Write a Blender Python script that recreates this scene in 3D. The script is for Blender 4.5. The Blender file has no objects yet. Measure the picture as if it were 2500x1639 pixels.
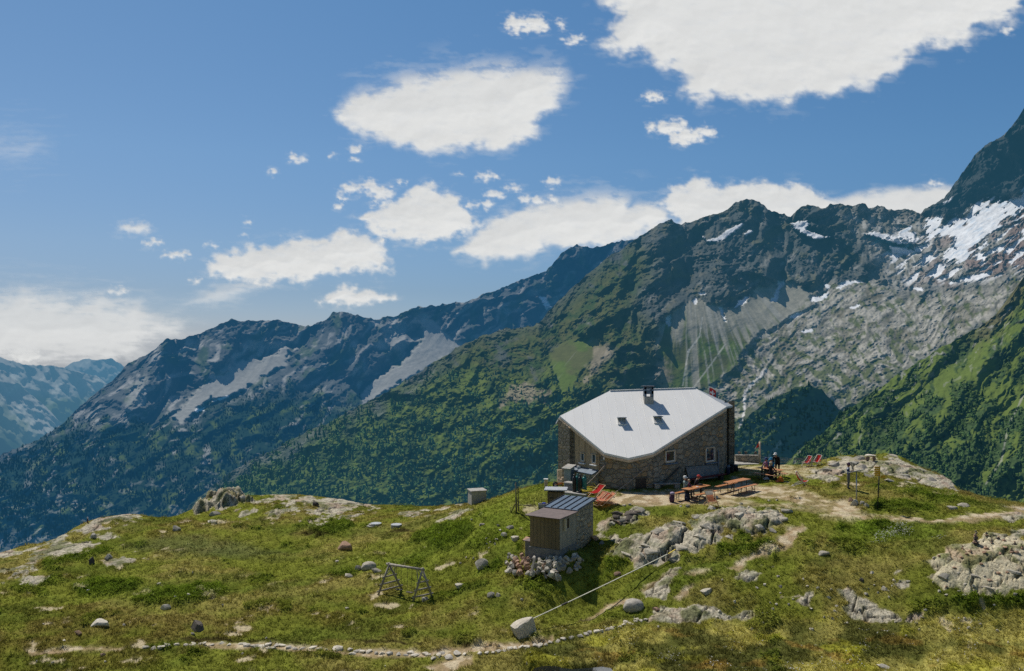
import bpy, bmesh, math, random
import numpy as np
from mathutils import Vector, Matrix

random.seed(7)
S = bpy.context.scene
COL = S.collection
F, CX, CY = 2080.0, 1250.0, 819.5          # focal length and centre of the photograph, in its own pixels

# ------------------------------------------------------------------ tags
def tag(o, label=None, cat=None, group=None, kind=None):
    if label: o['label'] = label
    if cat: o['category'] = cat
    if group: o['group'] = group
    if kind: o['kind'] = kind
    return o

def link_mesh(name, me, mats, parent=None):
    o = bpy.data.objects.new(name, me)
    COL.objects.link(o)
    if parent is not None: o.parent = parent
    if mats is not None:
        for m in (mats if isinstance(mats, (list, tuple)) else [mats]): me.materials.append(m)
    return o

def empty(name, loc, rz=0.0):
    o = bpy.data.objects.new(name, None)
    COL.objects.link(o)
    o.location = loc
    o.rotation_euler = (0, 0, rz)
    o.empty_display_size = 0.2
    return o

def np_mesh(name, co, quads, tris=None, cols=None, smooth=True, fattr=None):
    """mesh out of arrays: vertices, quads, triangles, a colour and float values per vertex"""
    me = bpy.data.meshes.new(name)
    co = np.ascontiguousarray(co, dtype=np.float32)
    nq = 0 if quads is None else len(quads)
    nt = 0 if tris is None else len(tris)
    me.vertices.add(len(co))
    me.vertices.foreach_set('co', co.ravel())
    loops = []
    if nq: loops.append(np.asarray(quads, dtype=np.int32).ravel())
    if nt: loops.append(np.asarray(tris, dtype=np.int32).ravel())
    lv = np.concatenate(loops)
    me.loops.add(len(lv))
    me.loops.foreach_set('vertex_index', lv)
    me.polygons.add(nq + nt)
    tot = np.concatenate([np.full(nq, 4, np.int32), np.full(nt, 3, np.int32)])
    st = np.concatenate([[0], np.cumsum(tot)[:-1]]).astype(np.int32)
    me.polygons.foreach_set('loop_start', st)
    me.polygons.foreach_set('loop_total', tot)
    me.polygons.foreach_set('use_smooth', np.full(nq + nt, bool(smooth)))
    if cols is not None:
        a = me.attributes.new('col', 'FLOAT_COLOR', 'POINT')
        c4 = np.ones((len(co), 4), np.float32)
        c4[:, :3] = cols
        a.data.foreach_set('color', c4.ravel())
    for k, v in (fattr or {}).items():
        a = me.attributes.new(k, 'FLOAT', 'POINT')
        a.data.foreach_set('value', np.asarray(v, np.float32).ravel())
    me.update(calc_edges=True)
    return me

def grid_quads(nr, nc):
    i = np.arange(nr * nc).reshape(nr, nc)
    return np.stack([i[:-1, :-1], i[1:, :-1], i[1:, 1:], i[:-1, 1:]], -1).reshape(-1, 4)

# ------------------------------------------------------------------ noise
_perm = {}
def _tab(seed):
    if seed not in _perm:
        r = np.random.RandomState(seed)
        p = r.permutation(256)
        a = r.rand(256) * 2 * np.pi
        _perm[seed] = (np.concatenate([p, p]), np.cos(a), np.sin(a))
    return _perm[seed]

def perlin(x, y, seed=0):
    p, gx, gy = _tab(seed)
    x = np.asarray(x, float); y = np.asarray(y, float)
    xi = np.floor(x).astype(np.int64); yi = np.floor(y).astype(np.int64)
    xf = x - xi; yf = y - yi
    xi &= 255; yi &= 255
    u = xf * xf * xf * (xf * (xf * 6 - 15) + 10); v = yf * yf * yf * (yf * (yf * 6 - 15) + 10)
    def g(a, b, dx, dy):
        h = p[p[(xi + a) & 255] + ((yi + b) & 255)]
        return gx[h] * dx + gy[h] * dy
    n00 = g(0, 0, xf, yf); n10 = g(1, 0, xf - 1, yf); n01 = g(0, 1, xf, yf - 1); n11 = g(1, 1, xf - 1, yf - 1)
    a = n00 + u * (n10 - n00); b = n01 + u * (n11 - n01)
    return (a + v * (b - a)) * 1.5

def fbm(x, y, oct=5, seed=0, gain=0.5, lac=2.03):
    s = 0; a = 1.0; t = 0
    for i in range(oct):
        s = s + a * perlin(x * lac ** i + 13.7 * i, y * lac ** i - 7.3 * i, seed + i)
        t += a; a *= gain
    return s / t * 1.6

def ridged(x, y, oct=5, seed=0, gain=0.5, lac=2.03):
    """0..1, sharp crests"""
    s = 0; a = 1.0; t = 0; w = 1.0
    for i in range(oct):
        n = 1 - np.abs(perlin(x * lac ** i + 5.1 * i, y * lac ** i + 9.2 * i, seed + i)) * 1.35
        n = np.clip(n, 0, 1) ** 2
        s = s + a * n * w; t += a
        w = np.clip(n * 1.6, 0, 1); a *= gain
    return s / t

def worley(x, y, seed=0, jitter=0.9):
    """nearest and second nearest feature distance, and the cell's own random number"""
    r = np.random.RandomState(seed)
    jx = r.rand(256); jy = r.rand(256); idv = r.rand(256); p = np.concatenate([r.permutation(256)] * 2)
    xi = np.floor(x).astype(np.int64); yi = np.floor(y).astype(np.int64)
    f1 = np.full(np.shape(x), 9.0); f2 = np.full(np.shape(x), 9.0); cid = np.zeros(np.shape(x))
    for a in (-1, 0, 1):
        for b in (-1, 0, 1):
            h = p[p[(xi + a) & 255] + ((yi + b) & 255)]
            d = np.hypot(xi + a + 0.5 + (jx[h] - .5) * jitter - x, yi + b + 0.5 + (jy[h] - .5) * jitter - y)
            c = d < f1
            f2 = np.where(c, f1, np.minimum(f2, d))
            cid = np.where(c, idv[h], cid)
            f1 = np.where(c, d, f1)
    return f1, f2, cid

def sst(a, b, x):
    t = np.clip((x - a) / (b - a), 0, 1)
    return t * t * (3 - 2 * t)

def mix(a, b, t):
    t = np.asarray(t)[..., None] if np.ndim(a) != np.ndim(t) or np.ndim(b) != np.ndim(t) else t
    return np.asarray(a) * (1 - t) + np.asarray(b) * t

def sdf(poly, x, y, reach=60):
    """signed distance to a polygon (positive inside), worked out only near it"""
    P = np.asarray(poly, float)
    out = np.full(np.shape(x), -1e3)
    m = (x > P[:, 0].min() - reach) & (x < P[:, 0].max() + reach) & (y > P[:, 1].min() - reach) & (y < P[:, 1].max() + reach)
    if not m.any(): return out
    X = x[m]; Y = y[m]
    d = np.full(X.shape, 1e9); ins = np.zeros(X.shape, bool)
    Q = np.roll(P, -1, 0)
    for (ax, ay), (bx, by) in zip(P, Q):
        ex, ey = bx - ax, by - ay
        L = ex * ex + ey * ey + 1e-9
        t = np.clip(((X - ax) * ex + (Y - ay) * ey) / L, 0, 1)
        d = np.minimum(d, np.hypot(X - ax - t * ex, Y - ay - t * ey))
        c = ((ay > Y) != (by > Y))
        xx = ax + (Y - ay) * ex / (ey if abs(ey) > 1e-9 else 1e-9)
        ins ^= c & (X < xx)
    out[m] = np.where(ins, d, -d)
    return out

def linedist(pts, x, y):
    """distance to a polyline and how far along it (0..1)"""
    P = np.asarray(pts, float)
    d = np.full(np.shape(x), 1e9); s = np.zeros(np.shape(x))
    n = len(P) - 1
    for i in range(n):
        ax, ay = P[i]; ex, ey = P[i + 1] - P[i]
        t = np.clip(((x - ax) * ex + (y - ay) * ey) / (ex * ex + ey * ey + 1e-9), 0, 1)
        dd = np.hypot(x - ax - t * ex, y - ay - t * ey)
        c = dd < d
        d = np.where(c, dd, d); s = np.where(c, (i + t) / n, s)
    return d, s

def rbf_fit(pts, val, lam=0.0):
    P = np.asarray(pts, float); n = len(P)
    r = np.hypot(P[:, None, 0] - P[None, :, 0], P[:, None, 1] - P[None, :, 1])
    K = np.where(r > 0, r * r * np.log(r + 1e-12), 0) + lam * np.eye(n)
    A = np.zeros((n + 3, n + 3))
    A[:n, :n] = K; A[:n, n] = 1; A[:n, n + 1:] = P
    A[n, :n] = 1; A[n + 1:, :n] = P.T
    w = np.linalg.solve(A, np.concatenate([val, np.zeros(3)]))
    def f(x, y):
        x = np.asarray(x, float); sh = x.shape
        x = x.ravel(); y = np.asarray(y, float).ravel()
        o = w[n] + w[n + 1] * x + w[n + 2] * y
        for i in range(n):
            r2 = (x - P[i, 0]) ** 2 + (y - P[i, 1]) ** 2
            o = o + w[i] * 0.5 * r2 * np.log(r2 + 1e-12)
        return o.reshape(sh)
    return f

def Wd(px, py, Y):
    """the point at depth Y seen at a pixel of the photograph"""
    return np.stack([(np.asarray(px) - CX) / F * Y, np.asarray(Y) + 0 * np.asarray(px), -(np.asarray(py) - CY) / F * Y], -1)
def W(px, py, Y): return Vector(((px - CX) / F * Y, Y, -(py - CY) / F * Y))

# ------------------------------------------------------------------ materials
class NT:
    """short-hand for building a node material"""
    def __init__(s, name):
        s.m = bpy.data.materials.new(name); s.m.use_nodes = True
        s.t = s.m.node_tree; s.t.nodes.clear()
        s.out = s.n('ShaderNodeOutputMaterial')
    def n(s, typ, **kw):
        nd = s.t.nodes.new(typ)
        for k, v in kw.items():
            if k.startswith('i_'):
                nd.inputs[k[2:].replace('_', ' ')].default_value = v
            else: setattr(nd, k, v)
        return nd
    def l(s, a, b): s.t.links.new(a, b)
    def val(s, v, sock):
        if hasattr(v, 'links') or isinstance(v, bpy.types.NodeSocket): s.l(v, sock)
        else: sock.default_value = v if not isinstance(v, tuple) or len(v) == 4 or sock.type == 'VECTOR' else (*v, 1)
    def math(s, op, a, b=0.0, clamp=False):
        nd = s.n('ShaderNodeMath', operation=op, use_clamp=clamp)
        s.val(a, nd.inputs[0]); s.val(b, nd.inputs[1]); return nd.outputs[0]
    def mixc(s, f, a, b, typ='MIX'):
        nd = s.n('ShaderNodeMix', data_type='RGBA', blend_type=typ)
        s.val(f, nd.inputs[0]); s.val(a, nd.inputs[6]); s.val(b, nd.inputs[7]); return nd.outputs[2]
    def coord(s, kind='Object', scale=(1, 1, 1), rot=(0, 0, 0)):
        tc = s.n('ShaderNodeTexCoord'); mp = s.n('ShaderNodeMapping')
        mp.inputs['Scale'].default_value = scale; mp.inputs['Rotation'].default_value = rot
        s.l(tc.outputs[kind], mp.inputs['Vector']); return mp.outputs[0]
    def noise(s, vec, scale, detail=4, rough=0.55, dist=0.0):
        nd = s.n('ShaderNodeTexNoise'); nd.inputs['Scale'].default_value = scale
        nd.inputs['Detail'].default_value = detail; nd.inputs['Roughness'].default_value = rough
        nd.inputs['Distortion'].default_value = dist
        s.l(vec, nd.inputs['Vector']); return nd.outputs['Fac']
    def ramp(s, f, stops):
        nd = s.n('ShaderNodeValToRGB'); cr = nd.color_ramp
        while len(cr.elements) < len(stops): cr.elements.new(0.5)
        for e, (p, c) in zip(cr.elements, stops): e.position = p; e.color = (*c, 1) if len(c) == 3 else c
        s.l(f, nd.inputs[0]); return nd.outputs[0]
    def bsdf(s, color, rough=0.8, metal=0.0, spec=0.3, bump=None, bstr=0.4, bdist=0.02):
        b = s.n('ShaderNodeBsdfPrincipled')
        s.val(color, b.inputs['Base Color']); s.val(rough, b.inputs['Roughness'])
        b.inputs['Metallic'].default_value = metal; b.inputs['Specular IOR Level'].default_value = spec
        if bump is not None:
            bp = s.n('ShaderNodeBump'); bp.inputs['Strength'].default_value = bstr; bp.inputs['Distance'].default_value = bdist
            s.l(bump, bp.inputs['Height']); s.l(bp.outputs[0], b.inputs['Normal'])
        return b
    def done(s, sh):
        s.l(sh.outputs[0] if hasattr(sh, 'outputs') else sh, s.out.inputs['Surface']); return s.m

def mat_simple(name, c, rough=0.7, metal=0.0, var=0.25, scale=6.0, bump=0.0, spec=0.3, stretch=(1, 1, 1)):
    """plain painted, wooden or cloth surface: the colour wanders a little so that nothing is flat"""
    t = NT(name); v = t.coord('Object', stretch)
    n = t.noise(v, scale, 5, 0.6)
    lo = tuple(x * (1 - var) for x in c); hi = tuple(min(1, x * (1 + var)) for x in c)
    col = t.ramp(n, [(0.3, lo), (0.7, hi)])
    r = t.math('MULTIPLY_ADD', n, 0.2); t.t.nodes[-1].inputs[2].default_value = rough - 0.1
    return t.done(t.bsdf(col, r, metal, spec, n if bump else None, bump or 0.1))
# ------------------------------------------------------------------ camera, light, sky
cam = bpy.data.objects.new('camera', bpy.data.cameras.new('camera'))
COL.objects.link(cam); S.camera = cam
cam.data.sensor_fit = 'HORIZONTAL'; cam.data.sensor_width = 36.0
cam.data.lens = 36.0 * F / 2500.0
cam.data.clip_start = 0.1; cam.data.clip_end = 80000
cam.location = (0, 0, 0); cam.rotation_euler = (math.radians(90), 0, 0)
S.view_settings.view_transform = 'Standard'; S.view_settings.look = 'None'
S.view_settings.exposure = 0; S.view_settings.gamma = 1
S.cycles.max_bounces = 6; S.cycles.diffuse_bounces = 3; S.cycles.transparent_max_bounces = 12
S.cycles.use_denoising = False

SUN = Vector((-0.36, 0.46, 0.81)).normalized()      # towards the sun: behind the hut and to the left, high
elev = math.asin(SUN.z); azim = math.atan2(SUN.x, SUN.y)
sun = bpy.data.objects.new('sun', bpy.data.lights.new('sun', 'SUN'))
COL.objects.link(sun)
sun.data.energy = 4.2; sun.data.angle = math.radians(0.5); sun.data.color = (1.0, 0.945, 0.86)
sun.rotation_euler = SUN.to_track_quat('Z', 'Y').to_euler()
sun.location = (-30, 40, 80)

wd = bpy.data.worlds.new('World'); S.world = wd; wd.use_nodes = True
wt = wd.node_tree; wt.nodes.clear()
wo = wt.nodes.new('ShaderNodeOutputWorld'); bg = wt.nodes.new('ShaderNodeBackground')
sk = wt.nodes.new('ShaderNodeTexSky'); sk.sky_type = 'NISHITA'; sk.sun_disc = False
sk.sun_elevation = elev; sk.sun_rotation = azim
sk.altitude = 2300; sk.air_density = 1.0; sk.dust_density = 0.6; sk.ozone_density = 1.6
bg.inputs['Strength'].default_value = 0.085
# sky tint by height and side; upper dome dimmed to deepen the shadows
tc = wt.nodes.new('ShaderNodeTexCoord'); sp_ = wt.nodes.new('ShaderNodeSeparateXYZ'); wt.links.new(tc.outputs['Generated'], sp_.inputs[0])
rz_ = wt.nodes.new('ShaderNodeValToRGB'); wt.links.new(sp_.outputs['Z'], rz_.inputs[0])
cr = rz_.color_ramp
for p_, c_ in ((0.0, (.46, .53, .76)), (.05, (.485, .555, .70)), (.10, (.60, .685, .78)), (.20, (.71, .865, .93)), (.38, (.76, 1.01, 1.08)), (.60, (.66, .70, .72))):
    e_ = cr.elements.new(p_) if p_ not in (0.0,) else cr.elements[0]
    e_.position = p_; e_.color = (*c_, 1)
rx_ = wt.nodes.new('ShaderNodeValToRGB'); mr_ = wt.nodes.new('ShaderNodeMapRange'); wt.links.new(sp_.outputs['X'], mr_.inputs[0])
mr_.inputs[1].default_value = -.6; mr_.inputs[2].default_value = .6; wt.links.new(mr_.outputs[0], rx_.inputs[0])
rx_.color_ramp.elements[0].color = (1.12, 1.04, 1.0, 1); rx_.color_ramp.elements[1].color = (.78, 1.0, 1.09, 1)
m1_ = wt.nodes.new('ShaderNodeMix'); m1_.data_type = 'RGBA'; m1_.blend_type = 'MULTIPLY'; m1_.inputs[0].default_value = 1
m2_ = wt.nodes.new('ShaderNodeMix'); m2_.data_type = 'RGBA'; m2_.blend_type = 'MULTIPLY'; m2_.inputs[0].default_value = 1
wt.links.new(sk.outputs[0], m1_.inputs[6]); wt.links.new(rz_.outputs[0], m1_.inputs[7]); wt.links.new(m1_.outputs[2], m2_.inputs[6]); wt.links.new(rx_.outputs[0], m2_.inputs[7])
wt.links.new(m2_.outputs[2], bg.inputs[0]); wt.links.new(bg.outputs[0], wo.inputs[0])

# ------------------------------------------------------------------ clouds: sheets with relief, far beyond the mountains
K = 2500 / 2379.0
zC = lambda pts: [(700 + a * 0.7563, b * 0.7563) for a, b in pts]
dC = lambda pts: [(a * K, b * K) for a, b in pts]
def ell(cx, cy, rx, ry, n=14): return [(cx + rx * math.cos(i * 2 * math.pi / n), cy + ry * math.sin(i * 2 * math.pi / n)) for i in range(n)]

def cloud_material():
    t = NT('cloud_vapour')
    at = t.n('ShaderNodeAttribute', attribute_name='dens'); a = at.outputs['Fac']
    df = t.n('ShaderNodeBsdfDiffuse'); df.inputs['Color'].default_value = (0.9, 0.9, 0.9, 1)
    tl = t.n('ShaderNodeBsdfTranslucent'); tl.inputs['Color'].default_value = (0.93, 0.93, 0.91, 1)
    em = t.n('ShaderNodeEmission'); em.inputs['Color'].default_value = (0.80, 0.80, 0.785, 1); tn = t.n('ShaderNodeAttribute', attribute_name='tone'); t.l(tn.outputs['Fac'], em.inputs['Strength'])  # glow stands in for scattered sunlight, scaled by the painted tone
    m1 = t.n('ShaderNodeMixShader'); m1.inputs[0].default_value = 0.55; t.l(df.outputs[0], m1.inputs[1]); t.l(tl.outputs[0], m1.inputs[2])
    m2 = t.n('ShaderNodeMixShader'); m2.inputs[0].default_value = 0.78; t.l(m1.outputs[0], m2.inputs[1]); t.l(em.outputs[0], m2.inputs[2])
    tr = t.n('ShaderNodeBsdfTransparent')
    m3 = t.n('ShaderNodeMixShader'); t.l(a, m3.inputs[0]); t.l(tr.outputs[0], m3.inputs[1]); t.l(m2.outputs[0], m3.inputs[2])
    return t.done(m3)
M_cloud = cloud_material()

def make_cloud(name, polys, rough, soft, dist, step=3.0, seed=1, thin=1.0, scale=1.0, label=None, stuff=False, sy=1.0, top_smooth=0):
    """polys: outlines as seen in the photograph; ragged by noise, faded over `soft` pixels at the rim"""
    A = np.concatenate([np.asarray(p) for p in polys])
    pad = soft * 3.4 + rough * 1.6 + 6
    xs = np.arange(A[:, 0].min() - pad, A[:, 0].max() + pad, step)
    ys = np.arange(A[:, 1].min() - pad, A[:, 1].max() + pad, step)
    x, y = np.meshgrid(xs, ys)
    q = scale
    w1 = fbm(x / (90 * q), y / (70 * q), 5, seed); w2 = fbm(x / (90 * q) + 40, y / (70 * q) + 11, 5, seed + 9)
    d = np.full(x.shape, -1e3)
    for p in polys: d = np.maximum(d, sdf(p, x + w1 * rough * 0.9, y + w2 * rough * 0.9, 400))
    fine = fbm(x / (34 * q), y / (26 * q * sy), 5, seed + 20, 0.46)
    edge = fine * rough * 0.80
    up = sst(A[:, 1].min(), A[:, 1].min() + top_smooth, y) if top_smooth else 1.0
    d2 = d + edge * up
    sf = soft * (1.45 + 1.6 * (1 - up))
    wisp = fbm(x / (60 * q), y / (22 * q * sy), 6, seed + 33, 0.62)
    d2 = d2 + sf * .35
    dn = np.clip((d2 + sf * .6) / (sf * 2.0), 0, 1)
    dn = dn ** 1.15 * (1 - .55 * np.clip(1 - d2 / (sf * 2.2), 0, 1) * sst(.1, -.5, wisp))
    dn = sst(0, 1, dn) * thin * np.clip(1 + .30 * (1 - np.clip(d / 50, 0, .8)) * wisp, .3, 1)
    veil = .20 * sst(-sf * 2.6, sf * .3, d) * sst(.02, .6, fbm(x / (85 * q), y / (24 * q * sy), 5, seed + 44, .55)) * thin
    dn = np.where(d2 < -sf * .6, 0, dn); dn = np.maximum(dn, veil)
    # shading painted into the glow: pale tops, slightly greyer folds and undersides
    yr = (y - A[:, 1].min()) / max(1, np.ptp(A[:, 1]))
    b1 = fbm(x / (95 * q), y / (60 * q * sy), 5, seed + 60, .55); b2 = fbm(x / (95 * q) + .10, y / (60 * q * sy) + .16, 5, seed + 60, .55)
    tone = 1.01 - .07 * sst(.45, 1.0, yr) * np.clip(d / 40, 0, 1) - .02 * sst(-.1, .5, b1) + .07 * np.clip(b2 - b1, -.2, .15)
    tone = np.clip(tone, .90, 1.03)
    # bulge towards the camera so that the sun can model it
    hh = np.clip(d, 0, 90) ** 0.7 * 1.1 + fbm(x / (80 * q), y / (50 * q), 4, seed + 50, 0.5) * 1.5 * np.clip(d / 25, 0.0, 1)
    D = dist * (1 - hh / F)
    P = Wd(x, y, D)
    keep = dn > 0.012
    quads = grid_quads(*x.shape)
    kq = keep.ravel()[quads].any(1)
    quads = quads[kq]
    used = np.unique(quads); remap = np.full(x.size, -1); remap[used] = np.arange(len(used))
    me = np_mesh(name, P.reshape(-1, 3)[used], remap[quads], fattr={'dens': np.clip(dn, 0, 1).ravel()[used], 'tone': tone.ravel()[used]})
    o = link_mesh(name, me, M_cloud)
    if stuff: tag(o, kind='stuff')
    else: tag(o, label, 'cloud')
    return o

make_cloud('cloud', [zC([(150,362),(250,292),(400,240),(600,212),(720,205),(880,212),(905,250),(900,300),(878,342),(830,372),(800,428),(804,450),(700,483),(600,478),(530,496),(420,488),(320,462),(200,418),(178,398)])],
           15, 12, 21000, seed=3, label='smooth lens-shaped cloud with ragged lower rim, alone in mid-sky', top_smooth=130)
make_cloud('cloud', [zC([(960,-160),(1010,0),(1085,44),(1030,92),(1010,140),(1080,180),(1150,165),(1200,212),(1270,242),(1270,290),(1320,325),(1480,325),(1600,340),(1640,338),(1660,315),(1760,300),(1860,288),(1940,245),(2000,205),(2060,155),(2160,148),(2240,100),(2340,60),(2400,0),(2500,-160)])],
           20, 14, 20500, step=3.4, seed=5, label='largest cloud, broad white sheet cut off by the upper edge')
make_cloud('cloud', [zC(ell(775,78,72,28)), zC(ell(740,68,40,18))], 13, 7, 21000, 2.2, 7, scale=.5, label='small puffy cloud high above the lens-shaped cloud')
make_cloud('cloud', [zC(ell(925,128,34,14)), zC(ell(884,80,14,13))], 9, 6, 21000, 2.2, 8, thin=.9, scale=.4, label='tiny cloud pair between the puffy cloud and the largest cloud')
make_cloud('cloud', [zC(ell(1185,313,40,14))], 9, 6, 21000, 2.2, 9, scale=.4, label='tiny flat cloud just under the largest cloud')
make_cloud('cloud', [zC(ell(1240,412,52,28)), zC(ell(1290,438,62,26)), zC(ell(1345,428,44,16)), zC(ell(1180,408,16,14))], 13, 7, 21000, 2.2, 11, scale=.55, label='puffy cumulus floating alone over the snowy peaks')
make_cloud('cloud', [zC([(218,702),(290,682),(350,632),(420,607),(480,600),(550,632),(590,680),(635,722),(600,752),(500,780),(430,795),(380,785),(290,750)])], 17, 9, 22000, 2.6, 13, scale=.8, label='rounded cumulus with bulging top beside the long lens cloud')
make_cloud('cloud', [zC([(168,622),(200,588),(280,582),(340,605),(335,650),(300,668),(270,640),(230,612),(190,640)])], 15, 8, 22000, 2.4, 15, thin=.92, scale=.5, label='arched cloud wisp hanging over the rounded cumulus')
make_cloud('cloud', [zC([(540,820),(620,742),(700,692),(820,650),(940,628),(1080,626),(1112,636),(1105,668),(1180,656),(1255,692),(1210,742),(1120,775),(1000,800),(820,806),(780,835),(640,848)])], 13, 10, 22500, 2.8, 17, label='long lens cloud rising behind the mountain ridge', top_smooth=40)
make_cloud('cloud', [zC([(1208,652),(1260,600),(1310,570),(1370,585),(1440,592),(1490,594),(1540,575),(1590,600),(1650,590),(1700,610),(1770,642),(1760,760),(1300,770)])], 14, 8, 23000, 2.8, 19, scale=.8, label='heaped cumulus bank directly behind the highest rounded peak')
make_cloud('cloud', [zC([(1730,660),(1800,636),(1900,612),(2000,603),(2160,598),(2200,780),(1740,780)])], 4, 9, 23500, 3.0, 21, label='flat smooth cloud between the peaks and the dark crag')
make_cloud('cloud', [dC([(470,610),(540,582),(640,562),(690,548),(740,560),(800,540),(850,536),(890,556),(895,592),(920,630),(850,636),(800,630),(730,646),(680,656),(550,656),(490,640)])], 16, 9, 22000, 2.6, 23, scale=.8, label='long cumulus with rounded top and flat base, lowest of the big ones')
make_cloud('cloud', [dC([(440,700),(500,665),(560,654),(620,658),(570,690),(520,706),(470,708)])], 10, 14, 22000, 3, 25, thin=.6, scale=1.2, sy=.5, label='faint veil of cloud below the long cumulus')
make_cloud('cloud', [dC([(735,696),(800,666),(840,674),(915,683),(920,696),(830,711),(740,706)])], 10, 7, 22000, 2.4, 27, scale=.6, label='low flat-based cloud just above the blue ridge')
make_cloud('cloud', [dC([(-60,690),(60,676),(150,690),(220,684),(320,700),(350,735),(425,760),(410,778),(350,800),(330,830),(240,840),(60,850),(-60,850)])], 18, 26, 24000, 3.2, 29, thin=.86, scale=1.3, sy=.5, label='hazy layered cloud bank low over the farthest peaks')
make_cloud('cloud', [dC(ell(310, 531, 38, 12))], 9, 9, 22000, 2.6, 31, thin=.85, scale=.6, label='pale oval cloud alone in the open blue sky')
_w = [zC(ell(*e)) for e in ((35,512,26,12),(145,502,14,5),(220,485,18,13),(226,514,14,6),(645,571,40,10),(730,606,32,9),(670,630,34,12),(648,660,18,14),(770,642,18,14),(805,650,22,12),(855,590,24,14),(862,642,20,12),(168,668,14,11),(552,562,12,5),(372,590,18,7),(2095,592,22,6),(2330,95,20,9),(600,662,18,6))]
_w += [dC(ell(*e)) for e in ((352,566,24,7),(405,592,32,7),(488,572,14,4),(785,482,10,8),(633,400,7,6),(572,517,10,3),(275,676,24,6),(60,828,40,10),(455,650,14,4),(570,549,8,3))]
make_cloud('scattered_clouds', _w, 9, 5, 22000, 2.4, 37, thin=.9, scale=.45, stuff=True)
make_cloud('cirrus_clouds', [dC(ell(35,340,70,26)), dC([(40,668),(120,676),(190,680),(205,690),(150,698),(90,684)])], 20, 34, 24000, 3, 41, thin=.30, scale=1.2, sy=.35, stuff=True)
# ------------------------------------------------------------------ mountains
zA = lambda pts: [(a / 1.8308, 560 + b / 1.8308) for a, b in pts]
zB = lambda pts: [(1200 + a / 1.5754, 250 + b / 1.5754) for a, b in pts]

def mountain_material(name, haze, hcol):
    """vertex colour broken up by noise, bump, and blue haze painted in as emission"""
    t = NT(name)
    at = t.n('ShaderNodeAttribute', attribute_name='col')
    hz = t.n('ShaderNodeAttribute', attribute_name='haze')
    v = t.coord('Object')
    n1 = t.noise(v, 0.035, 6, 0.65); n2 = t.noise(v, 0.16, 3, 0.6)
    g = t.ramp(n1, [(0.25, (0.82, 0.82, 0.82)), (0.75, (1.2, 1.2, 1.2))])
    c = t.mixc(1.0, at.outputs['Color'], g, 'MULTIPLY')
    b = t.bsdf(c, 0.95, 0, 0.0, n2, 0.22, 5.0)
    e = t.n('ShaderNodeEmission'); e.inputs['Color'].default_value = (*hcol, 1)  # distance haze is a painted glow, mixed in by attribute
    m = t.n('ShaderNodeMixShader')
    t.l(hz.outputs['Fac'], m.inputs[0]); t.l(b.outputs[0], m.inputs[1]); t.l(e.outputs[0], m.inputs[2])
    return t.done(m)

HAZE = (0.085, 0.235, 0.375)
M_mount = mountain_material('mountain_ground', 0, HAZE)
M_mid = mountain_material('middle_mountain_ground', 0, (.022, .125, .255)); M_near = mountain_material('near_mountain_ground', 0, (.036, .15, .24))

class Relief:
    """a mountain side: its skyline as seen in the photograph, a depth at every point and a relief on top"""
    def __init__(s, sky, yb, x0, x1, step, jag=3.0, seed=1, rows=None):
        P = np.asarray(sky, float)
        s.nx = int((x1 - x0) / step) + 1
        xs = np.linspace(x0, x1, s.nx)
        ys = np.interp(xs, P[:, 0], P[:, 1])
        j = (ridged(xs / 34, xs * 0 + 3.3, 4, seed) - .45) * jag * 2.2 + fbm(xs / 9, xs * 0 + .7, 3, seed + 5) * jag * .5
        ys = ys - j
        s.nv = rows or int((yb - ys.min()) / step)
        v = np.linspace(0, 1, s.nv) ** 1.06
        s.x = np.repeat(xs[None, :], s.nv, 0)
        s.y = ys[None, :] + v[:, None] * (np.maximum(yb, ys + 4) - ys)[None, :]
        s.ysky = np.repeat(ys[None, :], s.nv, 0)
    def finish(s, name, D, R, col, haze, mat, kind='structure', back=0.25):
        s.D = D * (1 + R / F)
        # keep the crest from folding: rows behind it fall away
        P = Wd(s.x, s.y, s.D)
        s.P = P
        bk = []
        for k in (3, 2, 1):
            b = P[0].copy(); b[:, 1] *= 1 + back * 0.12 * k; b[:, 2] -= D[0] * back * 0.085 * k + 2; bk.append(b)
        PP = np.concatenate([np.stack(bk), P]); n = PP.shape[0]
        c = np.concatenate([np.repeat(col[:1], 3, 0), col]); h = np.concatenate([np.repeat(haze[:1], 3, 0), haze])
        me = np_mesh(name, PP.reshape(-1, 3), grid_quads(n, s.nx), cols=c.reshape(-1, 3), fattr={'haze': h.ravel()})
        o = link_mesh(name, me, mat); tag(o, kind=kind)
        return o

def rot(x, y, deg):
    a = math.radians(deg); return x * math.cos(a) + y * math.sin(a), -x * math.sin(a) + y * math.cos(a)

def crease(R, pts, amp, w, x, y, fade=True):
    d, t = linedist(pts, x, y)
    k = np.clip(1 - d / w, 0, 1) ** 1.3
    if fade: k = k * sst(0, .12, t) * sst(0, .15, 1 - t) if fade == 2 else k * sst(0, .15, 1.02 - t)
    return R - amp * k

def soil(x, y, seed): return fbm(x / 60, y / 60, 5, seed)
ROCKD = np.array([.082, .09, .088]); ROCKB = np.array([.135, .130, .108]); ROCKG = np.array([.40, .39, .36])
SCREE = np.array([.42, .41, .365]); GRASS = np.array([.088, .122, .026]); GRASSD = np.array([.044, .070, .024])
OLIVE = np.array([.088, .092, .034]); WOOD = np.array([.014, .026, .013]); SNOW = np.array([.80, .82, .84]); REDR = np.array([.235, .165, .14])
BROWN = np.array([.135, .115, .062])

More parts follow.
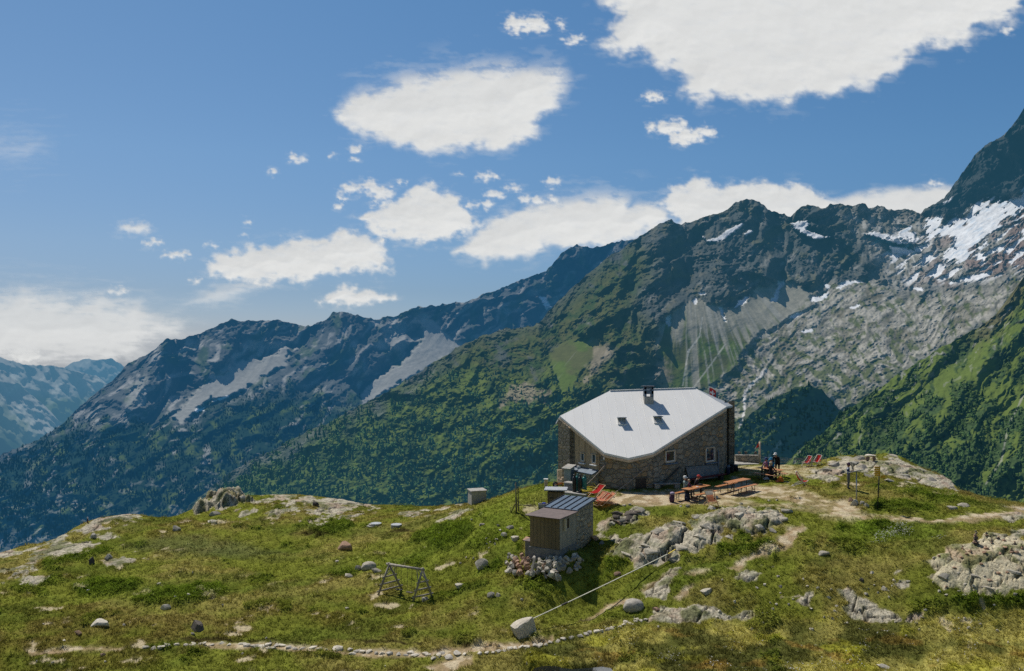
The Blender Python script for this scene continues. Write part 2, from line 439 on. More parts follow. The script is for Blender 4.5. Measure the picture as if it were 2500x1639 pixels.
# --- the two farthest, bluest massifs
def far(name, sky, yb, x0, x1, D0, slope, haze, seed, green):
    r = Relief(sky, yb, x0, x1, 3.0, 2.2, seed)
    x, y = r.x, r.y
    D = D0 * (1 + (yb - y) / F * slope)
    u, v = rot(x, y, 38)
    R = -60 * ridged(u / 120, v / 60, 5, seed + 1) + 18 * fbm(x / 30, y / 40, 4, seed + 3)
    h = (y - r.ysky)
    c = mix(ROCKG * .8, GRASS, sst(40, 110, h + 50 * soil(x, y, seed)) * green)
    c = mix(c, WOOD * 1.5, sst(110, 190, h + 60 * soil(x, y, seed + 3)))
    sc = sst(.15, .5, fbm(u / 25, v / 90, 4, seed + 8)) * sst(130, 40, h)
    c = mix(c, SCREE * 1.2, sc * .8)
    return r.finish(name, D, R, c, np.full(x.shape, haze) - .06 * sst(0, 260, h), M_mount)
far('mountain_ridge', zA([(240, 660), (290, 618), (330, 592), (375, 580), (420, 583), (470, 578), (490, 576), (515, 588), (540, 596), (580, 640), (640, 700)]), 1120, 100, 420, 12500, 1.6, .70, 71, .8)
far('mountain_ridge', zA([(-260, 520), (-90, 545), (0, 570), (60, 590), (100, 605), (170, 609), (240, 607), (290, 620), (360, 640), (430, 655), (500, 700), (620, 800)]), 1260, -170, 420, 9500, 1.6, .60, 75, .9)
r_sp = far('mountain_ridge', zA([(-260, 540), (-90, 590), (0, 627), (30, 640), (70, 680), (130, 730), (200, 790), (280, 870), (360, 950)]), 1300, -170, 240, 8200, 1.5, .55, 79, .6)

# --- the long blue mountain in the middle distance
skyA = zA([(-420, 1150), (0, 1010), (150, 950), (250, 890), (340, 810), (420, 740), (500, 680), (560, 610), (640, 565), (700, 530), (745, 490), (790, 492), (830, 485), (900, 465), (960, 435), (1040, 400), (1075, 408), (1150, 408), (1225, 403), (1300, 415), (1380, 435), (1420, 420), (1460, 400), (1490, 372), (1530, 366), (1600, 385), (1680, 402), (1780, 385), (1840, 350), (1950, 340), (2080, 325), (2180, 285), (2300, 235)]) + zB([(210, 650), (260, 590), (300, 555), (330, 548), (370, 558), (420, 555), (480, 535), (540, 527), (620, 520), (760, 520)])
rA = Relief(skyA, 1400, -220, 1660, 2.3, 3.0, 101)
x, y = rA.x, rA.y; h = y - rA.ysky
D = 3300 + 2500 * sst(1400, 640, y) + .25 * x
wv = 26 * fbm(x / 170, y / 170, 4, 110)
u, v = rot(x + wv, y + wv, 52)
rg = ridged(u / 62, v / 150, 6, 111, .52)
R = -46 * rg - 26 * ridged(x / 55 + wv / 60, y / 80, 5, 121, .52) + 7 * fbm(x / 14, y / 16, 4, 131, .55)
for pts, a, w in ((zA([(745, 490), (700, 620), (600, 760), (480, 900)]), 70, 70), (zA([(1040, 400), (1060, 520), (960, 620), (860, 700)]), 75, 70),
                  (zA([(1530, 366), (1520, 470), (1600, 560), (1560, 680)]), 75, 80), (zA([(1300, 415), (1330, 480), (1290, 560)]), 40, 50),
                  (zA([(1840, 350), (1900, 420)]), 40, 50), (zA([(1560, 480), (1380, 590), (1250, 660), (1100, 720)]), 40, 60)):
    R = crease(R, pts, a, w, x, y)
for pts, a, w in ((zA([(900, 465), (870, 600), (760, 760), (640, 920)]), -60, 60), (zA([(1400, 440), (1280, 540), (1000, 690), (800, 830)]), -70, 80), (zA([(1780, 390), (1850, 520), (1700, 690), (1620, 780)]), -70, 80)):
    R = crease(R, pts, a, w, x, y)
n1 = soil(x, y, 140); n2 = fbm(u / 18, v / 60, 4, 141)
low = zA([(-300, 1080), (0, 1015), (250, 905), (500, 860), (700, 870), (830, 880), (950, 775), (1100, 735), (1350, 700), (1500, 735), (1620, 790), (1900, 790), (1900, 1400), (-300, 1400)])
fo = sst(-30, 40, sdf(low, x, y, 400) + 34 * n1)
c = mix(ROCKD * 1.15, ROCKG * .8, sst(.0, .55, n2 + .3 * n1))
c = mix(c, GRASSD * 1.2, sst(.05, .5, n1 + .5 * fbm(x / 30, y / 30, 4, 147)) * .7)
c = mix(c, mix(WOOD * 1.3, GRASS * .8, sst(.1, .55, fbm(x / 40, y / 34, 5, 148))), fo)
strk = sst(.28, .6, fbm(u / 9, v / 46, 4, 152)) * sst(-.2, .3, fbm(x / 90, y / 90, 3, 153))
c = mix(c, ROCKG * .9, strk * .62)
cl = sst(.30, .5, fbm(x / 30 + v / 60, y / 26, 4, 151)) * sst(1080, 1200, y)
c = mix(c, ROCKG, cl * .28)
sA = np.maximum(sdf(zA([(770, 840), (810, 800), (850, 750), (890, 710), (940, 680), (1010, 640), (1060, 590), (1130, 570), (1170, 580), (1250, 545), (1300, 520), (1290, 560), (1280, 610), (1200, 650), (1130, 690), (1060, 740), (1010, 750), (950, 760), (900, 790), (860, 830), (820, 870)]), x, y),
     sdf(zA([(1610, 750), (1660, 690), (1720, 640), (1790, 600), (1830, 560), (1880, 500), (1900, 440), (1850, 400), (1900, 380), (1960, 420), (2000, 470), (2080, 510), (2000, 560), (1900, 630), (1850, 660), (1800, 680), (1720, 730), (1690, 750), (1640, 780)]), x, y))
sA2 = np.maximum(sdf(zA([(1060, 520), (1110, 480), (1200, 500), (1290, 480), (1330, 500), (1240, 545), (1130, 560)]), x, y), sdf(zA([(500, 860), (600, 700), (720, 520), (735, 560), (660, 700), (610, 790), (560, 860)]), x, y))
sA2 = np.maximum(sA2, sdf(zA([(1680, 420), (1800, 400), (1850, 500), (1800, 560), (1720, 560)]), x, y))
sm = sst(-4, 5, sA + 9 * fbm(x / 18, y / 18, 4, 160))
c = mix(c, SCREE * .8 * (0.95 + .12 * fbm(u / 6, v / 60, 3, 161))[..., None], sm)
R = R * (1 - .88 * sm) - 24 * sm
c = mix(c, ROCKG * .95, .62 * sst(-8, 14, sA2 + 22 * n2))
sn = np.maximum.reduce([sdf(zA(q), x, y) for q in ([(2190, 275), (2210, 262), (2262, 243), (2230, 268)], [(870, 812), (880, 798), (915, 796), (912, 812), (885, 818)], [(955, 768), (985, 752), (1030, 740), (1000, 760)])] + [sdf(zB([(185, 745), (205, 748), (232, 788), (212, 798), (196, 775)]), x, y)])
c = mix(c, SNOW, sst(-1, 1.5, sn + 3.5 * fbm(x / 6, y / 6, 3, 170)))
c = c * 1.3
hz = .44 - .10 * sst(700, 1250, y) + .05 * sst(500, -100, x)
R += 3.0 * fbm(x / 5.5, y / 5, 3, 132) * (1 - sm)
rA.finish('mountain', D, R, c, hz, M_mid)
rA.fo = fo * (1 - sm); rA.c = c

# --- the great rocky mountain behind the hut, with its glacier
skyB = zA([(600, 1440), (880, 1210), (900, 1190), (1000, 1110), (1100, 1040), (1250, 970), (1350, 915), (1500, 850), (1600, 790), (1700, 745), (1830, 665), (1950, 590), (2060, 520), (2150, 480), (2250, 445)]) + zB([(160, 862), (180, 850), (210, 815), (300, 720), (360, 670), (440, 600), (500, 565), (560, 525), (620, 480), (650, 460), (690, 452), (700, 462), (730, 470), (790, 450), (840, 430), (890, 420), (930, 395), (960, 378), (1000, 372), (1030, 385), (1060, 410), (1110, 430), (1150, 438), (1180, 410), (1215, 390), (1240, 395), (1270, 410), (1300, 395), (1330, 390), (1380, 398), (1440, 390), (1450, 405), (1490, 398), (1540, 415), (1600, 412), (1650, 425), (1662, 416), (1690, 395), (1740, 370), (1770, 330), (1820, 260), (1870, 190), (1920, 150), (1970, 125), (2000, 90), (2030, 50), (2048, 20), (2250, -230)])
rB = Relief(skyB, 1330, 330, 2630, 2.1, 3.2, 201)
x, y = rB.x, rB.y; h = y - rB.ysky
fD = rbf_fit([(400, 1300), (560, 1190), (900, 1200), (1300, 1250), (900, 1000), (1310, 790), (1550, 540), (1830, 487), (1640, 800), (1600, 1000), (1600, 1200), (1850, 1100), (1900, 700), (1970, 500), (2230, 520), (2500, 255), (2500, 450), (2450, 620), (2500, 800), (2150, 780), (2000, 900), (2000, 1200), (2500, 1250), (2620, 700), (1400, 950)],
             np.log([1750, 1950, 1650, 1700, 2100, 2750, 3400, 3650, 2500, 2200, 1900, 2000, 3050, 3600, 3650, 3300, 3300, 3000, 2450, 2700, 2450, 1900, 1900, 2700, 2150]), 1e2)
D = np.exp(fD(x / 1.0, y / 1.0))
wv = 30 * fbm(x / 160, y / 160, 5, 210); wv2 = 30 * fbm(x / 160 + 9, y / 160 + 5, 5, 215)
u, v = rot(x + wv, y + wv2, 58)                         # fall line: down and to the left
u2, v2 = rot(x + wv, y + wv2, -40)                      # the slabs: bands rising to the right
crag = sst(-6, 10, sdf(zB([(1655, 425), (1690, 392), (1740, 367), (1770, 327), (1820, 257), (1870, 187), (1920, 147), (1970, 122), (2000, 87), (2030, 47), (2048, 10), (2300, -260), (2300, 260), (2048, 300), (2020, 350), (1960, 372), (1900, 362), (1850, 395), (1800, 430), (1720, 442)]), x, y))
slab_p = zB([(1230, 755), (1300, 700), (1400, 700), (1480, 660), (1560, 745), (1700, 720), (1800, 700), (1900, 690), (2060, 640), (2300, 560), (2300, 900), (2048, 760), (1960, 800), (1900, 850), (1800, 900), (1700, 960), (1600, 1020), (1500, 1090), (1400, 1160), (1340, 1190), (1280, 1110), (1220, 1085), (1000, 1180), (930, 1260), (850, 1090), (960, 990), (1000, 900), (1100, 850)])
slab = sst(-18, 22, sdf(slab_p, x, y, 120) + 18 * fbm(x / 40, y / 40, 4, 222))
bowl = sst(-25, 25, sdf(zB([(1340, 430), (1500, 420), (1660, 440), (2060, 380), (2300, 300), (2300, 600), (2060, 650), (1900, 690), (1700, 720), (1560, 740), (1480, 660), (1450, 560)]), x, y, 120))
R = -58 * ridged(u / 95, v / 170, 6, 221, .55) * (1 - .6 * slab) * (1 - .6 * bowl) - 44 * ridged(x / 62 + wv / 70, y / 74 + wv2 / 70, 6, 231, .58) * (1 - .78 * slab)
R += 8 * fbm(x / 13, y / 13, 5, 241, .6) * (1 - .35 * slab)
R -= slab * (4 * ridged(u2 / 90, v2 / 20, 6, 245, .62) + 9 * ridged(u2 / 190, v2 / 26, 6, 246, .6))
R *= 1 - .25 * slab
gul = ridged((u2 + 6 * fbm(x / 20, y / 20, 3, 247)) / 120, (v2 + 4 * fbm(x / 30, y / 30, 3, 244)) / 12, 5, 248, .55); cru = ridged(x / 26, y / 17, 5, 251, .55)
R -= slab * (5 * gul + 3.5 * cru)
for pts, a, w in (([(1000, 372), (985, 450), (960, 520), (1000, 600), (1040, 650), (1060, 720)], 46, 95), ([(690, 452), (640, 560), (620, 680), (590, 780), (650, 880)], 85, 95),
                  ([(1215, 390), (1290, 480), (1400, 560), (1460, 650)], 80, 80), ([(840, 430), (860, 560), (900, 700), (930, 770)], 36, 70), ([(440, 600), (400, 760), (370, 860), (330, 900)], 60, 80),
                  ([(560, 530), (500, 680), (460, 820), (520, 900), (640, 990)], 70, 80), ([(180, 850), (190, 1000), (260, 1150)], 48, 70), ([(1080, 590), (1050, 680)], 50, 50)):
    R = crease(R, zB(pts), a, w, x, y)
for pts, a, w in (([(760, 470), (780, 600), (740, 770)], -50, 70), ([(1090, 440), (1130, 560), (1120, 690)], -62, 70), ([(560, 600), (540, 750), (560, 880), (660, 960)], -40, 60), ([(1150, 450), (1330, 540), (1440, 650)], -50, 60),
                  ([(300, 760), (270, 900), (290, 1080)], -40, 60)):
    R = crease(R, zB(pts), a, w, x, y)
n1 = fbm(x / 70, y / 60, 5, 250); n2 = fbm(x / 22, y / 20, 5, 251, .6); n3 = fbm(u / 14, v / 70, 4, 252)
# colours
c = mix(ROCKD, ROCKB, sst(-.1, .6, n2 + .4 * n1))
c = mix(c, ROCKG * .8, .5 * sst(.25, .7, n3))
flank = sst(-30, 50, sdf(zB([(-900, 1800), (-100, 900), (180, 840), (440, 590), (540, 535), (640, 600), (600, 700), (560, 800), (640, 870), (630, 980), (600, 1120), (1000, 1120), (1000, 1800)]), x, y, 200))
c = mix(c, mix(OLIVE, GRASSD, sst(-.3, .4, n2)), flank * sst(-.6, .1, n1 + .6 * n2 + .5 * sst(1000, 560, h) - .2))
c = mix(c, OLIVE, .45 * sst(.1, .6, n1 + n2 * .5) * (1 - crag) * (1 - bowl))
lowf = sst(-40, 60, sdf(zA([(500, 1500), (880, 1230), (1100, 1060), (1350, 930), (1600, 805), (1830, 690), (1960, 640), (2060, 620), (2200, 640), (2380, 700)]) + zB([(215, 960), (270, 1115), (300, 1120), (640, 1110), (850, 1095), (930, 1260), (1100, 1500), (-500, 1900)]), x, y, 200) + 40 * n1)
c = mix(c, mix(GRASS * 1.1, GRASSD * 1.1, sst(-.25, .3, n2 - .6 * n1)), lowf)
meadow = sst(.1, .45, fbm(u / 60, v / 22, 4, 256) + .15) * lowf * sst(1150, 900, y)
c = mix(c, np.array([.120, .150, .034]), meadow * .8)
fan = np.maximum(sdf(zB([(650, 850), (700, 800), (760, 770), (800, 758), (860, 778), (930, 790), (1000, 750), (1030, 700), (1070, 720), (1110, 690), (1180, 700), (1235, 745), (1215, 800), (1100, 855), (1000, 905), (960, 985), (900, 1040), (830, 1092), (790, 1110), (640, 1110), (655, 980), (632, 930)]), x, y),
     sdf(zB([(215, 965), (260, 930), (330, 905), (390, 903), (460, 950), (430, 990), (370, 1010), (330, 1060), (300, 1110), (265, 1120), (238, 1060)]), x, y))
fm = sst(-5, 6, fan + 12 * n2)
fu, fv = rot(x - 1640, y - 700, 0)
rad = np.arctan2(x - 1720 - .25 * (y - 700), y - 520) * 14
gst = sst(-.1, .35, fbm(rad, y / 260, 4, 261) + 1.0 * sst(.0, 1.0, (y - 745) / 150) - .38)
fc = mix(np.array([.285, .27, .215]), mix(OLIVE * 1.2, GRASS * 1.15, sst(-.3, .3, n1)), gst * sst(740, 830, y + 30 * n1))
fc = mix(fc, SCREE * .85, sst(.3, .5, fbm(rad * 2.2, y / 300, 3, 263)) * .55)
c = mix(c, fc, fm)
R = R * (1 - .9 * fm) - fm * 30 - fm * 3 * ridged(rad * 1.2, y / 200, 3, 262)
tan_ = np.maximum.reduce([sdf(zB(q), x, y) for q in ([(80, 1080), (140, 1075), (180, 1110), (240, 1120), (230, 1150), (120, 1150), (60, 1160), (30, 1170), (60, 1130)], [(390, 930), (450, 930), (470, 960), (400, 1040), (350, 1090), (370, 1030)], [(640, 1000), (665, 980), (690, 1060), (670, 1110), (640, 1100)])] )
c = mix(c, np.array([.27, .225, .165]), .75 * sst(-6, 8, tan_ + 16 * n2))
sl = mix(ROCKG * np.array([.86, .83, .77]), ROCKB * 1.1, sst(-.15, .5, n3 * .7 + .6 * fbm(u2 / 60, v2 / 13, 5, 270, .6)))
sl = sl * (1.16 - .42 * sst(.42, .12, gul) * slab - .20 * sst(.36, .10, cru) * slab)[..., None]  # gullies and creases darkened: occlusion shade painted into the albedo
sl = mix(sl, BROWN * .9, .5 * sst(0, .5, n1 + .6 * n2))
sl = mix(sl, mix(OLIVE, GRASS, .5), sst(-.10, .42, .8 * fbm(u / 34, v / 17, 5, 271) + .6 * n2 + .38 * sst(760, 1000, y) - .12) * .85)
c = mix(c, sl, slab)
bw = mix(ROCKB * 1.35, ROCKG * .85, sst(-.3, .4, n2)); bw = mix(bw, REDR * .95, sst(2150, 2420, x + 60 * n1) * sst(-.3, .2, n1 + n2 * .4) * .85)
c = mix(c, bw, bowl * (1 - slab * .7))
c = mix(c, ROCKD * .62, crag); R -= crag * 30 * ridged(x / 60, y / 90, 5, 280)
# snow and ice
us_, vs_ = rot(x, y, -36)
gl = np.maximum.reduce([sdf(zB(q), x, y, 80) for q in ([(1655, 470), (1680, 440), (1760, 445), (1810, 438), (1850, 400), (1905, 362), (1940, 375), (1985, 372), (2020, 350), (2048, 300), (2300, 200), (2300, 330), (2060, 420), (1970, 470), (1920, 520), (1870, 565), (1835, 610), (1770, 640), (1735, 632), (1745, 580), (1770, 530), (1690, 520), (1655, 520)],
     [(1560, 480), (1600, 478), (1640, 500), (1660, 530), (1640, 545), (1590, 540), (1560, 550), (1500, 540), (1510, 528), (1560, 520)])])
glm = sst(-3, 3, gl + 8 * fbm(x / 22, y / 14, 4, 290, .5) - 7 + 25 * fbm(us_ / 46, vs_ / 10, 5, 298, .55))
snp = [[(812, 515), (830, 530), (870, 520), (900, 495), (960, 465), (972, 470), (920, 510), (880, 535), (830, 538)], [(975, 505), (1000, 488), (1004, 500), (980, 513)], [(1148, 466), (1215, 454), (1222, 470), (1205, 485), (1240, 503), (1280, 515), (1304, 518), (1250, 529), (1210, 512), (1170, 492)],
       [(1085, 745), (1068, 765), (1100, 769), (1111, 720), (1132, 695), (1125, 684), (1105, 688), (1098, 720)], [(933, 792), (950, 765), (1003, 737), (977, 772)], [(873, 784), (886, 784), (902, 842), (893, 842)], [(770, 765), (786, 753), (791, 770), (780, 779)], [(670, 825), (692, 818), (690, 860), (680, 867), (673, 850)], [(799, 734), (821, 726), (821, 741), (805, 743)],
       [(1228, 766), (1230, 744), (1260, 750), (1280, 735), (1297, 729), (1291, 751), (1250, 769)], [(1323, 716), (1350, 689), (1420, 684), (1427, 692), (1370, 701), (1340, 717)], [(1143, 826), (1160, 814), (1197, 808), (1181, 826), (1150, 833)], [(1276, 699), (1307, 704), (1301, 717), (1284, 713)], [(1618, 714), (1657, 710), (1662, 723), (1635, 728)],
       [(1753, 691), (1780, 684), (1787, 698), (1765, 701)], [(1798, 670), (1840, 667), (1900, 654), (1932, 643), (1917, 666), (1860, 686), (1820, 691)], [(1188, 881), (1236, 870), (1237, 881), (1205, 888)], [(1378, 791), (1417, 773), (1412, 789), (1390, 798)], [(1430, 505), (1480, 499), (1540, 514), (1600, 524), (1642, 545), (1560, 546), (1500, 527)],
       [(1735, 388), (1780, 362), (1770, 380), (1742, 394)], [(1530, 552), (1580, 560), (1640, 575), (1600, 590), (1540, 580)]]
sp = np.maximum.reduce([sdf(zB(q), x, y, 20) for q in snp])
spm = sst(-1.2, 1.5, sp + 3.2 * fbm(x / 8, y / 8, 3, 291))
us, vs = rot(x, y, -34)
stz = sst(-20, 20, sdf(zB([(1440, 500), (1660, 520), (1760, 640), (2060, 430), (2300, 330), (2300, 620), (2060, 640), (1900, 680), (1740, 690), (1600, 700), (1520, 600)]), x, y, 60))
stm = stz * sst(.10, .17, fbm(us / 60, vs / 13, 4, 292, .5) + .07 * n1) 
ice = mix(np.array([.62, .70, .78]), SNOW, sst(-.25, .25, fbm(us / 30, vs / 7, 4, 293) + .3))
c = mix(c, ice, glm); c = mix(c, SNOW, np.maximum(spm, stm))
sn_all = np.maximum(np.maximum(glm, spm), stm)
R = R * (1 - .85 * np.maximum(glm, .9 * np.maximum(spm, stm))) - spm * (12 + 63 * sst(625, 590, y)) - 6 * stm * (1 - spm) - 22 * glm - glm * 2 * fbm(us / 40, vs / 9, 4, 294)
wf, wt_ = linedist(zB([(1052, 1030), (1040, 1050), (1010, 1080), (985, 1100), (972, 1130), (974, 1180), (958, 1240), (948, 1310)]), x, y)
wfm = sst(1.1, .1, wf / (3.0 + 3.5 * (1 - wt_)) + .8 * fbm(x / 7, y / 9, 3, 295))
c = mix(c, np.array([.62, .60, .58]), wfm * .9)
for q in ([(1570, 590), (1600, 640), (1608, 660)], [(1612, 575), (1630, 620), (1625, 655)], [(760, 950), (750, 1000), (735, 1090)], [(900, 930), (850, 1000), (775, 1100)], [(810, 830), (800, 900), (755, 960)]):
    dd, _ = linedist(zB(q), x, y); c = mix(c, SCREE * 1.25, .7 * sst(2.6, .6, dd + 1.5 * n2))
bush = lowf * (1 - fm) * (1 - wfm)
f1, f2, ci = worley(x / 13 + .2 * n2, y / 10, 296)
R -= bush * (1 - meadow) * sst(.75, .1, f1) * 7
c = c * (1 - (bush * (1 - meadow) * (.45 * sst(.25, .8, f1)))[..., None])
c = c * (1 + .15 * (1 - sn_all))[..., None]
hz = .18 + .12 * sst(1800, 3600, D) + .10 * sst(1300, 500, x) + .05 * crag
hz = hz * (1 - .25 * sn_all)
R += 3.2 * fbm(x / 5.5, y / 5, 3, 299) * (1 - fm) * (1 - sn_all)
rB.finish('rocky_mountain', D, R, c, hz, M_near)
rB.fo = lowf * (1 - fm) * sst(-40, 20, -tan_) * (1 - wfm); rB.mead = meadow; rB.c = c

# --- the wooded knoll under the slabs
skyE = zB([(800, 1420), (900, 1330), (950, 1255), (1000, 1195), (1080, 1140), (1160, 1100), (1220, 1088), (1270, 1105), (1310, 1150), (1345, 1190), (1420, 1240), (1500, 1330), (1560, 1420)])
rE = Relief(skyE, 1300, 1690, 2200, 2.1, 2.5, 301)
x, y = rE.x, rE.y
D = 1850 - 250 * sst(900, 1300, y)
R = -20 * ridged(x / 60, y / 60, 5, 311)
R = R + 95 * sst(1950, 2080, x + .62 * (y - 950)) + 6 * fbm(x / 12, y / 12, 4, 312)
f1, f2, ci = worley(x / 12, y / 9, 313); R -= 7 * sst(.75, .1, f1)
c = mix(GRASS * .85, GRASSD * .8, sst(-.3, .3, fbm(x / 26, y / 24, 5, 314)))
sh = sst(1990, 2060, x + .62 * (y - 950)); c = mix(c, GRASSD * .75, sh)  # right flank painted darker as the shaded side
wf, _ = linedist([(1905, 1080), (1890, 1100), (1876, 1118), (1872, 1150)], x, y)
c = mix(c, SCREE * .9, .8 * sst(6, 2, wf + 3 * fbm(x / 8, y / 8, 3, 315)))
cf, _ = linedist(zB([(1090, 1210), (1060, 1240), (1030, 1275)]), x, y)
c = mix(c, SCREE * .7, .6 * sst(8, 2, cf + 4 * fbm(x / 8, y / 8, 3, 316)))
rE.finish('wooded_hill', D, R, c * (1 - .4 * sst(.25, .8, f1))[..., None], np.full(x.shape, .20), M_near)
rE.fo = np.ones(x.shape) * .8; rE.c = c

# --- the green slope closing the valley on the right
skyC = zB([(1000, 1600), (1100, 1420), (1150, 1372), (1200, 1320), (1280, 1272), (1340, 1200), (1400, 1160), (1500, 1092), (1600, 1022), (1700, 962), (1800, 902), (1900, 850), (1960, 800), (2000, 752), (2048, 672), (2300, 420)])
rC = Relief(skyC, 1330, 1850, 2640, 2.1, 3.0, 401)
x, y = rC.x, rC.y; h = y - rC.ysky
D = 1750 * np.exp(-.55 * sst(650, 1300, y)) * (1 - .12 * sst(2000, 2600, x))
wv = 16 * fbm(x / 90, y / 90, 4, 410)
u, v = rot(x + wv, y + wv, 132)                          # gullies fall down to the left
R = -34 * ridged(u / 200, v / 62, 6, 411, .5) - 12 * ridged(u / 50, v / 18, 4, 413) + 6 * fbm(x / 12, y / 12, 4, 412)
for pts, a, w in (([(2060, 1080), (1990, 1180), (1930, 1300), (1880, 1430), (1850, 1520)], -60, 60), ([(1980, 1000), (1880, 1120), (1780, 1240), (1700, 1330)], -30, 40), ([(1840, 950), (1700, 1060), (1560, 1200), (1480, 1300)], -42, 46)):
    R = crease(R, zB(pts), a, w, x, y)
for pts, a, w in (([(2048, 870), (1900, 1010), (1760, 1170), (1640, 1290)], 40, 60), ([(2060, 1200), (2000, 1330), (1940, 1480)], 45, 60)):
    R = crease(R, zB(pts), a, w, x, y)
n1 = fbm(u / 80, v / 30, 5, 420); n2 = fbm(x / 20, y / 18, 5, 421, .6)
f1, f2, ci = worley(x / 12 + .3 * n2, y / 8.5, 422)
wd_ = sst(-.15, .3, n1 + .5 * n2 + .5 * sst(850, 1150, y) - .12)
c = mix(np.array([.115, .155, .032]), GRASSD * 1.35, wd_)
top = sst(70, 0, h + 30 * n2) * sst(2330, 2420, x); c = mix(c, np.array([.15, .13, .07]), top * .8)
rk = sst(.35, .6, fbm(u / 26, v / 12, 4, 423)) * sst(160, 20, h); c = mix(c, ROCKG * .8, rk * .7)
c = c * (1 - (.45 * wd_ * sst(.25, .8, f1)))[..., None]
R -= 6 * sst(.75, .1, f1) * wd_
st, _ = linedist(zB([(2060, 1100), (1990, 1240), (1960, 1380), (1900, 1470)]), x, y)
c = mix(c, SCREE * .8, .55 * sst(3, .8, st + 2 * n2))
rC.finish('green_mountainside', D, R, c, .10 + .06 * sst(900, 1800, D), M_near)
rC.fo = wd_; rC.c = c

# the valley floor, far below
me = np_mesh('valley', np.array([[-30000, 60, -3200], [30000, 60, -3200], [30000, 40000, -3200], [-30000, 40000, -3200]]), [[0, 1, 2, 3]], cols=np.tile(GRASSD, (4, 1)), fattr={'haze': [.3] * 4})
tag(link_mesh('valley_ground', me, M_mount), kind='structure')

# --- the woods on the slopes: conifers and bushes nobody could count
def wood(name, r, n, dens, hgt, seed, xr, yr, haze, shade, bushy=.35, mat=None):
    g = np.random.RandomState(seed)
    ii = g.randint(2, r.nv - 2, n); jj = g.randint(2, r.nx - 2, n)
    px = r.x[ii, jj]; py = r.y[ii, jj]
    w = dens[ii, jj] * (px > xr[0]) * (px < xr[1]) * (py > yr[0]) * (py < yr[1])
    w = w * np.clip(.5 + 1.3 * fbm(px / 38, py / 30, 4, seed + 2), 0, 1)
    k = g.rand(n) < w
    P = r.P[ii, jj][k]; n = len(P)
    ht = hgt * (.5 + .8 * g.rand(n)); bsh = g.rand(n) < bushy; ht = np.where(bsh, ht * .42, ht)
    rad = np.where(bsh, ht * .75, ht * (.20 + .08 * g.rand(n)))
    ns = 6; rings = [(-.05, .55), (.12, 1.0), (.38, .62), (.40, .78), (.66, .36), (.68, .48)]
    V = []; ph = g.rand(n) * 6.28
    for (zz, rr) in rings:
        for a in range(ns):
            an = ph + a * 2 * np.pi / ns; jt = 1 + .5 * (g.rand(n) - .5)
            V.append(np.stack([P[:, 0] + np.cos(an) * rad * rr * jt, P[:, 1] + np.sin(an) * rad * rr * jt, P[:, 2] + ht * (zz + .06 * (g.rand(n) - .5))], -1))
    V.append(np.stack([P[:, 0], P[:, 1], P[:, 2] + ht * np.where(bsh, .78, 1.0)], -1))
    V = np.stack(V, 1); nv = V.shape[1]
    q = []
    for b in range(len(rings) - 1):
        for a in range(ns): q.append((b * ns + a, b * ns + (a + 1) % ns, (b + 1) * ns + (a + 1) % ns, (b + 1) * ns + a))
    tr = [((len(rings) - 1) * ns + a, (len(rings) - 1) * ns + (a + 1) % ns, nv - 1) for a in range(ns)]
    off = (np.arange(n) * nv)[:, None, None]
    Q = (np.array(q)[None] + off).reshape(-1, 4); T = (np.array(tr)[None] + off).reshape(-1, 3)
    base = np.where(bsh[:, None], np.array([[.066, .112, .036]]), np.array([[.024, .054, .028]])) * (.6 + .9 * g.rand(n))[:, None] * shade
    C = np.repeat(base, nv, 0)
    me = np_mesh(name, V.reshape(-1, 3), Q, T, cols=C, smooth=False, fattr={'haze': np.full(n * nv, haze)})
    return tag(link_mesh(name, me, mat or M_near), kind='stuff')
wood('conifer_forest', rB, 90000, rB.fo * (1 - .8 * rB.mead) * .5, 10.5, 501, (430, 1900), (900, 1290), .22, 1.9, .6)
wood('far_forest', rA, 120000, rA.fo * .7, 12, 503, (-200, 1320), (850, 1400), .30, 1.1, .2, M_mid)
wood('valley_forest', rE, 7000, rE.fo, 11, 505, (1700, 2200), (930, 1300), .12, 1.1, .75)
wood('hillside_bushes', rC, 30000, rC.fo * sst(850, 1000, rC.y), 6.5, 507, (1850, 2640), (850, 1300), .08, 1.2, .85)
# ------------------------------------------------------------------ the near ground
zL = lambda pts: [(a / 3.19, 1150 + b / 3.19) for a, b in pts]
zM = lambda pts: [(600 + a / 3.19, 1150 + b / 3.19) for a, b in pts]
zN = lambda pts: [(1200 + a / 3.4, 1240 + b / 3.4) for a, b in pts]
zR = lambda pts: [(1800 + a / 3.4, 1240 + b / 3.4) for a, b in pts]
zQ = lambda pts: [(1900 + a / 3.715, 1060 + b / 3.715) for a, b in pts]

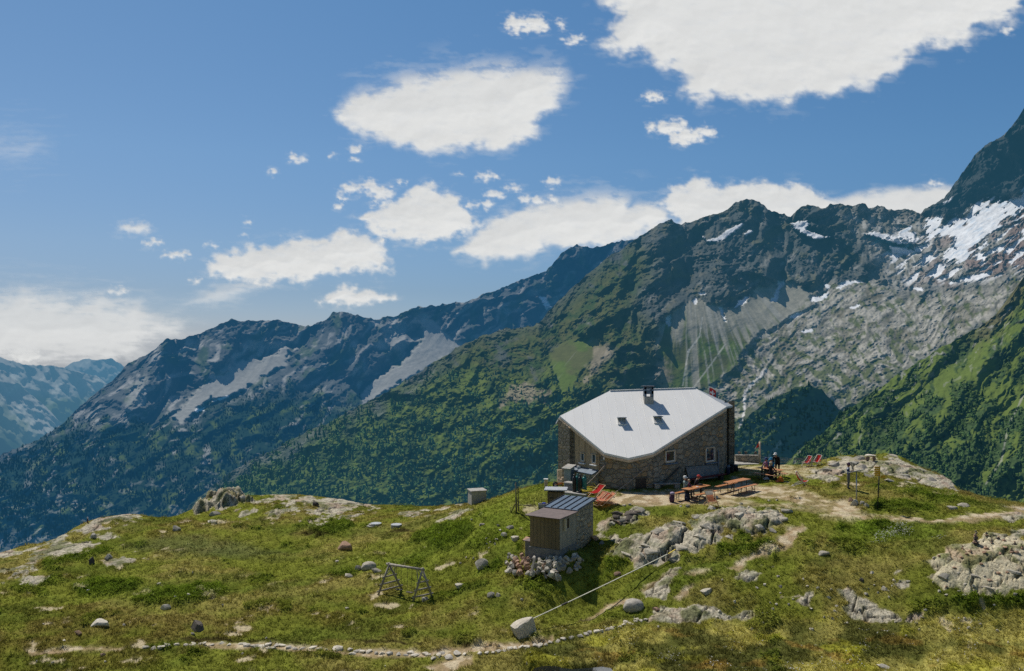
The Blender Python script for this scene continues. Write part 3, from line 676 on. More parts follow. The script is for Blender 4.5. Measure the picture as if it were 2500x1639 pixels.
# what the photograph shows at a pixel, and how far below the camera it lies
CTRL = [(0, 1639, -14.9), (600, 1639, -14.8), (1250, 1639, -14.7), (1900, 1639, -14.4), (2500, 1639, -14.0), (-350, 1639, -15.0), (2850, 1639, -13.8),
 (400, 1580, -14.75), (0, 1560, -14.7), (1000, 1590, -14.6), (1285, 1550, -14.25), (1500, 1512, -13.85), (1800, 1510, -13.6), (2100, 1505, -13.35), (2450, 1520, -13.2),
 (100, 1450, -14.45), (300, 1400, -14.3), (700, 1300, -13.8), (450, 1290, -13.75), (600, 1450, -14.4), (1010, 1465, -14.2), (850, 1385, -14.0), (1000, 1290, -13.25), (1100, 1310, -12.6), (1200, 1300, -11.9), (1200, 1255, -11.35),
 (1150, 1400, -13.3), (1270, 1225, -10.75), (1250, 1420, -13.0), (1300, 1415, -12.85), (1365, 1376, -12.15), (1330, 1400, -12.5), (1405, 1368, -12.0), (1450, 1318, -11.85), (1472, 1292, -11.3), (1520, 1335, -11.75), (1405, 1216, -10.35), (1480, 1420, -12.95), (1400, 1480, -13.75), (1550, 1400, -12.5), (1500, 1228, -10.25),
 (1600, 1435, -12.8), (1700, 1365, -11.9), (1640, 1382, -12.1), (1600, 1300, -11.15), (1850, 1265, -10.5), (1750, 1245, -10.25), (1950, 1335, -11.2), (2000, 1290, -10.6), (2100, 1325, -11.0), (2250, 1300, -10.6), (2200, 1405, -11.9), (2400, 1345, -10.85), (2330, 1325, -10.75), (2300, 1425, -12.0), (2480, 1440, -12.0),
 (2480, 1275, -10.2), (2450, 1245, -10.1), (2300, 1218, -10.0), (2200, 1230, -10.1), (2100, 1200, -9.85), (1900, 1222, -10.15), (1800, 1215, -10.1), (1700, 1225, -10.2), (1900, 1165, -9.85), (2000, 1165, -9.75), (1800, 1430, -12.5), (2000, 1430, -12.4),
 (1550, 1200, -10.0), (1780, 1168, -9.95), (1375, 1205, -10.25), (1330, 1192, -10.25), (1640, 1192, -10.0)]
# the skyline of the near ground: pixel and depth
CREST = [(-400, 1400, 50), (0, 1350, 56), (60, 1332, 57.5), (105, 1326, 58), (157, 1306, 59.5), (180, 1290, 60.5), (215, 1273, 61.5), (315, 1256, 64), (345, 1256, 64.5), (368, 1262, 65), (420, 1262, 66), (470, 1242, 67.5), (515, 1214, 69.5), (545, 1206, 70.5), (600, 1209, 71), (660, 1208, 70.5), (735, 1208, 70), (790, 1214, 69.5), (840, 1221, 69), (893, 1232, 68.5), (945, 1232, 68), (1050, 1236, 66.5), (1115, 1232, 65.5), (1156, 1227, 64.5), (1208, 1219, 63), (1260, 1198, 61.5), (1313, 1186, 62), (1365, 1179, 66),
 (1795, 1128, 68.5), (1850, 1128, 67), (1900, 1134, 65), (1950, 1134, 64), (1985, 1132, 64), (2010, 1122, 64), (2060, 1112, 64), (2120, 1113, 63.5), (2160, 1106, 63.5), (2195, 1112, 63), (2240, 1137, 62), (2290, 1156, 60), (2320, 1172, 58.5), (2342, 1196, 57), (2400, 1212, 56), (2420, 1217, 55.5), (2500, 1227, 54.5), (2900, 1240, 52)]
P, Zv = [], []
for px, py, z in CTRL:
    d = z * F / (CY - py); P.append(((px - CX) / F * d, d)); Zv.append(z)
for px, py, d in CREST:
    z = -(py - CY) / F * d; P.append(((px - CX) / F * d, d)); Zv.append(z)
    P.append(((px - CX) / F * (d + 14), d + 14)); Zv.append(z - 1.5)
for px, z in ((1450, -10.2), (1600, -10.2), (1720, -10.1)): P.append(((px - CX) / F * 66, 66.)); Zv.append(z)
H0 = rbf_fit(P, np.array(Zv), .35)
cx_ = np.array([c[0] for c in CREST]); cd_ = np.array([c[2] for c in CREST])

NCG = 1560; TT = np.linspace(-.80, .80, NCG)
YR = np.concatenate([np.linspace(4, 31.5, 14), np.geomspace(32, 77, 490), np.geomspace(78.5, 150, 22)])
Yg = np.repeat(YR[:, None], NCG, 1); Xg = TT[None, :] * np.maximum(Yg, 33)
YY = np.maximum(Yg, 33)
Hb = H0(Xg, np.minimum(YY, 90)); Hb = np.where(Yg < 33, Hb * Yg / 33, Hb)
PXG = CX + F * Xg / YY
over = np.maximum(Yg - np.interp(PXG, cx_, cd_), 0)
Hb = Hb - .55 * over - .03 * over ** 2
PYG = CY - F * Hb / YY
px, py = PXG, PYG

n_a = fbm(Xg / 7, Yg / 7, 5, 601); n_b = fbm(Xg / 2.1, Yg / 2.1, 5, 611); n_c = fbm(Xg / .7, Yg / .8, 4, 621); n_d = fbm(Xg / 17, Yg / 12, 4, 631)
wpx = px + 16 * n_b + 7 * n_c; wpy = py + 7 * fbm(Xg / 2.1 + 50, Yg / 2.1, 5, 641) + 3 * n_c

# outcrops of bedrock: label, outlines, rise, block height, cell size, bearing of the cracks
OUT = [
 ('broad grey outcrop split by cracks, sloping meadow side of the hut', [zN([(800, 300), (960, 330), (1130, 250), (1240, 180), (1400, 150), (1520, 175), (1620, 130), (1750, 60), (1900, 20), (2120, -10), (2330, 10), (2420, 70), (2440, 150), (2380, 200), (2200, 240), (2060, 200), (1960, 180), (1900, 290), (1780, 330), (1700, 410), (1640, 400), (1580, 330), (1560, 410), (1440, 440), (1300, 450), (1200, 460), (1130, 410), (1000, 390), (1040, 330), (930, 320)])], .55, .42, 1.35, 30, 1.0),
 ('low brown rocks with dark hollow directly behind the small shed', [zN([(850, 120), (900, 90), (1020, 50), (1160, 10), (1290, 10), (1300, 40), (1230, 100), (1160, 130), (1000, 190), (870, 190)]), zN([(860, 215), (960, 195), (1060, 205), (1150, 235), (1050, 260), (900, 250)])], .35, .34, .9, 20, .9),
 ('long lichen-covered rock hump on the skyline behind the signposts', [zQ([(220, 400), (300, 330), (400, 300), (470, 250), (590, 190), (660, 190), (800, 200), (900, 200), (960, 165), (1030, 170), (1140, 260), (1290, 290), (1400, 330), (1540, 400), (1600, 470), (1640, 510), (1560, 520), (1400, 480), (1180, 440), (980, 400), (860, 370), (780, 330), (650, 350), (560, 400), (420, 425), (300, 430)])], .3, .34, 1.3, 15, 1.0),
 ('pale green-grey rock slab carrying the small stone cairns', [zR([(1550, 450), (1640, 400), (1800, 330), (1880, 290), (1960, 260), (2100, 200), (2250, 220), (2400, 280), (2600, 330), (2600, 640), (2400, 650), (2300, 650), (2180, 720), (2050, 760), (1960, 700), (1900, 720), (1780, 640), (1690, 670), (1600, 600), (1540, 560), (1640, 520), (1600, 490)])], .35, .26, 1.25, 12, .75),
 ('flat pale rock flags beside the smooth white boulder', [zN([(1290, 820), (1400, 800), (1560, 800), (1720, 795), (1830, 810), (1900, 850), (2000, 870), (2100, 890), (2190, 900), (2210, 925), (2100, 945), (1900, 930), (1700, 930), (1500, 920), (1330, 940), (1240, 930), (1320, 880)])], .10, .14, .9, 8, .55),
 ('narrow pinkish rock ramp ending below the rope', [zN([(1450, 490), (1570, 475), (1560, 540), (1480, 640), (1420, 735), (1280, 730), (1230, 660), (1330, 630), (1400, 560)])], .08, .12, .7, 40, .6),
 ('scattered flat pale rock patches in the dry grass', [zR([(430, 760), (560, 700), (620, 720), (580, 800), (520, 800)]), zR([(820, 690), (960, 680), (1050, 730), (1200, 790), (1340, 890), (1330, 920), (1130, 960), (980, 940), (900, 850), (940, 800), (860, 750)]), zR([(1270, 520), (1380, 490), (1390, 530), (1330, 580), (1270, 560)]), zR([(1270, 640), (1400, 600), (1440, 640), (1330, 670)]), zR([(1380, 930), (1480, 880), (1560, 900), (1440, 940)]), zR([(0, 520), (130, 500), (330, 460), (280, 490), (110, 560), (20, 600), (-20, 560)]), zR([(-30, 910), (60, 870), (150, 870), (180, 910), (60, 940)]), zR([(360, 730), (440, 690), (520, 720), (430, 750)])], .12, .22, .8, 15, .7),
 ('rust and grey rock bank at the bend of the path', [zR([(2120, 50), (2250, 10), (2400, 0), (2560, -10), (2560, 90), (2400, 80), (2250, 70)]), zR([(2290, 140), (2400, 150), (2500, 170), (2500, 260), (2300, 250)])], .15, .22, .8, 10, .7),
 ('dark pointed crag with lichen at the far end of the meadow', [zL([(1480, 290), (1560, 250), (1700, 165), (1790, 135), (1870, 140), (1950, 215), (2000, 235), (1900, 260), (1780, 290), (1620, 300), (1530, 320)])], .80, .5, 1.5, 25, 1.1),
 ('pale pinkish rock ridge running along the skyline', [zM([(-20, 220), (60, 205), (200, 175), (290, 190), (360, 200), (560, 185), (740, 205), (800, 205), (960, 230), (1050, 285), (1100, 300), (960, 295), (820, 290), (720, 320), (560, 290), (440, 270), (300, 250), (150, 235), (0, 240)])], .26, .24, 1.6, 8, .9),
 ('tilted layered slab below the skyline ridge', [zM([(-30, 340), (60, 320), (240, 290), (330, 300), (520, 290), (780, 290), (720, 340), (560, 330), (420, 350), (240, 360), (80, 370), (-10, 365)]), zM([(480, 430), (520, 390), (640, 365), (760, 360), (930, 325), (920, 355), (760, 385), (660, 400), (600, 420), (520, 450)]), zM([(360, 400), (440, 370), (480, 370), (420, 400)])], .30, .24, 1.0, 18, .85),
 ('flat stone path slabs leading to the concrete cube', [zM([(1190, 330), (1290, 300), (1560, 295), (1500, 320), (1310, 355), (1200, 345)]), zM([(1420, 370), (1600, 320), (1790, 290), (1700, 340), (1520, 375)]), zM([(1580, 260), (1620, 240), (1700, 245), (1660, 275)])], .10, .12, .8, 10, .6),
 ('steep broken rock knob where the meadow drops away', [zL([(400, 540), (520, 490), (620, 430), (760, 380), (900, 335), (1080, 335), (1150, 370), (1000, 385), (900, 410), (850, 440), (770, 480), (690, 490), (560, 500), (470, 530)])], .34, .36, 1.0, 25, 1.0),
 ('pale flat slab lying in the heather', [zL([(690, 525), (820, 490), (960, 490), (950, 520), (820, 525), (720, 535)])], .12, .16, .9, 10, .7),
 ('big smooth tilted slab near the edge of the drop', [zL([(230, 680), (420, 550), (520, 540), (640, 560), (760, 560), (780, 600), (640, 640), (500, 665), (330, 700), (250, 700)]), zL([(50, 770), (180, 710), (330, 710), (280, 770), (130, 790)])], .22, .20, 1.7, 22, .7),
 ('pale slab with torn edge standing out of bright heather', [zL([(830, 760), (880, 700), (960, 655), (1060, 650), (1180, 680), (1100, 690), (1020, 720), (950, 760), (880, 740)])], .24, .2, 1.1, 20, .8),
 ('dark-sided split rock lowest on the slope of slabs', [zL([(-40, 920), (60, 850), (160, 800), (260, 790), (400, 825), (330, 840), (240, 880), (160, 880), (60, 920)])], .30, .26, 1.0, 22, .9),
 ('bare pinkish rock at the very edge of the meadow', [zL([(-60, 640), (100, 630), (240, 600), (400, 550), (380, 570), (200, 640), (110, 680), (-60, 690)])], .12, .16, 1.0, 12, .7),
]
MORE = {1: ['low brown rocks with dark hollow directly behind the small shed', 'narrow rock rib beside the back wall of the shed'],
 6: ['stepped pale rock patch in the turf above the wet ground', 'widest pale rock pavement in the dry grass below the cairns', 'small pale rock face just beside the cairn slab', 'thin broken rock band under the cairn slab', 'crumbling pale rock at the lower rim of the pavement', 'long low brown rock ledge beside the worn path', 'curved rock lip at the end of the rock flags', 'little rock patch between ledge and pavement'],
 7: ['rust and grey rock bank at the bend of the path', 'brown rock step at the border above the cairns'], 10: ['tilted layered slab below the skyline ridge', 'pale rounded slab with green bush on top', 'small slab between the layered and the rounded one'],
 11: ['flat stone pavement leading towards the concrete cube', 'pinkish rock strip sloping up to the concrete cube', 'little rock in front of the concrete cube'], 14: ['big smooth tilted slab near the edge of the drop', 'broken slab below the big smooth one']}
OUT = [(lab if k not in MORE else MORE[k][i], [q], *rest) for k, (lab, polys, *rest) in enumerate(OUT) for i, q in enumerate(polys)]
OUT_SLAB = [o[0].startswith('pale green-grey rock slab') for o in OUT].index(True); crack_ = np.zeros(px.shape); rock_id = np.full(px.shape, -1); rock_m = np.zeros(px.shape); rise = np.zeros(px.shape)
near = Yg > 32
for k, (lab, polys, A, B, cell, ang, crk) in enumerate(OUT):
    d = np.maximum.reduce([sdf(p, wpx, wpy, 30) for p in polys])
    hit = d > -30
    if not hit.any(): continue
    d = d + (9 if k == OUT_SLAB else 20 if A > .2 else 13) * fbm(Xg / 1.4 + k, Yg / 1.8, 5, 705 + k, .55) - 2.5
    big = A > .75
    A, B = (A, B * .8) if big else (A * .34, B * .3) if k == OUT_SLAB else (A * .5, B * .5)
    m = sst(-2.0, 2.0, d)
    xx, yy = rot(Xg[hit], Yg[hit] * .9, ang)
    w_ = .25 * fbm(xx / 1.1, yy / 1.1, 4, 700 + k)
    f1, f2, ci = worley(xx / (cell * 1.7) + w_, yy / cell + w_, 720 + k)
    g1, g2, gi = worley(xx / (cell * .62) + w_ * 2, yy / (cell * .36) + w_ * 2, 740 + k)
    blk = (ci - .35) * B + (gi - .5) * B * .42 + .10 * B * fbm(xx / .5, yy / .4, 4, 760 + k)
    lay = ridged(xx / 2.0, yy / .5, 4, 780 + k) * B * .30
    crack_[hit] = np.where(m[hit] > rock_m[hit], np.maximum(sst(.085, .02, f2 - f1), .8 * sst(.075, .015, g2 - g1) * sst(-.2, .3, w_ * 4)), crack_[hit])
    hgt = A * sst(-2, 26, d[hit]) + sst(-1, 5, d[hit]) * (blk + lay - crk * (.20 * sst(.11, .0, f2 - f1) + .09 * sst(.10, 0, g2 - g1)))
    # the far skyline rocks must not outgrow the skyline of the photograph
    lim = 1.0 if big else sst(0.0, 6.0, np.interp(px[hit], cx_, cd_) - Yg[hit]) * .65 + .35
    rise[hit] = np.maximum(rise[hit], hgt * lim) if False else np.where(m[hit] > rock_m[hit], hgt * lim, rise[hit])
    rock_id[hit] = np.where(m[hit] > rock_m[hit], k, rock_id[hit])
    rock_m[hit] = np.maximum(rock_m[hit], m[hit])
PEAT = [zL([(1390, 1312), (1500, 1302), (1700, 1302), (1880, 1302), (1900, 1322), (1600, 1332), (1420, 1338)]), zM([(-10, 1312), (200, 1312), (430, 1337), (430, 1350), (250, 1328), (0, 1328)]), zM([(1650, 1360), (1730, 1343), (1760, 1368), (1680, 1378)]), zM([(900, 1315), (1100, 1333), (1380, 1352), (1380, 1368), (1100, 1352), (920, 1340)]), zM([(1080, 485), (1300, 455), (1310, 480), (1100, 500)]), zM([(350, 485), (620, 480), (660, 492), (500, 498)]), zN([(1380, 560), (1440, 525), (1420, 560), (1280, 660), (1250, 665)]), zN([(700, 940), (790, 900), (800, 908), (720, 952)])]

# trodden earth, paths and gravel
SOILP = [(zN([(1960, 480), (2160, 400), (2300, 320), (2430, 210), (2560, 130), (2600, 170), (2480, 300), (2330, 370), (2150, 440), (2050, 500)]), 1.0), (zN([(1220, 650), (1330, 580), (1440, 520), (1560, 500), (1490, 620), (1400, 680), (1280, 700)]), .8),
 (zN([(930, 790), (1080, 740), (1240, 715), (1180, 760), (1000, 820), (860, 900), (700, 950), (800, 880)]), .95), (zN([(1500, 740), (1560, 690), (1700, 650), (1640, 720), (1560, 770)]), .75), (zN([(1600, 540), (1760, 510), (1840, 520), (1700, 570)]), .6),
 (zL([(200, 1390), (600, 1375), (900, 1370), (1000, 1385), (700, 1400), (400, 1415), (230, 1410)]), 1.0), (zM([(-300, 1340), (0, 1335), (300, 1345), (520, 1375), (700, 1395), (900, 1385), (1300, 1400), (1600, 1385), (1900, 1345), (2200, 1330), (2400, 1280), (2400, 1320), (2100, 1405), (1750, 1440), (1300, 1450), (900, 1440), (560, 1410), (200, 1380), (-300, 1380)]), 1.0), (zM([(1460, 1480), (1600, 1440), (1760, 1460), (1760, 1530), (1560, 1570), (1400, 1540)]), .9),
 (zR([(-400, -90), (-200, -110), (200, -40), (500, -30), (800, 0), (1100, 60), (1400, 85), (1700, 90), (1950, 60), (2150, 30), (2400, -10), (2400, 15), (2160, 55), (1900, 88), (1600, 102), (1200, 95), (900, 50), (600, 20), (200, -10), (-100, -20), (-300, -40)]), .62), (zR([(760, 20), (1000, 54), (1300, 76), (1600, 80), (1850, 66), (2100, 28), (2300, -4), (2420, -18), (2420, 12), (2300, 34), (2120, 68), (1880, 102), (1600, 112), (1300, 106), (1000, 86), (740, 50)]), 1.0),
 ([(1440, 1212), (1560, 1200), (1680, 1195), (1760, 1185), (1790, 1165), (1850, 1180), (1880, 1200), (1830, 1215), (1740, 1222), (1660, 1232), (1560, 1236), (1480, 1228)], 1.0), ([(1850, 1185), (1960, 1195), (1990, 1210), (1930, 1225), (1860, 1215)], .7), ([(1960, 1205), (2040, 1225), (2100, 1240), (2080, 1256), (1980, 1240), (1920, 1225)], .75), ([(1800, 1140), (1900, 1128), (1960, 1138), (1930, 1160), (1860, 1165), (1800, 1160)], .5),
 ([(2010, 1235), (2090, 1245), (2140, 1265), (2080, 1275), (2000, 1255)], .5), (zQ([(430, 620), (640, 600), (760, 700), (680, 720), (500, 660)]), .7), (zQ([(250, 300), (420, 330), (240, 420), (100, 330)]), .5)]
soilm = np.zeros(px.shape)
for p, s in SOILP: soilm = np.maximum(soilm, s * sst(-5, 6, sdf(p, wpx, wpy, 30)))
soilm *= .74 + .5 * sst(-.5, .2, n_c + n_b)
soilm = np.clip(np.maximum(soilm, .75 * sst(.52, .68, n_b + .45 * n_c) * sst(.0, .4, n_d + .25)), 0, 1)
SHR = [zL([(560, 900), (700, 860), (900, 840), (1100, 860), (1000, 950), (900, 950), (640, 960)]), zL([(1020, 1040), (1200, 960), (1400, 930), (1700, 880), (1800, 950), (1700, 1000), (1500, 1040), (1250, 1050), (1050, 1060)]), zL([(320, 760), (380, 690), (500, 670), (640, 640), (780, 600), (880, 610), (860, 650), (600, 700), (480, 740), (360, 780)]), zL([(240, 870), (360, 830), (500, 820), (520, 840), (400, 870), (270, 890)]),
 zM([(490, 470), (600, 410), (700, 370), (830, 380), (830, 450), (740, 480), (560, 495)]), zM([(1280, 560), (1380, 440), (1500, 400), (1740, 390), (1750, 470), (1650, 560), (1520, 630), (1400, 560)]), zM([(600, 830), (720, 790), (830, 765), (860, 800), (700, 840)]), zM([(1870, 720), (1960, 680), (1990, 740), (1940, 800), (1820, 800)]),
 [(1257, 1352), (1262, 1328), (1275, 1325), (1280, 1352)], zN([(1720, 250), (1750, 190), (1830, 185), (1840, 250), (1760, 275)]), zN([(2020, 260), (2080, 215), (2160, 235), (2170, 300), (2080, 300)]), zN([(1860, 330), (1960, 290), (2120, 320), (2320, 280), (2400, 300), (2300, 370), (2000, 385), (1880, 370)]), zN([(960, 440), (1050, 410), (1120, 420), (1130, 460), (1000, 470)]), zN([(1570, 440), (1620, 410), (1660, 430), (1600, 460)]), zN([(330, 1100), (380, 1065), (440, 1080), (430, 1110)]),
 zQ([(830, 640), (1000, 600), (1200, 620), (1400, 670), (1480, 700), (1200, 720), (900, 690)]), zQ([(1050, 540), (1250, 500), (1480, 530), (1640, 560), (1700, 600), (1560, 620), (1300, 580)]), zQ([(480, 830), (560, 790), (620, 820), (560, 860)]), zQ([(780, 500), (860, 470), (960, 490), (930, 520), (820, 520)]), zR([(800, 150), (880, 110), (920, 140), (860, 175)]), zR([(1130, 140), (1250, 120), (1420, 130), (1330, 160), (1180, 160)]),
 zR([(2000, 700), (2200, 740), (2400, 690), (2500, 700), (2500, 780), (2300, 830), (2100, 800), (1900, 830), (1700, 760)])]
shr = np.zeros(px.shape)
for p in SHR: shr = np.maximum(shr, sst(-6, 7, sdf(p, wpx, wpy, 30)))
shr = np.maximum(shr, sst(.46, .62, fbm(Xg / 3.3, Yg / 2.6, 5, 651) + .12 * n_d) * .6) * (1 - rock_m)
shr *= sst(1, -2, np.abs(px - 1580) - 200) * 0 + 1
hutzone = sst(3, 0, sdf([(1340, 1225), (1340, 1160), (1800, 1130), (1900, 1140), (1960, 1190), (1900, 1225), (1700, 1245), (1440, 1235)], px, py, 30) * -1) 
shr *= 1 - hutzone

hum = .10 * n_b + .15 * n_a + .055 * n_c + .16 * n_d * sst(36, 50, Yg)
lim = sst(-1, 8, np.interp(px, cx_, cd_) - Yg) * .9 + .1
flat = 1 - .85 * hutzone
Hg = Hb + (hum * flat * (1 - .6 * soilm) + shr * (.10 + .10 * sst(-.4, .5, n_c))) * lim * np.where(Yg > 32.1, 1, 0) + rise * np.where(Yg > 32.1, 1, 0) - .05 * soilm * (Yg > 32.1)

pool_d = sdf([(1290, 1648), (1300, 1630), (1330, 1624), (1362, 1625), (1380, 1631), (1400, 1633), (1440, 1629), (1470, 1626), (1496, 1630), (1506, 1648), (1470, 1664), (1380, 1668), (1306, 1662)], px, py, 40)
Hg = np.where(pool_d > -8, np.where(pool_d > 0, np.minimum(Hg, -14.74), np.minimum(Hg, -14.53 - .2 * sst(-8, 0, pool_d))), Hg)
def G(X, Y):
    """height of the near ground"""
    Y = float(Y); t = X / max(Y, 33)
    a = np.interp(Y, YR, np.arange(len(YR))); b = (t + .8) / 1.6 * (NCG - 1)
    i = int(min(max(a, 0), len(YR) - 2)); j = int(min(max(b, 0), NCG - 2)); u = a - i; v = min(max(b - j, 0), 1)
    return float((Hg[i, j] * (1 - v) + Hg[i, j + 1] * v) * (1 - u) + (Hg[i + 1, j] * (1 - v) + Hg[i + 1, j + 1] * v) * u)
def gp(px, py, lo=33.0, hi=80):
    """the first point of the ground seen at a pixel of the photograph"""
    s = (CY - py) / F; t = (px - CX) / F
    Y = lo
    while Y < hi:
        if G(t * Y, Y) >= s * Y: break
        Y += .08
    a, b = Y - .08, Y
    for _ in range(12):
        m = (a + b) / 2
        if G(t * m, m) >= s * m: b = m
        else: a = m
    return Vector((t * b, b, G(t * b, b)))
def onG(X, Y, dz=0.0): return Vector((X, Y, G(X, Y) + dz))

# colours of the turf
olive = np.array([.146, .172, .022]); dry = np.array([.205, .190, .050]); brown = np.array([.118, .088, .024]); green = np.array([.108, .168, .012]); deep = np.array([.062, .105, .012]); moss = np.array([.21, .215, .016])
rust = np.array([.20, .125, .03]); earth = np.array([.33, .25, .165]); gravel = np.array([.48, .42, .32])
c = mix(olive, dry, sst(-.25, .5, n_a + .5 * n_b))
c = mix(c, brown, .5 * sst(-.05, .5, n_d + .6 * n_b - .12))
c = mix(c, np.array([.070, .105, .014]), .55 * sst(.05, .45, fbm(Xg / 5 + 3, Yg / 3.6, 5, 633)))
GRN = [(zM([(0, 1040), (400, 960), (900, 930), (1500, 900), (2000, 860), (2400, 1000), (2200, 900), (1900, 830), (1700, 700), (1500, 640), (1300, 640), (800, 650), (600, 700), (1000, 800), (900, 950), (500, 1050)]), .5), (zN([(-100, 640), (100, 640), (400, 620), (560, 640), (760, 660), (900, 520), (1000, 460), (1100, 480), (900, 620), (700, 720), (300, 700), (-100, 720)]), .85), (zQ([(480, 860), (560, 770), (800, 750), (1100, 810), (1400, 820), (1500, 900), (1300, 970), (1000, 980), (700, 990), (480, 980)]), .95),
 (zM([(1200, 700), (1500, 480), (1900, 240), (2233, 130), (2400, 100), (2400, 350), (2200, 480), (2000, 640), (1700, 700), (1400, 720)]), .62), ([(1300, 1190), (1420, 1185), (1450, 1215), (1420, 1230), (1280, 1235)], .7), ([(1440, 1245), (1600, 1240), (1750, 1235), (1860, 1225), (1960, 1235), (1930, 1260), (1800, 1240), (1600, 1260), (1480, 1300), (1450, 1290)], .55),
 (zN([(1650, 480), (1900, 400), (2300, 380), (2380, 450), (2000, 520), (1750, 640), (1500, 720), (1450, 650)]), .6), (zL([(600, 860), (1000, 830), (1800, 880), (1850, 960), (1500, 1060), (1000, 1080), (600, 980)]), .7), (zL([(330, 780), (900, 600), (900, 680), (500, 760)]), .5), ([(1880, 1150), (2000, 1140), (1990, 1190), (1900, 1195)], .45), (zL([(0, 1400), (200, 1420), (250, 1560), (0, 1560)]), .5), (zR([(0, 560), (200, 470), (700, 330), (1400, 290), (1750, 260), (1500, 380), (800, 400), (300, 560), (60, 680)]), .35)]
gm = np.zeros(px.shape)
for p, s in GRN: gm = np.maximum(gm, s * sst(-16, 22, sdf(p, wpx, wpy, 60)))
c = mix(c, green, np.clip(gm * (.7 + .5 * n_b), 0, 1))
c = mix(c, np.array([.10, .115, .055]), .55 * sst(-10, 20, sdf(zL([(900, 620), (1100, 520), (1500, 480), (2000, 560), (2300, 640), (2100, 680), (1300, 660)]), wpx, wpy, 60)))
bog = sst(-30, 30, sdf(zN([(250, 1150), (900, 1050), (1500, 940), (2200, 940), (3200, 900), (4700, 900), (4700, 1500), (250, 1500)]), wpx, wpy, 60))
bc = mix(dry * 1.2, np.array([.062, .070, .018]), sst(-.1, .4, n_a * .7 + .8 * fbm(Xg / 3.1 + 7, Yg / 2.2, 4, 661)))
bc = mix(bc, moss, .75 * sst(.2, .5, fbm(Xg / 2.3, Yg / 1.6, 4, 671))); bc = mix(bc, rust, .7 * sst(.3, .55, fbm(Xg / 2.6 + 30, Yg / 1.4, 4, 681)))
c = mix(c, bc * 1.42, bog * .85)
wet = sst(-12, 14, sdf(zN([(230, 1225), (700, 1195), (1100, 1215), (1500, 1190), (1900, 1225), (2150, 1280), (2260, 1400), (230, 1400)]), wpx, wpy, 40)) * sst(-.35, .25, fbm(Xg / 1.6, Yg / .9, 4, 663))
wet = np.maximum(wet, .8 * sst(-10, 10, sdf(zR([(1080, 1000), (1250, 990), (1500, 1080), (1420, 1250), (1300, 1300), (1180, 1150)]), wpx, wpy, 40)) * sst(-.4, .3, n_c + n_b))
c = mix(c, np.array([.045, .052, .014]), .6 * wet)
c = mix(c, mix(deep, green * .75, sst(-.3, .4, n_c + .6 * n_b)), shr * .88)
c = c * np.clip(1.04 + .38 * n_c + .2 * n_b, .45, 1.7)[..., None]
c = mix(c, mix(earth, gravel, sst(-.2, .35, n_c + .3 * n_b)), np.clip(soilm * 1.05, 0, 1))
# pale rock colours: lichen, rust, moss; soil and painted shade darken the joints
rc = mix(np.array([.54, .49, .38]), np.array([.36, .325, .25]), sst(-.2, .5, n_b + .5 * n_c))
rc = mix(rc, np.array([.44, .325, .245]), .7 * sst(.12, .5, fbm(Xg / 1.8 + 90, Yg / 1.5, 4, 691)))
rc = mix(rc, np.array([.30, .31, .19]), .5 * sst(.05, .5, fbm(Xg / 1.1 + 60, Yg / 1.1, 4, 693)))
lowp = sst(.06, -.10, rise - .3 * np.where(rock_id >= 0, np.array([o[2] + .3 * o[3] for o in OUT] + [0])[rock_id], 0))
rc = mix(rc, mix(deep, olive, .5), .55 * sst(.08, .45, n_b + .6 * n_c) * rock_m)
rc = rc * (1 - .72 * crack_ * rock_m * np.where(rock_id == OUT_SLAB, .6, 1))[..., None]
rc = np.where((rock_id == OUT_SLAB)[..., None], rc * np.array([1.12, 1.10, 1.0]), rc)
c = mix(c, rc, rock_m)
peat = np.zeros(px.shape)
for q in PEAT: peat = np.maximum(peat, sst(-3, 3, sdf(q, wpx, wpy, 20)))
c = mix(c, np.array([.035, .026, .014]), .85 * peat * (1 - rock_m))
c = c * (1 + (np.array([.24, .18, .06]) * (1 - rock_m[..., None])))
lum = (c @ np.array([.35, .55, .1]))[..., None]; c = c + .10 * (lum * np.array([1.06, .98, .62]) - c) * (1 - rock_m[..., None])
c = np.clip(c, .004, .75)
COLG = c

def ground_material(name, rockish):
    t = NT(name)
    at = t.n('ShaderNodeAttribute', attribute_name='col'); v = t.coord('Object')
    n1 = t.noise(v, 7.0, 4, 0.65); n2 = t.noise(v, 30.0, 2, 0.6); n3 = t.noise(v, 2.2, 5, .6)
    g = t.ramp(n1, [(0.28, (.7, .7, .7)), (0.72, (1.3, 1.3, 1.3))]) if not rockish else t.ramp(n1, [(0.3, (.66, .66, .66)), (0.7, (1.3, 1.3, 1.3))])
    c = t.mixc(1.0, at.outputs['Color'], g, 'MULTIPLY')
    if rockish:
        vo = t.n('ShaderNodeTexVoronoi', feature='DISTANCE_TO_EDGE'); vo.inputs['Scale'].default_value = 2.3; vo.inputs['Randomness'].default_value = 1
        vv = t.n('ShaderNodeVectorMath', operation='ADD'); nn = t.n('ShaderNodeTexNoise'); nn.inputs['Scale'].default_value = 1.6; nn.inputs['Detail'].default_value = 4
        t.l(v, nn.inputs['Vector']); t.l(v, vv.inputs[0]); t.l(nn.outputs['Color'], vv.inputs[1]); t.l(vv.outputs[0], vo.inputs['Vector'])
        k = t.ramp(vo.outputs['Distance'], [(0.0, (.25, .24, .22)), (0.05, (1, 1, 1))])
        c = t.mixc(.75, c, k, 'MULTIPLY')
        sp = t.ramp(n2, [(.42, (1, 1, 1)), (.60, (.72, .72, .68))]); c = t.mixc(.7, c, sp, 'MULTIPLY')
        h = t.math('ADD', n3, t.math('MULTIPLY', n1, .5)); b = t.bsdf(c, .92, 0, .03, h, .8, .10)
    else:
        b = t.bsdf(c, .95, 0, 0.0, t.math('ADD', n1, t.math('MULTIPLY', n2, .6)), .9, .08)
    return t.done(b)
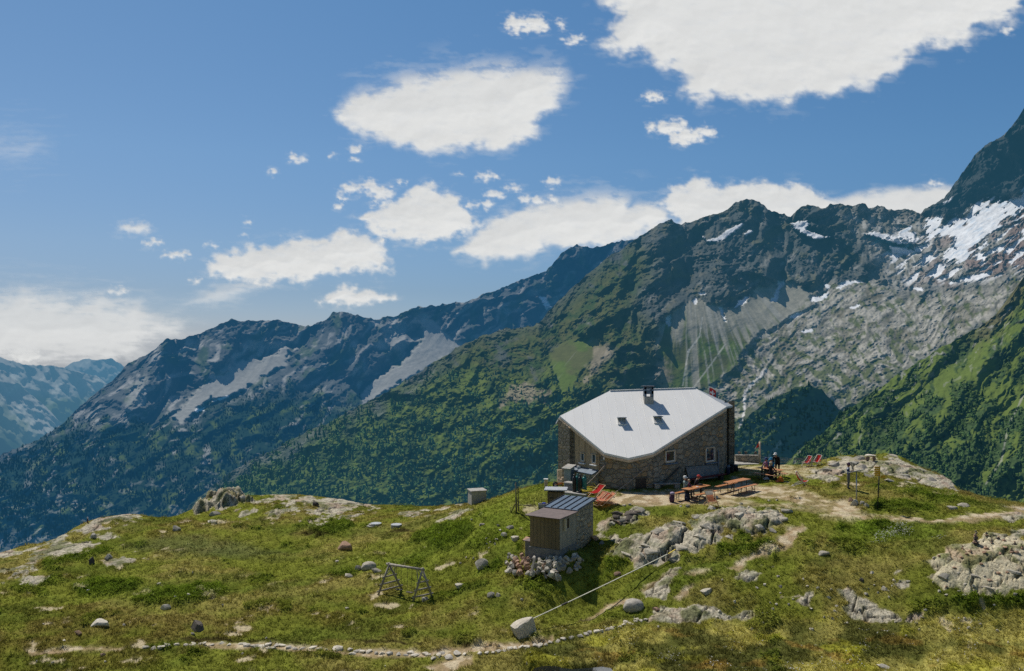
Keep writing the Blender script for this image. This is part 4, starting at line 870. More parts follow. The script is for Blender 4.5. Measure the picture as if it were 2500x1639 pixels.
M_turf = ground_material('turf', False); M_rock = ground_material('bedrock', True)

PG = np.stack([Xg, Yg, Hg], -1).reshape(-1, 3); QG = grid_quads(*Xg.shape)
fm_ = rock_m.ravel()[QG].mean(1); fid = rock_id.ravel()[QG].max(1)
def sub(name, sel, mat):
    q = QG[sel]; used = np.unique(q); rm = np.full(len(PG), -1); rm[used] = np.arange(len(used))
    return link_mesh(name, np_mesh(name, PG[used], rm[q], cols=COLG.reshape(-1, 3)[used]), mat)
isrock = (fm_ > .5) & (fid >= 0)
def largest(sel):
    """indices of the biggest connected patch among the selected faces"""
    idx = np.nonzero(sel)[0]; ncq = NCG - 1; todo = set(idx.tolist()); best = []
    while todo:
        st = [todo.pop()]; comp = list(st)
        while st:
            a = st.pop()
            for b in (a - 1, a + 1, a - ncq, a + ncq):
                if b in todo: todo.remove(b); st.append(b); comp.append(b)
        if len(comp) > len(best): best = comp
    return best
taken = np.zeros(len(QG), bool)
for k, o in enumerate(OUT):
    s = isrock & (fid == k)
    if s.sum() < 20: continue
    q = np.zeros(len(QG), bool); q[largest(s)] = True
    taken |= q
    tag(sub('rock_outcrop', q, M_rock), o[0], 'rock outcrop', 'bedrock outcrops in the alpine meadow')
tag(sub('meadow_ground', ~isrock, M_turf), kind='structure')
tag(sub('stony_ground', isrock & ~taken, M_rock), kind='structure')

# ------------------------------------------------------------------ grass
def blades(name, n, dens, hgt, wid, nb, seed, tint, lean=.5, lift=1.25, leafy=False, kind='stuff', fixed=None):
    g = np.random.RandomState(seed)
    a = g.rand(n) * 490 + 14; b = g.rand(n) * (NCG - 2)
    i = a.astype(int); j = b.astype(int); u = a - i; v = b - j
    i = np.minimum(i, len(YR) - 2)
    bl = lambda A: (A[i, j] * (1 - v) + A[i, j + 1] * v) * (1 - u) + (A[i + 1, j] * (1 - v) + A[i + 1, j + 1] * v) * u
    k = g.rand(n) < bl(dens)
    X, Y, Z = bl(Xg)[k], bl(Yg)[k], bl(Hg)[k]
    C = np.stack([bl(COLG[..., q]) for q in range(3)], -1)[k]
    n = len(X); V = []; CC = []
    if fixed is not None: C = C * 0 + np.asarray(fixed)
    tc = np.clip(C * (.74 + .52 * g.rand(n))[:, None] * np.asarray(tint), 0, .7)
    hh = hgt * (.45 + 1.0 * g.rand(n) ** 1.5)
    for q in range(nb):
        an = g.rand(n) * 6.283; le = lean * (.3 + g.rand(n)); ox = (g.rand(n) - .5) * hgt * 1.2; oy = (g.rand(n) - .5) * hgt * 1.2
        dx, dy = np.cos(an), np.sin(an); w = wid * (.6 + .8 * g.rand(n)); h = hh * (.7 + .5 * g.rand(n))
        bx, by = X + ox, Y + oy
        if leafy:
            zc = Z + h * g.rand(n)
            p0 = np.stack([bx - dy * w, by + dx * w, zc], -1); p1 = np.stack([bx + dy * w, by - dx * w, zc + .2 * w], -1); p2 = np.stack([bx + dx * w * 2.2, by + dy * w * 2.2, zc + w * (1.4 * g.rand(n) + .1)], -1)
        else:
            p0 = np.stack([bx - dy * w, by + dx * w, Z - .02], -1); p1 = np.stack([bx + dy * w, by - dx * w, Z - .02], -1); p2 = np.stack([bx + dx * le * h, by + dy * le * h, Z + h], -1)
        V.append(np.stack([p0, p1, p2], 1)); tc2 = tc * (.8 + .45 * g.rand(n))[:, None]
        CC.append(np.stack([tc2 * .75, tc2 * .75, np.clip(tc2 * lift, 0, .7)], 1))
    V = np.concatenate(V).reshape(-1, 3); CC = np.concatenate(CC).reshape(-1, 3)
    me = np_mesh(name, V, None, np.arange(len(V)).reshape(-1, 3), cols=CC, smooth=False)
    return tag(link_mesh(name, me, M_blade), kind=kind)
def blade_material():
    t = NT('grass_blade')
    at = t.n('ShaderNodeAttribute', attribute_name='col')
    b = t.bsdf(at.outputs['Color'], .8, 0, 0.0); tl = t.n('ShaderNodeBsdfTranslucent'); t.l(at.outputs['Color'], tl.inputs['Color'])
    m = t.n('ShaderNodeMixShader'); m.inputs[0].default_value = .4
    t.l(b.outputs[0], m.inputs[1]); t.l(tl.outputs[0], m.inputs[2]); return t.done(m)
M_blade = blade_material()
vis = (PXG > -330) & (PXG < 2830)
hutfoot = sst(2, -2, sdf([(1376, 1210), (1376, 1150), (1790, 1130), (1790, 1172), (1640, 1205)], PXG, PYG, 30)) * .0
gd = (1 - rock_m) ** 2 * (1 - .93 * soilm) * vis * (over < 4)
gd = gd * (1 - sst(.35, .75, soilm))
blades('grass', 290000, gd * (.45 + .5 * sst(-.3, .3, n_b)) * (1 - .5 * hutzone), .085, .016, 4, 801, (1.05, 1.05, 1.0))
blades('tussock_grass', 52000, gd * sst(.0, .5, n_b + .7 * n_c) * (1 - hutzone), .17, .012, 14, 809, (1.06, 1.06, 1.0), lean=.9, lift=1.35)
blades('heather_undergrowth', 330000, shr * vis * (1 - rock_m) * (over < 4), .16, .032, 4, 803, (1.25, 1.3, 1.0), leafy=True, lift=1.5)
blades('tall_sedge_grass', 75000, np.clip(1.2 * sst(-12, 0, pool_d) * sst(4, -2, pool_d) + bog * .8 + .8 * (gm > .8), 0, 1) * sst(.0, .4, fbm(Xg / 2.0, Yg / 1.4, 4, 811)) * vis * (1 - rock_m) * (1 - soilm), .21, .014, 5, 805, (.95, .95, .9), lean=.35)

# cotton grass and white flowers: tufts on the wet ground and in the green hollow
fl = np.maximum(sst(-4, 10, sdf(zQ([(800, 970), (880, 900), (1000, 870), (1150, 810), (1190, 830), (1150, 930), (1000, 985)]), wpx, wpy, 30)), .7 * sst(-4, 8, sdf(zN([(1380, 1290), (1460, 1235), (1580, 1230), (1560, 1290)]), wpx, wpy, 30)))
fl = np.maximum(fl, .08 * bog * sst(.1, .4, n_b)); fl = np.maximum(fl, .5 * sst(-4, 6, sdf(zQ([(1370, 960), (1450, 900), (1510, 930), (1480, 970)]), wpx, wpy, 30)))
blades('cotton_grass_flowers', 170000, fl * vis * (1 - rock_m), .30, .026, 3, 807, (1, 1, 1), leafy=True, lift=1.1, fixed=(.68, .68, .60))
# the little bog pool
def pool_material():
    t = NT('bog_water'); v = t.coord('Object'); n = t.noise(v, 9, 3, .5); b = t.bsdf((.012, .016, .014, 1), .04, 0, .5, n, .06, .02); gl_ = t.n('ShaderNodeBsdfGlossy'); gl_.inputs['Roughness'].default_value = .05; m = t.n('ShaderNodeMixShader'); m.inputs[0].default_value = .4; t.l(b.outputs[0], m.inputs[1]); t.l(gl_.outputs[0], m.inputs[2]); return t.done(m)
M_pool = pool_material()
pw_ = [(1296, 1642), (1306, 1631), (1330, 1626), (1360, 1627), (1378, 1632), (1400, 1634), (1440, 1631), (1470, 1628), (1492, 1632), (1500, 1645), (1470, 1660), (1380, 1664), (1310, 1658)]
pv = []
for a, b in pw_:
    zz = -14.56; Yd = zz * F / (CY - b); pv.append(((a - CX) / F * Yd, Yd, zz))
me = bpy.data.meshes.new('water'); me.from_pydata(pv, [], [tuple(range(len(pv)))]); tag(link_mesh('pool_water', me, M_pool), kind='structure')
# ------------------------------------------------------------------ mesh building helpers
class MB:
    """collects shapes and links them as one mesh object"""
    def __init__(s): s.v = []; s.f = []; s.mi = []
    def add(s, V, Fc, mi=0):
        o = len(s.v); s.v += [tuple(p) for p in V]; s.f += [tuple(i + o for i in f) for f in Fc]; s.mi += [mi] * len(Fc); return s
    def prism(s, base, top, mi=0):
        n = len(base); V = list(base) + list(top)
        Fc = [tuple(range(n))[::-1], tuple(range(n, 2 * n))] + [(i, (i + 1) % n, n + (i + 1) % n, n + i) for i in range(n)]
        return s.add(V, Fc, mi)
    def obox(s, o, ex, ey, ez, mi=0):
        """box from a corner and three edge vectors"""
        o, ex, ey, ez = map(Vector, (o, ex, ey, ez))
        b = [o, o + ex, o + ex + ey, o + ey]
        return s.prism(b, [p + ez for p in b], mi)
    def box(s, c, size, rz=0.0, mi=0, rx=0.0, ry=0.0):
        M = Matrix.Rotation(rz, 3, 'Z') @ Matrix.Rotation(ry, 3, 'Y') @ Matrix.Rotation(rx, 3, 'X'); h = Vector(size) / 2
        e = [M @ Vector((size[0], 0, 0)), M @ Vector((0, size[1], 0)), M @ Vector((0, 0, size[2]))]
        return s.obox(Vector(c) - M @ h, *e, mi)
    def bar(s, a, b, w, h=None, mi=0, up=(0, 0, 1)):
        a, b = Vector(a), Vector(b); h = h or w; d = (b - a).normalized(); u = Vector(up)
        if abs(d.dot(u)) > .95: u = Vector((0, 1, 0))
        sx = d.cross(u).normalized(); sy = sx.cross(d).normalized()
        q = [a + sx * i * w / 2 + sy * j * h / 2 for i, j in ((-1, -1), (1, -1), (1, 1), (-1, 1))]
        return s.prism(q, [p + (b - a) for p in q], mi)
    def tube(s, pts, r, n=8, mi=0, r1=None):
        pts = [Vector(p) for p in pts]; V = []; L = len(pts); u = None
        for k, p in enumerate(pts):
            d = (pts[min(k + 1, L - 1)] - pts[max(k - 1, 0)]).normalized()
            if u is None: u = d.orthogonal().normalized()
            u = (u - d * u.dot(d)).normalized(); w = d.cross(u)
            rr = r if r1 is None else r + (r1 - r) * k / (L - 1)
            V += [p + (u * math.cos(2 * math.pi * i / n) + w * math.sin(2 * math.pi * i / n)) * rr for i in range(n)]
        Fc = [(k * n + i, k * n + (i + 1) % n, (k + 1) * n + (i + 1) % n, (k + 1) * n + i) for k in range(L - 1) for i in range(n)]
        Fc += [tuple(range(n))[::-1], tuple(range((L - 1) * n, L * n))]
        return s.add(V, Fc, mi)
    def lathe(s, prof, c=(0, 0, 0), n=16, mi=0, sx=1.0, sy=1.0):
        V = []; c = Vector(c)
        for r, z in prof: V += [c + Vector((r * sx * math.cos(2 * math.pi * i / n), r * sy * math.sin(2 * math.pi * i / n), z)) for i in range(n)]
        L = len(prof)
        Fc = [(k * n + i, k * n + (i + 1) % n, (k + 1) * n + (i + 1) % n, (k + 1) * n + i) for k in range(L - 1) for i in range(n)]
        Fc += [tuple(range(n))[::-1], tuple(range((L - 1) * n, L * n))]
        return s.add(V, Fc, mi)
    def build(s, name, mats, parent=None, bevel=0.0, smooth=False, org=None):
        me = bpy.data.meshes.new(name); V = s.v
        if org is not None: V = [tuple(Vector(p) - Vector(org)) for p in V]
        me.from_pydata(V, [], s.f)
        for i, p in enumerate(me.polygons): p.material_index = s.mi[i]; p.use_smooth = smooth
        bm = bmesh.new(); bm.from_mesh(me)
        bmesh.ops.recalc_face_normals(bm, faces=bm.faces)
        if bevel:
            ed = [e for e in bm.edges if len(e.link_faces) == 2 and e.calc_face_angle(0) > .5]
            bmesh.ops.bevel(bm, geom=ed, offset=bevel, segments=1, affect='EDGES', clamp_overlap=True)
        bm.to_mesh(me); bm.free()
        return link_mesh(name, me, mats, parent)

def thing(name, label, cat, loc, rz=0.0, group=None):
    return tag(empty(name, loc, rz), label, cat, group)

def copy_tree(o, parent=None):
    c = o.copy(); COL.objects.link(c)
    if parent is not None: c.parent = parent; c.matrix_parent_inverse = Matrix.Identity(4)
    for ch in list(o.children): copy_tree(ch, c)
    return c

# ------------------------------------------------------------------ materials of built things
def stone_wall_material(name, tint=(1, 1, 1), scale=2.2, dark=1.0):
    t = NT(name); v = t.coord('Object', (1, 1, 1.45))
    nn = t.n('ShaderNodeTexNoise'); nn.inputs['Scale'].default_value = 1.3; nn.inputs['Detail'].default_value = 4; t.l(v, nn.inputs['Vector'])
    ad = t.n('ShaderNodeMix', data_type='VECTOR'); ad.inputs[0].default_value = .14; t.l(v, ad.inputs[4]); t.l(nn.outputs['Color'], ad.inputs[5])
    vo = t.n('ShaderNodeTexVoronoi', feature='DISTANCE_TO_EDGE'); vo.inputs['Scale'].default_value = scale; vo.inputs['Randomness'].default_value = .85
    vc = t.n('ShaderNodeTexVoronoi'); vc.inputs['Scale'].default_value = scale; vc.inputs['Randomness'].default_value = .85
    t.l(ad.outputs[1], vo.inputs['Vector']); t.l(ad.outputs[1], vc.inputs['Vector'])
    sp = t.n('ShaderNodeSeparateColor'); t.l(vc.outputs['Color'], sp.inputs[0])
    k = lambda c: tuple(a * b * dark for a, b in zip(c, tint))
    st = t.ramp(sp.outputs[0], [(0.0, k((.20, .18, .145))), (.3, k((.29, .265, .215))), (.55, k((.24, .21, .165))), (.78, k((.34, .305, .245))), (.965, k((.36, .25, .14))), (1.0, k((.30, .28, .24)))])
    n = t.noise(v, 5, 5, .55); g = t.ramp(n, [(.25, (.74, .74, .74)), (.75, (1.2, 1.2, 1.2))]); st = t.mixc(1, st, g, 'MULTIPLY')
    e = t.ramp(vo.outputs['Distance'], [(0.0, (1, 1, 1)), (.05, (0, 0, 0))])
    col = t.mixc(e, st, (*k((.13, .118, .10)), 1))
    hgt = t.math('ADD', t.math('MINIMUM', vo.outputs['Distance'], .12), t.math('MULTIPLY', n, .06))
    return t.done(t.bsdf(col, .93, 0, .15, hgt, 1.0, .35))
def plank_material(name, c, axis='X', pitch=9.0, weather=.5):
    """upright boards with joints, grain and weathering"""
    t = NT(name); tc = t.n('ShaderNodeTexCoord'); sp = t.n('ShaderNodeSeparateXYZ'); t.l(tc.outputs['Object'], sp.inputs[0])
    u = t.math('ADD', sp.outputs['X'], sp.outputs['Y']) if axis == 'XY' else sp.outputs[axis]
    u = t.math('MULTIPLY', u, pitch); fr = t.math('FRACT', u); fl = t.math('FLOOR', u)
    wn = t.n('ShaderNodeTexWhiteNoise', noise_dimensions='1D'); t.l(fl, wn.inputs['W'])
    mp = t.n('ShaderNodeMapping'); mp.inputs['Scale'].default_value = (7, 7, .55); t.l(tc.outputs['Object'], mp.inputs[0])
    n = t.noise(mp.outputs[0], 4, 6, .65); m = t.noise(tc.outputs['Object'], 1.3, 5, .6)
    base = t.ramp(n, [(.25, tuple(x * .55 for x in c)), (.55, c), (.8, tuple(min(1, x * 1.35) for x in c))])
    tone = t.ramp(wn.outputs['Value'], [(0, (.72, .72, .72)), (1, (1.2, 1.17, 1.12))]); base = t.mixc(1, base, tone, 'MULTIPLY')
    base = t.mixc(t.math('MULTIPLY', m, weather), base, (.13, .12, .105, 1))
    j = t.ramp(fr, [(0, (.18, .17, .16)), (.07, (1, 1, 1)), (.94, (1, 1, 1)), (1, (.18, .17, .16))]); base = t.mixc(1, base, j, 'MULTIPLY')
    return t.done(t.bsdf(base, .8, 0, .2, t.math('ADD', n, t.math('MULTIPLY', fr, 0.0)), .35, .02))
def stone_material(name, c, c2, lich=.4):
    t = NT(name); v = t.coord('Object'); oi = t.n('ShaderNodeObjectInfo')
    n = t.noise(v, 2.4, 8, .65); f = t.noise(v, 16, 4, .7); l = t.noise(v, 4.5, 5, .6, .6)
    col = t.ramp(n, [(.3, c2), (.66, c)]); col = t.mixc(.75, col, t.ramp(f, [(.3, (.55, .55, .55)), (.7, (1.35, 1.33, 1.28))]), 'MULTIPLY')
    col = t.mixc(t.math('MULTIPLY', t.ramp(l, [(.56, (0, 0, 0)), (.63, (1, 1, 1))]), lich), col, (.10, .105, .07, 1))
    tone = t.ramp(oi.outputs['Random'], [(0, (.72, .72, .74)), (.5, (1, .97, .93)), (1, (1.22, 1.2, 1.16))]); col = t.mixc(1, col, tone, 'MULTIPLY')
    return t.done(t.bsdf(col, .92, 0, .15, t.math('ADD', n, t.math('MULTIPLY', f, .4)), .5, .025))
M_wall = stone_wall_material('rubble_wall', (.98, .97, .95), 2.5, .98); M_wall2 = stone_wall_material('rubble_wall_small', (1.05, 1.05, 1.0), 2.9, 1.25)
M_pale = stone_material('pale_stone', (.50, .47, .40), (.31, .29, .25)); M_grey = stone_material('grey_stone', (.40, .385, .34), (.25, .24, .21))
M_red = stone_material('rusty_stone', (.46, .31, .225), (.29, .19, .135), .25); M_dark = stone_material('dark_stone', (.17, .15, .135), (.085, .075, .065)); M_white = stone_material('white_stone', (.68, .64, .56), (.46, .43, .37), .25)
M_roof = None
def roof_material():
    t = NT('pale_sheet_metal'); v = t.coord('Object', (1, .25, .25))
    n = t.noise(v, 1.6, 5, .6); c = t.ramp(n, [(.3, (.75, .74, .71)), (.7, (.80, .79, .76))])
    return t.done(t.bsdf(c, .5, .0, .25, n, .03, .02))
M_roof = roof_material()
M_metal = mat_simple('dark_sheet_metal', (.10, .145, .20), .45, .0, .16, 3, .04, .4); M_brownroof = mat_simple('brown_roofing', (.16, .125, .115), .75, 0, .22, 4, .1)
M_zinc = mat_simple('zinc_grey', (.40, .42, .43), .5, .0, .14, 4, .03, .4); M_conc = mat_simple('concrete', (.37, .355, .32), .92, 0, .22, 3, .3); M_concd = mat_simple('damp_concrete', (.20, .195, .18), .92, 0, .3, 2.5, .3)
M_fasc = mat_simple('fresh_larch', (.62, .47, .33), .7, 0, .2, 5, .1); M_trim = mat_simple('window_larch', (.50, .40, .28), .6, 0, .15, 6, .05)
M_larch = plank_material('larch_boarding', (.50, .37, .23), 'XY', 6.5, .12); M_shedw = plank_material('weathered_boarding', (.25, .19, .10), 'XY', 12.0, .45); M_greyw = plank_material('silver_boarding', (.46, .42, .34), 'XY', 10.0, .35)
M_log = mat_simple('bleached_timber', (.33, .30, .255), .85, 0, .35, 5, .3, .2, (1, 1, .3)); M_oldw = mat_simple('old_dark_timber', (.115, .10, .08), .85, 0, .35, 6, .3)
M_table = mat_simple('orange_table_wood', (.44, .185, .065), .5, 0, .2, 4, .05, .4); M_steel = mat_simple('green_black_steel', (.03, .034, .032), .5, .3, .2, 8); M_galv = mat_simple('galvanised_steel', (.36, .38, .40), .4, .5, .15, 8)
M_black = mat_simple('black_paint', (.012, .012, .014), .4, 0, .3, 6, 0, .5); M_teal = mat_simple('teal_paint', (.012, .17, .155), .4, 0, .2, 6, 0, .5); M_cab = mat_simple('grey_green_metal', (.27, .32, .30), .5, 0, .12, 4); M_whitep = mat_simple('white_paint', (.66, .66, .64), .5, 0, .1, 5)
M_yel = mat_simple('sign_yellow', (.62, .33, .015), .55, 0, .12, 7); M_hose = mat_simple('yellow_hose', (.62, .46, .03), .6, 0, .2, 9); M_redc = mat_simple('red_canvas', (.50, .028, .030), .8, 0, .2, 9, .1); M_orc = mat_simple('faded_orange_canvas', (.58, .20, .13), .85, 0, .2, 9, .1); M_redor = mat_simple('coral_canvas', (.55, .085, .06), .85, 0, .2, 9, .1)
M_beech = mat_simple('beech_frame', (.50, .34, .19), .6, 0, .2, 7); M_paleframe = mat_simple('pale_frame', (.60, .56, .50), .5, 0, .12, 7); M_rope = mat_simple('pale_webbing', (.50, .49, .40), .9, 0, .2, 20); M_cable = mat_simple('guy_cable', (.36, .29, .24), .6, 0, .2, 20); M_blue = mat_simple('blue_plastic', (.02, .05, .42), .5, 0, .15, 6); M_redpaint = mat_simple('signal_red', (.58, .035, .03), .6, 0, .12, 6); M_orange = mat_simple('orange_nylon', (.55, .16, .02), .8, 0, .25, 8, .1); M_dred = mat_simple('dark_red_paint', (.13, .02, .018), .6, 0, .2, 6)
def canvas_material(name, c):
    t = NT(name); n = t.noise(t.coord('Object'), 9, 4, .6); col = t.ramp(n, [(.3, tuple(x * .85 for x in c)), (.7, tuple(min(1, x * 1.15) for x in c))])
    b = t.bsdf(col, .85, 0, .1); tl = t.n('ShaderNodeBsdfTranslucent'); t.l(col, tl.inputs['Color']); m = t.n('ShaderNodeMixShader'); m.inputs[0].default_value = .5
    t.l(b.outputs[0], m.inputs[1]); t.l(tl.outputs[0], m.inputs[2]); return t.done(m)
M_redc = canvas_material('red_canvas', (.55, .03, .03)); M_orc = canvas_material('faded_orange_canvas', (.80, .34, .20)); M_redor = canvas_material('coral_canvas', (.60, .13, .09)); M_fadegrey = canvas_material('faded_grey_canvas', (.50, .48, .44))
def glass_material():
    t = NT('window_glass'); v = t.coord('Object'); n = t.noise(v, 1.4, 2, .5)
    c = t.ramp(n, [(.3, (.018, .022, .028)), (.7, (.05, .06, .075))]); return t.done(t.bsdf(c, .06, 0, .6))
M_glass = glass_material()

# ------------------------------------------------------------------ stones
def stone_mesh(name, seed, flat=1.0, cuts=11, sub=3, lo=.36, hi=.70):
    g = random.Random(seed); bm = bmesh.new(); bmesh.ops.create_icosphere(bm, subdivisions=sub, radius=1)
    pl = []
    for _ in range(cuts):
        d = Vector((g.gauss(0, 1), g.gauss(0, 1), g.gauss(0, 1))).normalized(); pl.append((d, g.uniform(lo, hi)))
    for v in bm.verts:
        p = v.co.copy()
        for d, h in pl:
            k = p.dot(d)
            if k > h: p -= d * (k - h) * .93
        r = 1 + .035 * float(fbm(np.array(p.x * 2.3 + seed), np.array(p.y * 2.3 + p.z * 1.9), 4, seed % 50 + 900))
        v.co = p * r; v.co.z *= flat
    mx = max(abs(v.co.x) for v in bm.verts); my = max(abs(v.co.y) for v in bm.verts)
    z0 = min(v.co.z for v in bm.verts); z1 = max(v.co.z for v in bm.verts)
    for v in bm.verts: v.co = Vector((v.co.x / mx * .5, v.co.y / my * .5, (v.co.z - z0) / (z1 - z0)))
    for f in bm.faces: f.smooth = False
    me = bpy.data.meshes.new(name); bm.to_mesh(me); bm.free(); return me
STONES = {}
def stone_variant(i, mat, small=False):
    k = (i % 9 if i < 9000 else 9000, mat.name, small)
    if i >= 9000 and k not in STONES: me = stone_mesh('stone', 17, 1, 9, 4, .74, .95); me.materials.append(mat); [setattr(p, 'use_smooth', True) for p in me.polygons]; STONES[k] = me
    if k not in STONES:
        me = stone_mesh('stone', 31 + 7 * (i % 9), 1, 15 if i % 2 else 20, 2 if small else 3); me.materials.append(mat); STONES[k] = me
    return STONES[k]
def stone(name, p, w, h, mat, i, label=None, cat='stone', group=None, rz=None, dep=None, sink=.30, parent=None, small=False, tilt=0.0):
    """a stone of that width and visible height resting in the ground"""
    o = bpy.data.objects.new(name, stone_variant(i, mat, small)); COL.objects.link(o)
    g = random.Random(i * 13 + 5); hh = h / (1 - sink)
    o.location = (p[0], p[1], p[2] - hh * sink); o.scale = (w, dep or w * g.uniform(.65, .95), hh)
    o.rotation_euler = (g.uniform(-.12, .12) + tilt, g.uniform(-.12, .12), g.uniform(0, 6.28) if rz is None else rz)
    if rz is None: o.scale = (w * .95, w * .88, hh)
    if parent is not None: o.parent = parent
    elif label: tag(o, label, cat, group)
    return o
def px_stone(px, py, wpx, hpx, mat, i, label, cat='stone', group=None, **kw):
    p = gp(px, py); s = p.y / F
    return stone(kw.pop('name', 'boulder'), p + Vector((0, wpx * s * .25, 0)), wpx * s, hpx * s * 1.05, mat, i, label, cat, group, **kw)
# ------------------------------------------------------------------ the mountain hut
RP = lambda Y: -7.92 + .55 * (Y - 55)                 # front roof plane
BP = lambda Y: RP(62.25) - .5 * (Y - 62.25)           # rear roof plane
def roof_pt(px, py):
    s = (CY - py) / F; Y = (.55 * 55 + 7.92) / (.55 - s); return Vector(((px - CX) / F * Y, Y, RP(Y)))
r1 = roof_pt(1366.9, 1015.6); r2 = roof_pt(1488.8, 954.6); r3 = roof_pt(1697.1, 947.9); r4 = roof_pt(1774, 993); r5 = roof_pt(1594, 1105); r6 = roof_pt(1533.8, 1118.5); r7 = roof_pt(1475.7, 1105.5)
r3b = W(1791.5, 990, 64.4); r1b = Vector((3.3, 64.4, -6.6)); k5 = Vector((14.0, 68.3, BP(68.3))); k6 = Vector((9.5, 69.2, BP(69.2))); k7 = Vector((5.0, 68.3, BP(68.3)))
HB = Vector((9.3, 59.5, -10.1))
hut = thing('mountain_hut', 'stone mountain hut with large pale sheet-metal roof and chimney', 'hut', HB)
# walls: footprint drawn in under the eaves
cen = Vector((9.5, 61.5, 0))
def inset(p, d=.22):
    q = Vector((p.x, p.y, 0)); v = (q - cen); return q - v.normalized() * d
foot = [inset(r1), inset(r7, .16), inset(r6, .16), inset(r5, .16), inset(r4, .2), Vector((15.9, 63.6, 0)), inset(r3b, .5), inset(k5), inset(k6), inset(k7), inset(r1b)]
def rz_at(p): return min(RP(p.y), BP(p.y), 99 if p.x > 4.2 or p.y < 60.5 else -6.62 + (p.x - 3.3) * .5 if p.y > 63 else 99) - .17
m = MB(); zb = -10.9
n = len(foot); V = [Vector((p.x, p.y, zb)) for p in foot] + [Vector((p.x, p.y, rz_at(p))) for p in foot]
m.add(V, [(i, (i + 1) % n, n + (i + 1) % n, n + i) for i in range(n)] + [tuple(range(n))[::-1]])
m.build('stone_wall', M_wall, hut, org=HB)
# the pier at the entrance corner and the one at the far right corner
def wall_s(A, B, px):
    t = (px - CX) / F; return (t * A.y - A.x) / ((B.x - A.x) - t * (B.y - A.y))
def wall_pt(A, B, px, py, out=0.0):
    s = wall_s(A, B, px); p = A + (B - A) * s; nrm = Vector((B.y - A.y, -(B.x - A.x), 0)).normalized()
    if nrm.y > 0: nrm = -nrm
    z = -(py - CY) / F * p.y
    return Vector((p.x, p.y, z)) + nrm * out
WL = (foot[0], foot[1]); WF1 = (foot[1], foot[2]); WF2 = (foot[2], foot[3]); WR = (foot[3], foot[4])
def nrm_of(w):
    v = Vector((w[1].y - w[0].y, -(w[1].x - w[0].x), 0)).normalized(); return v if v.y < 0 else -v
def pier(w, pxa, pxb, out, z0=-10.9):
    a = wall_pt(*w, pxa, 1000); b = wall_pt(*w, pxb, 1000); nn = nrm_of(w)
    pts = [Vector((q.x, q.y, 0)) for q in (a, b, b + nn * out, a + nn * out)]
    m = MB(); m.prism([Vector((q.x, q.y, z0)) for q in pts], [Vector((q.x, q.y, RP(q.y) - .2)) for q in pts]); return m
pier(WL, 1371, 1399, .30).build('corner_pier', M_wall, hut, org=HB)
pr = Vector((16.25, 63.9, 0)); m = MB()
pts = [pr, pr + Vector((.42, -.1, 0)), pr + Vector((.5, .8, 0)), pr + Vector((.05, .9, 0))]
m.prism([Vector((q.x, q.y, -10.9)) for q in pts], [Vector((q.x, q.y, rz_at(q) + .0)) for q in pts]); m.build('corner_pier', M_wall, hut, org=HB)
# roof
m = MB()
def slab(pts, th=.13):
    dn = Vector((0, 0, -th)); m.prism([p + dn for p in pts], pts)
slab([r1, r7, r6, r5, r4, r3, r2]); rf = m.build('roof', M_roof, hut, org=HB)
m = MB(); slab([r3 + Vector((0, .02, 0)), r4 + Vector((.02, .02, 0)), r3b]); slab([r2, r1b, r1]); slab([r2 + Vector((0, .03, 0)), r3 + Vector((0, .04, 0)), r3b, k5, k6, k7]); slab([r2 + Vector((-.02, .03, 0)), k7, r1b]); m.build('rear_roof', M_zinc, rf)
bpy.context.view_layer.update()
o = COL.objects['rear_roof']; o.data.transform(Matrix.Translation(-HB))
m = MB(); nr = Vector((0, -.55, 1)).normalized()
poly2 = [(p.x, p.y) for p in (r1, r7, r6, r5, r4, r3, r2)]
def yspan(x):
    ys = []
    for (ax, ay), (bx, by) in zip(poly2, poly2[1:] + poly2[:1]):
        if (ax - x) * (bx - x) < 0: ys.append(ay + (by - ay) * (x - ax) / (bx - ax))
    return (min(ys), max(ys)) if len(ys) > 1 else None
x = r1.x + .35
while x < r4.x - .2:
    ysp = yspan(x)
    if ysp and ysp[1] - ysp[0] > .5:
        a = Vector((x, ysp[0] + .06, RP(ysp[0] + .06))); b = Vector((x, ysp[1] - .06, RP(ysp[1] - .06)))
        m.bar(a + nr * .004, b + nr * .004, .012, .016, up=nr)
    x += .62
m.build('standing_seam', M_roof, rf, org=HB)
m = MB()
for a, b in ((r1, r7), (r7, r6), (r6, r5), (r5, r4)):
    d = (b - a); nn = Vector((d.y, -d.x, 0)).normalized(); nn = nn if nn.dot(Vector((a.x, a.y, 0)) - cen) > 0 else -nn
    i = nn * .004
    m.prism([a + i + Vector((0, 0, -.30)), b + i + Vector((0, 0, -.30)), b + i * 2 + Vector((0, 0, -.30)), a + i * 2 + Vector((0, 0, -.30))], [a + i + Vector((0, 0, -.135)), b + i + Vector((0, 0, -.135)), b + i * 2 + Vector((0, 0, -.135)), a + i * 2 + Vector((0, 0, -.135))])
m.build('fascia_board', M_fasc, rf, org=HB)
m = MB()
for a, b in ((r2, r3),): m.bar(a + Vector((0, 0, .03)), b + Vector((0, 0, .03)), .16, .05)
m.build('ridge_cap', M_roof, rf, org=HB)
# chimney
cb = roof_pt(1584, 985); m = MB()
m.box(cb + Vector((0, .2, .05)), (.66, .62, .82)); ch = m.build('chimney', M_conc, hut, .02, org=HB)
m = MB()
for i in (-1, 1):
    for j in (-1, 1): m.box(cb + Vector((i * .25, .2 + j * .23, .80)), (.16, .16, .68))
m.box(cb + Vector((0, .2, .78)), (.66, .62, .24)); m.box(cb + Vector((0, .2, 1.08)), (.66, .62, .14))
m.build('flue_vent', M_metal, ch, .01, org=HB); MB().box(cb + Vector((0, .2, 1.20)), (.86, .82, .05)).build('chimney_cap', M_black, ch, .01, org=HB)
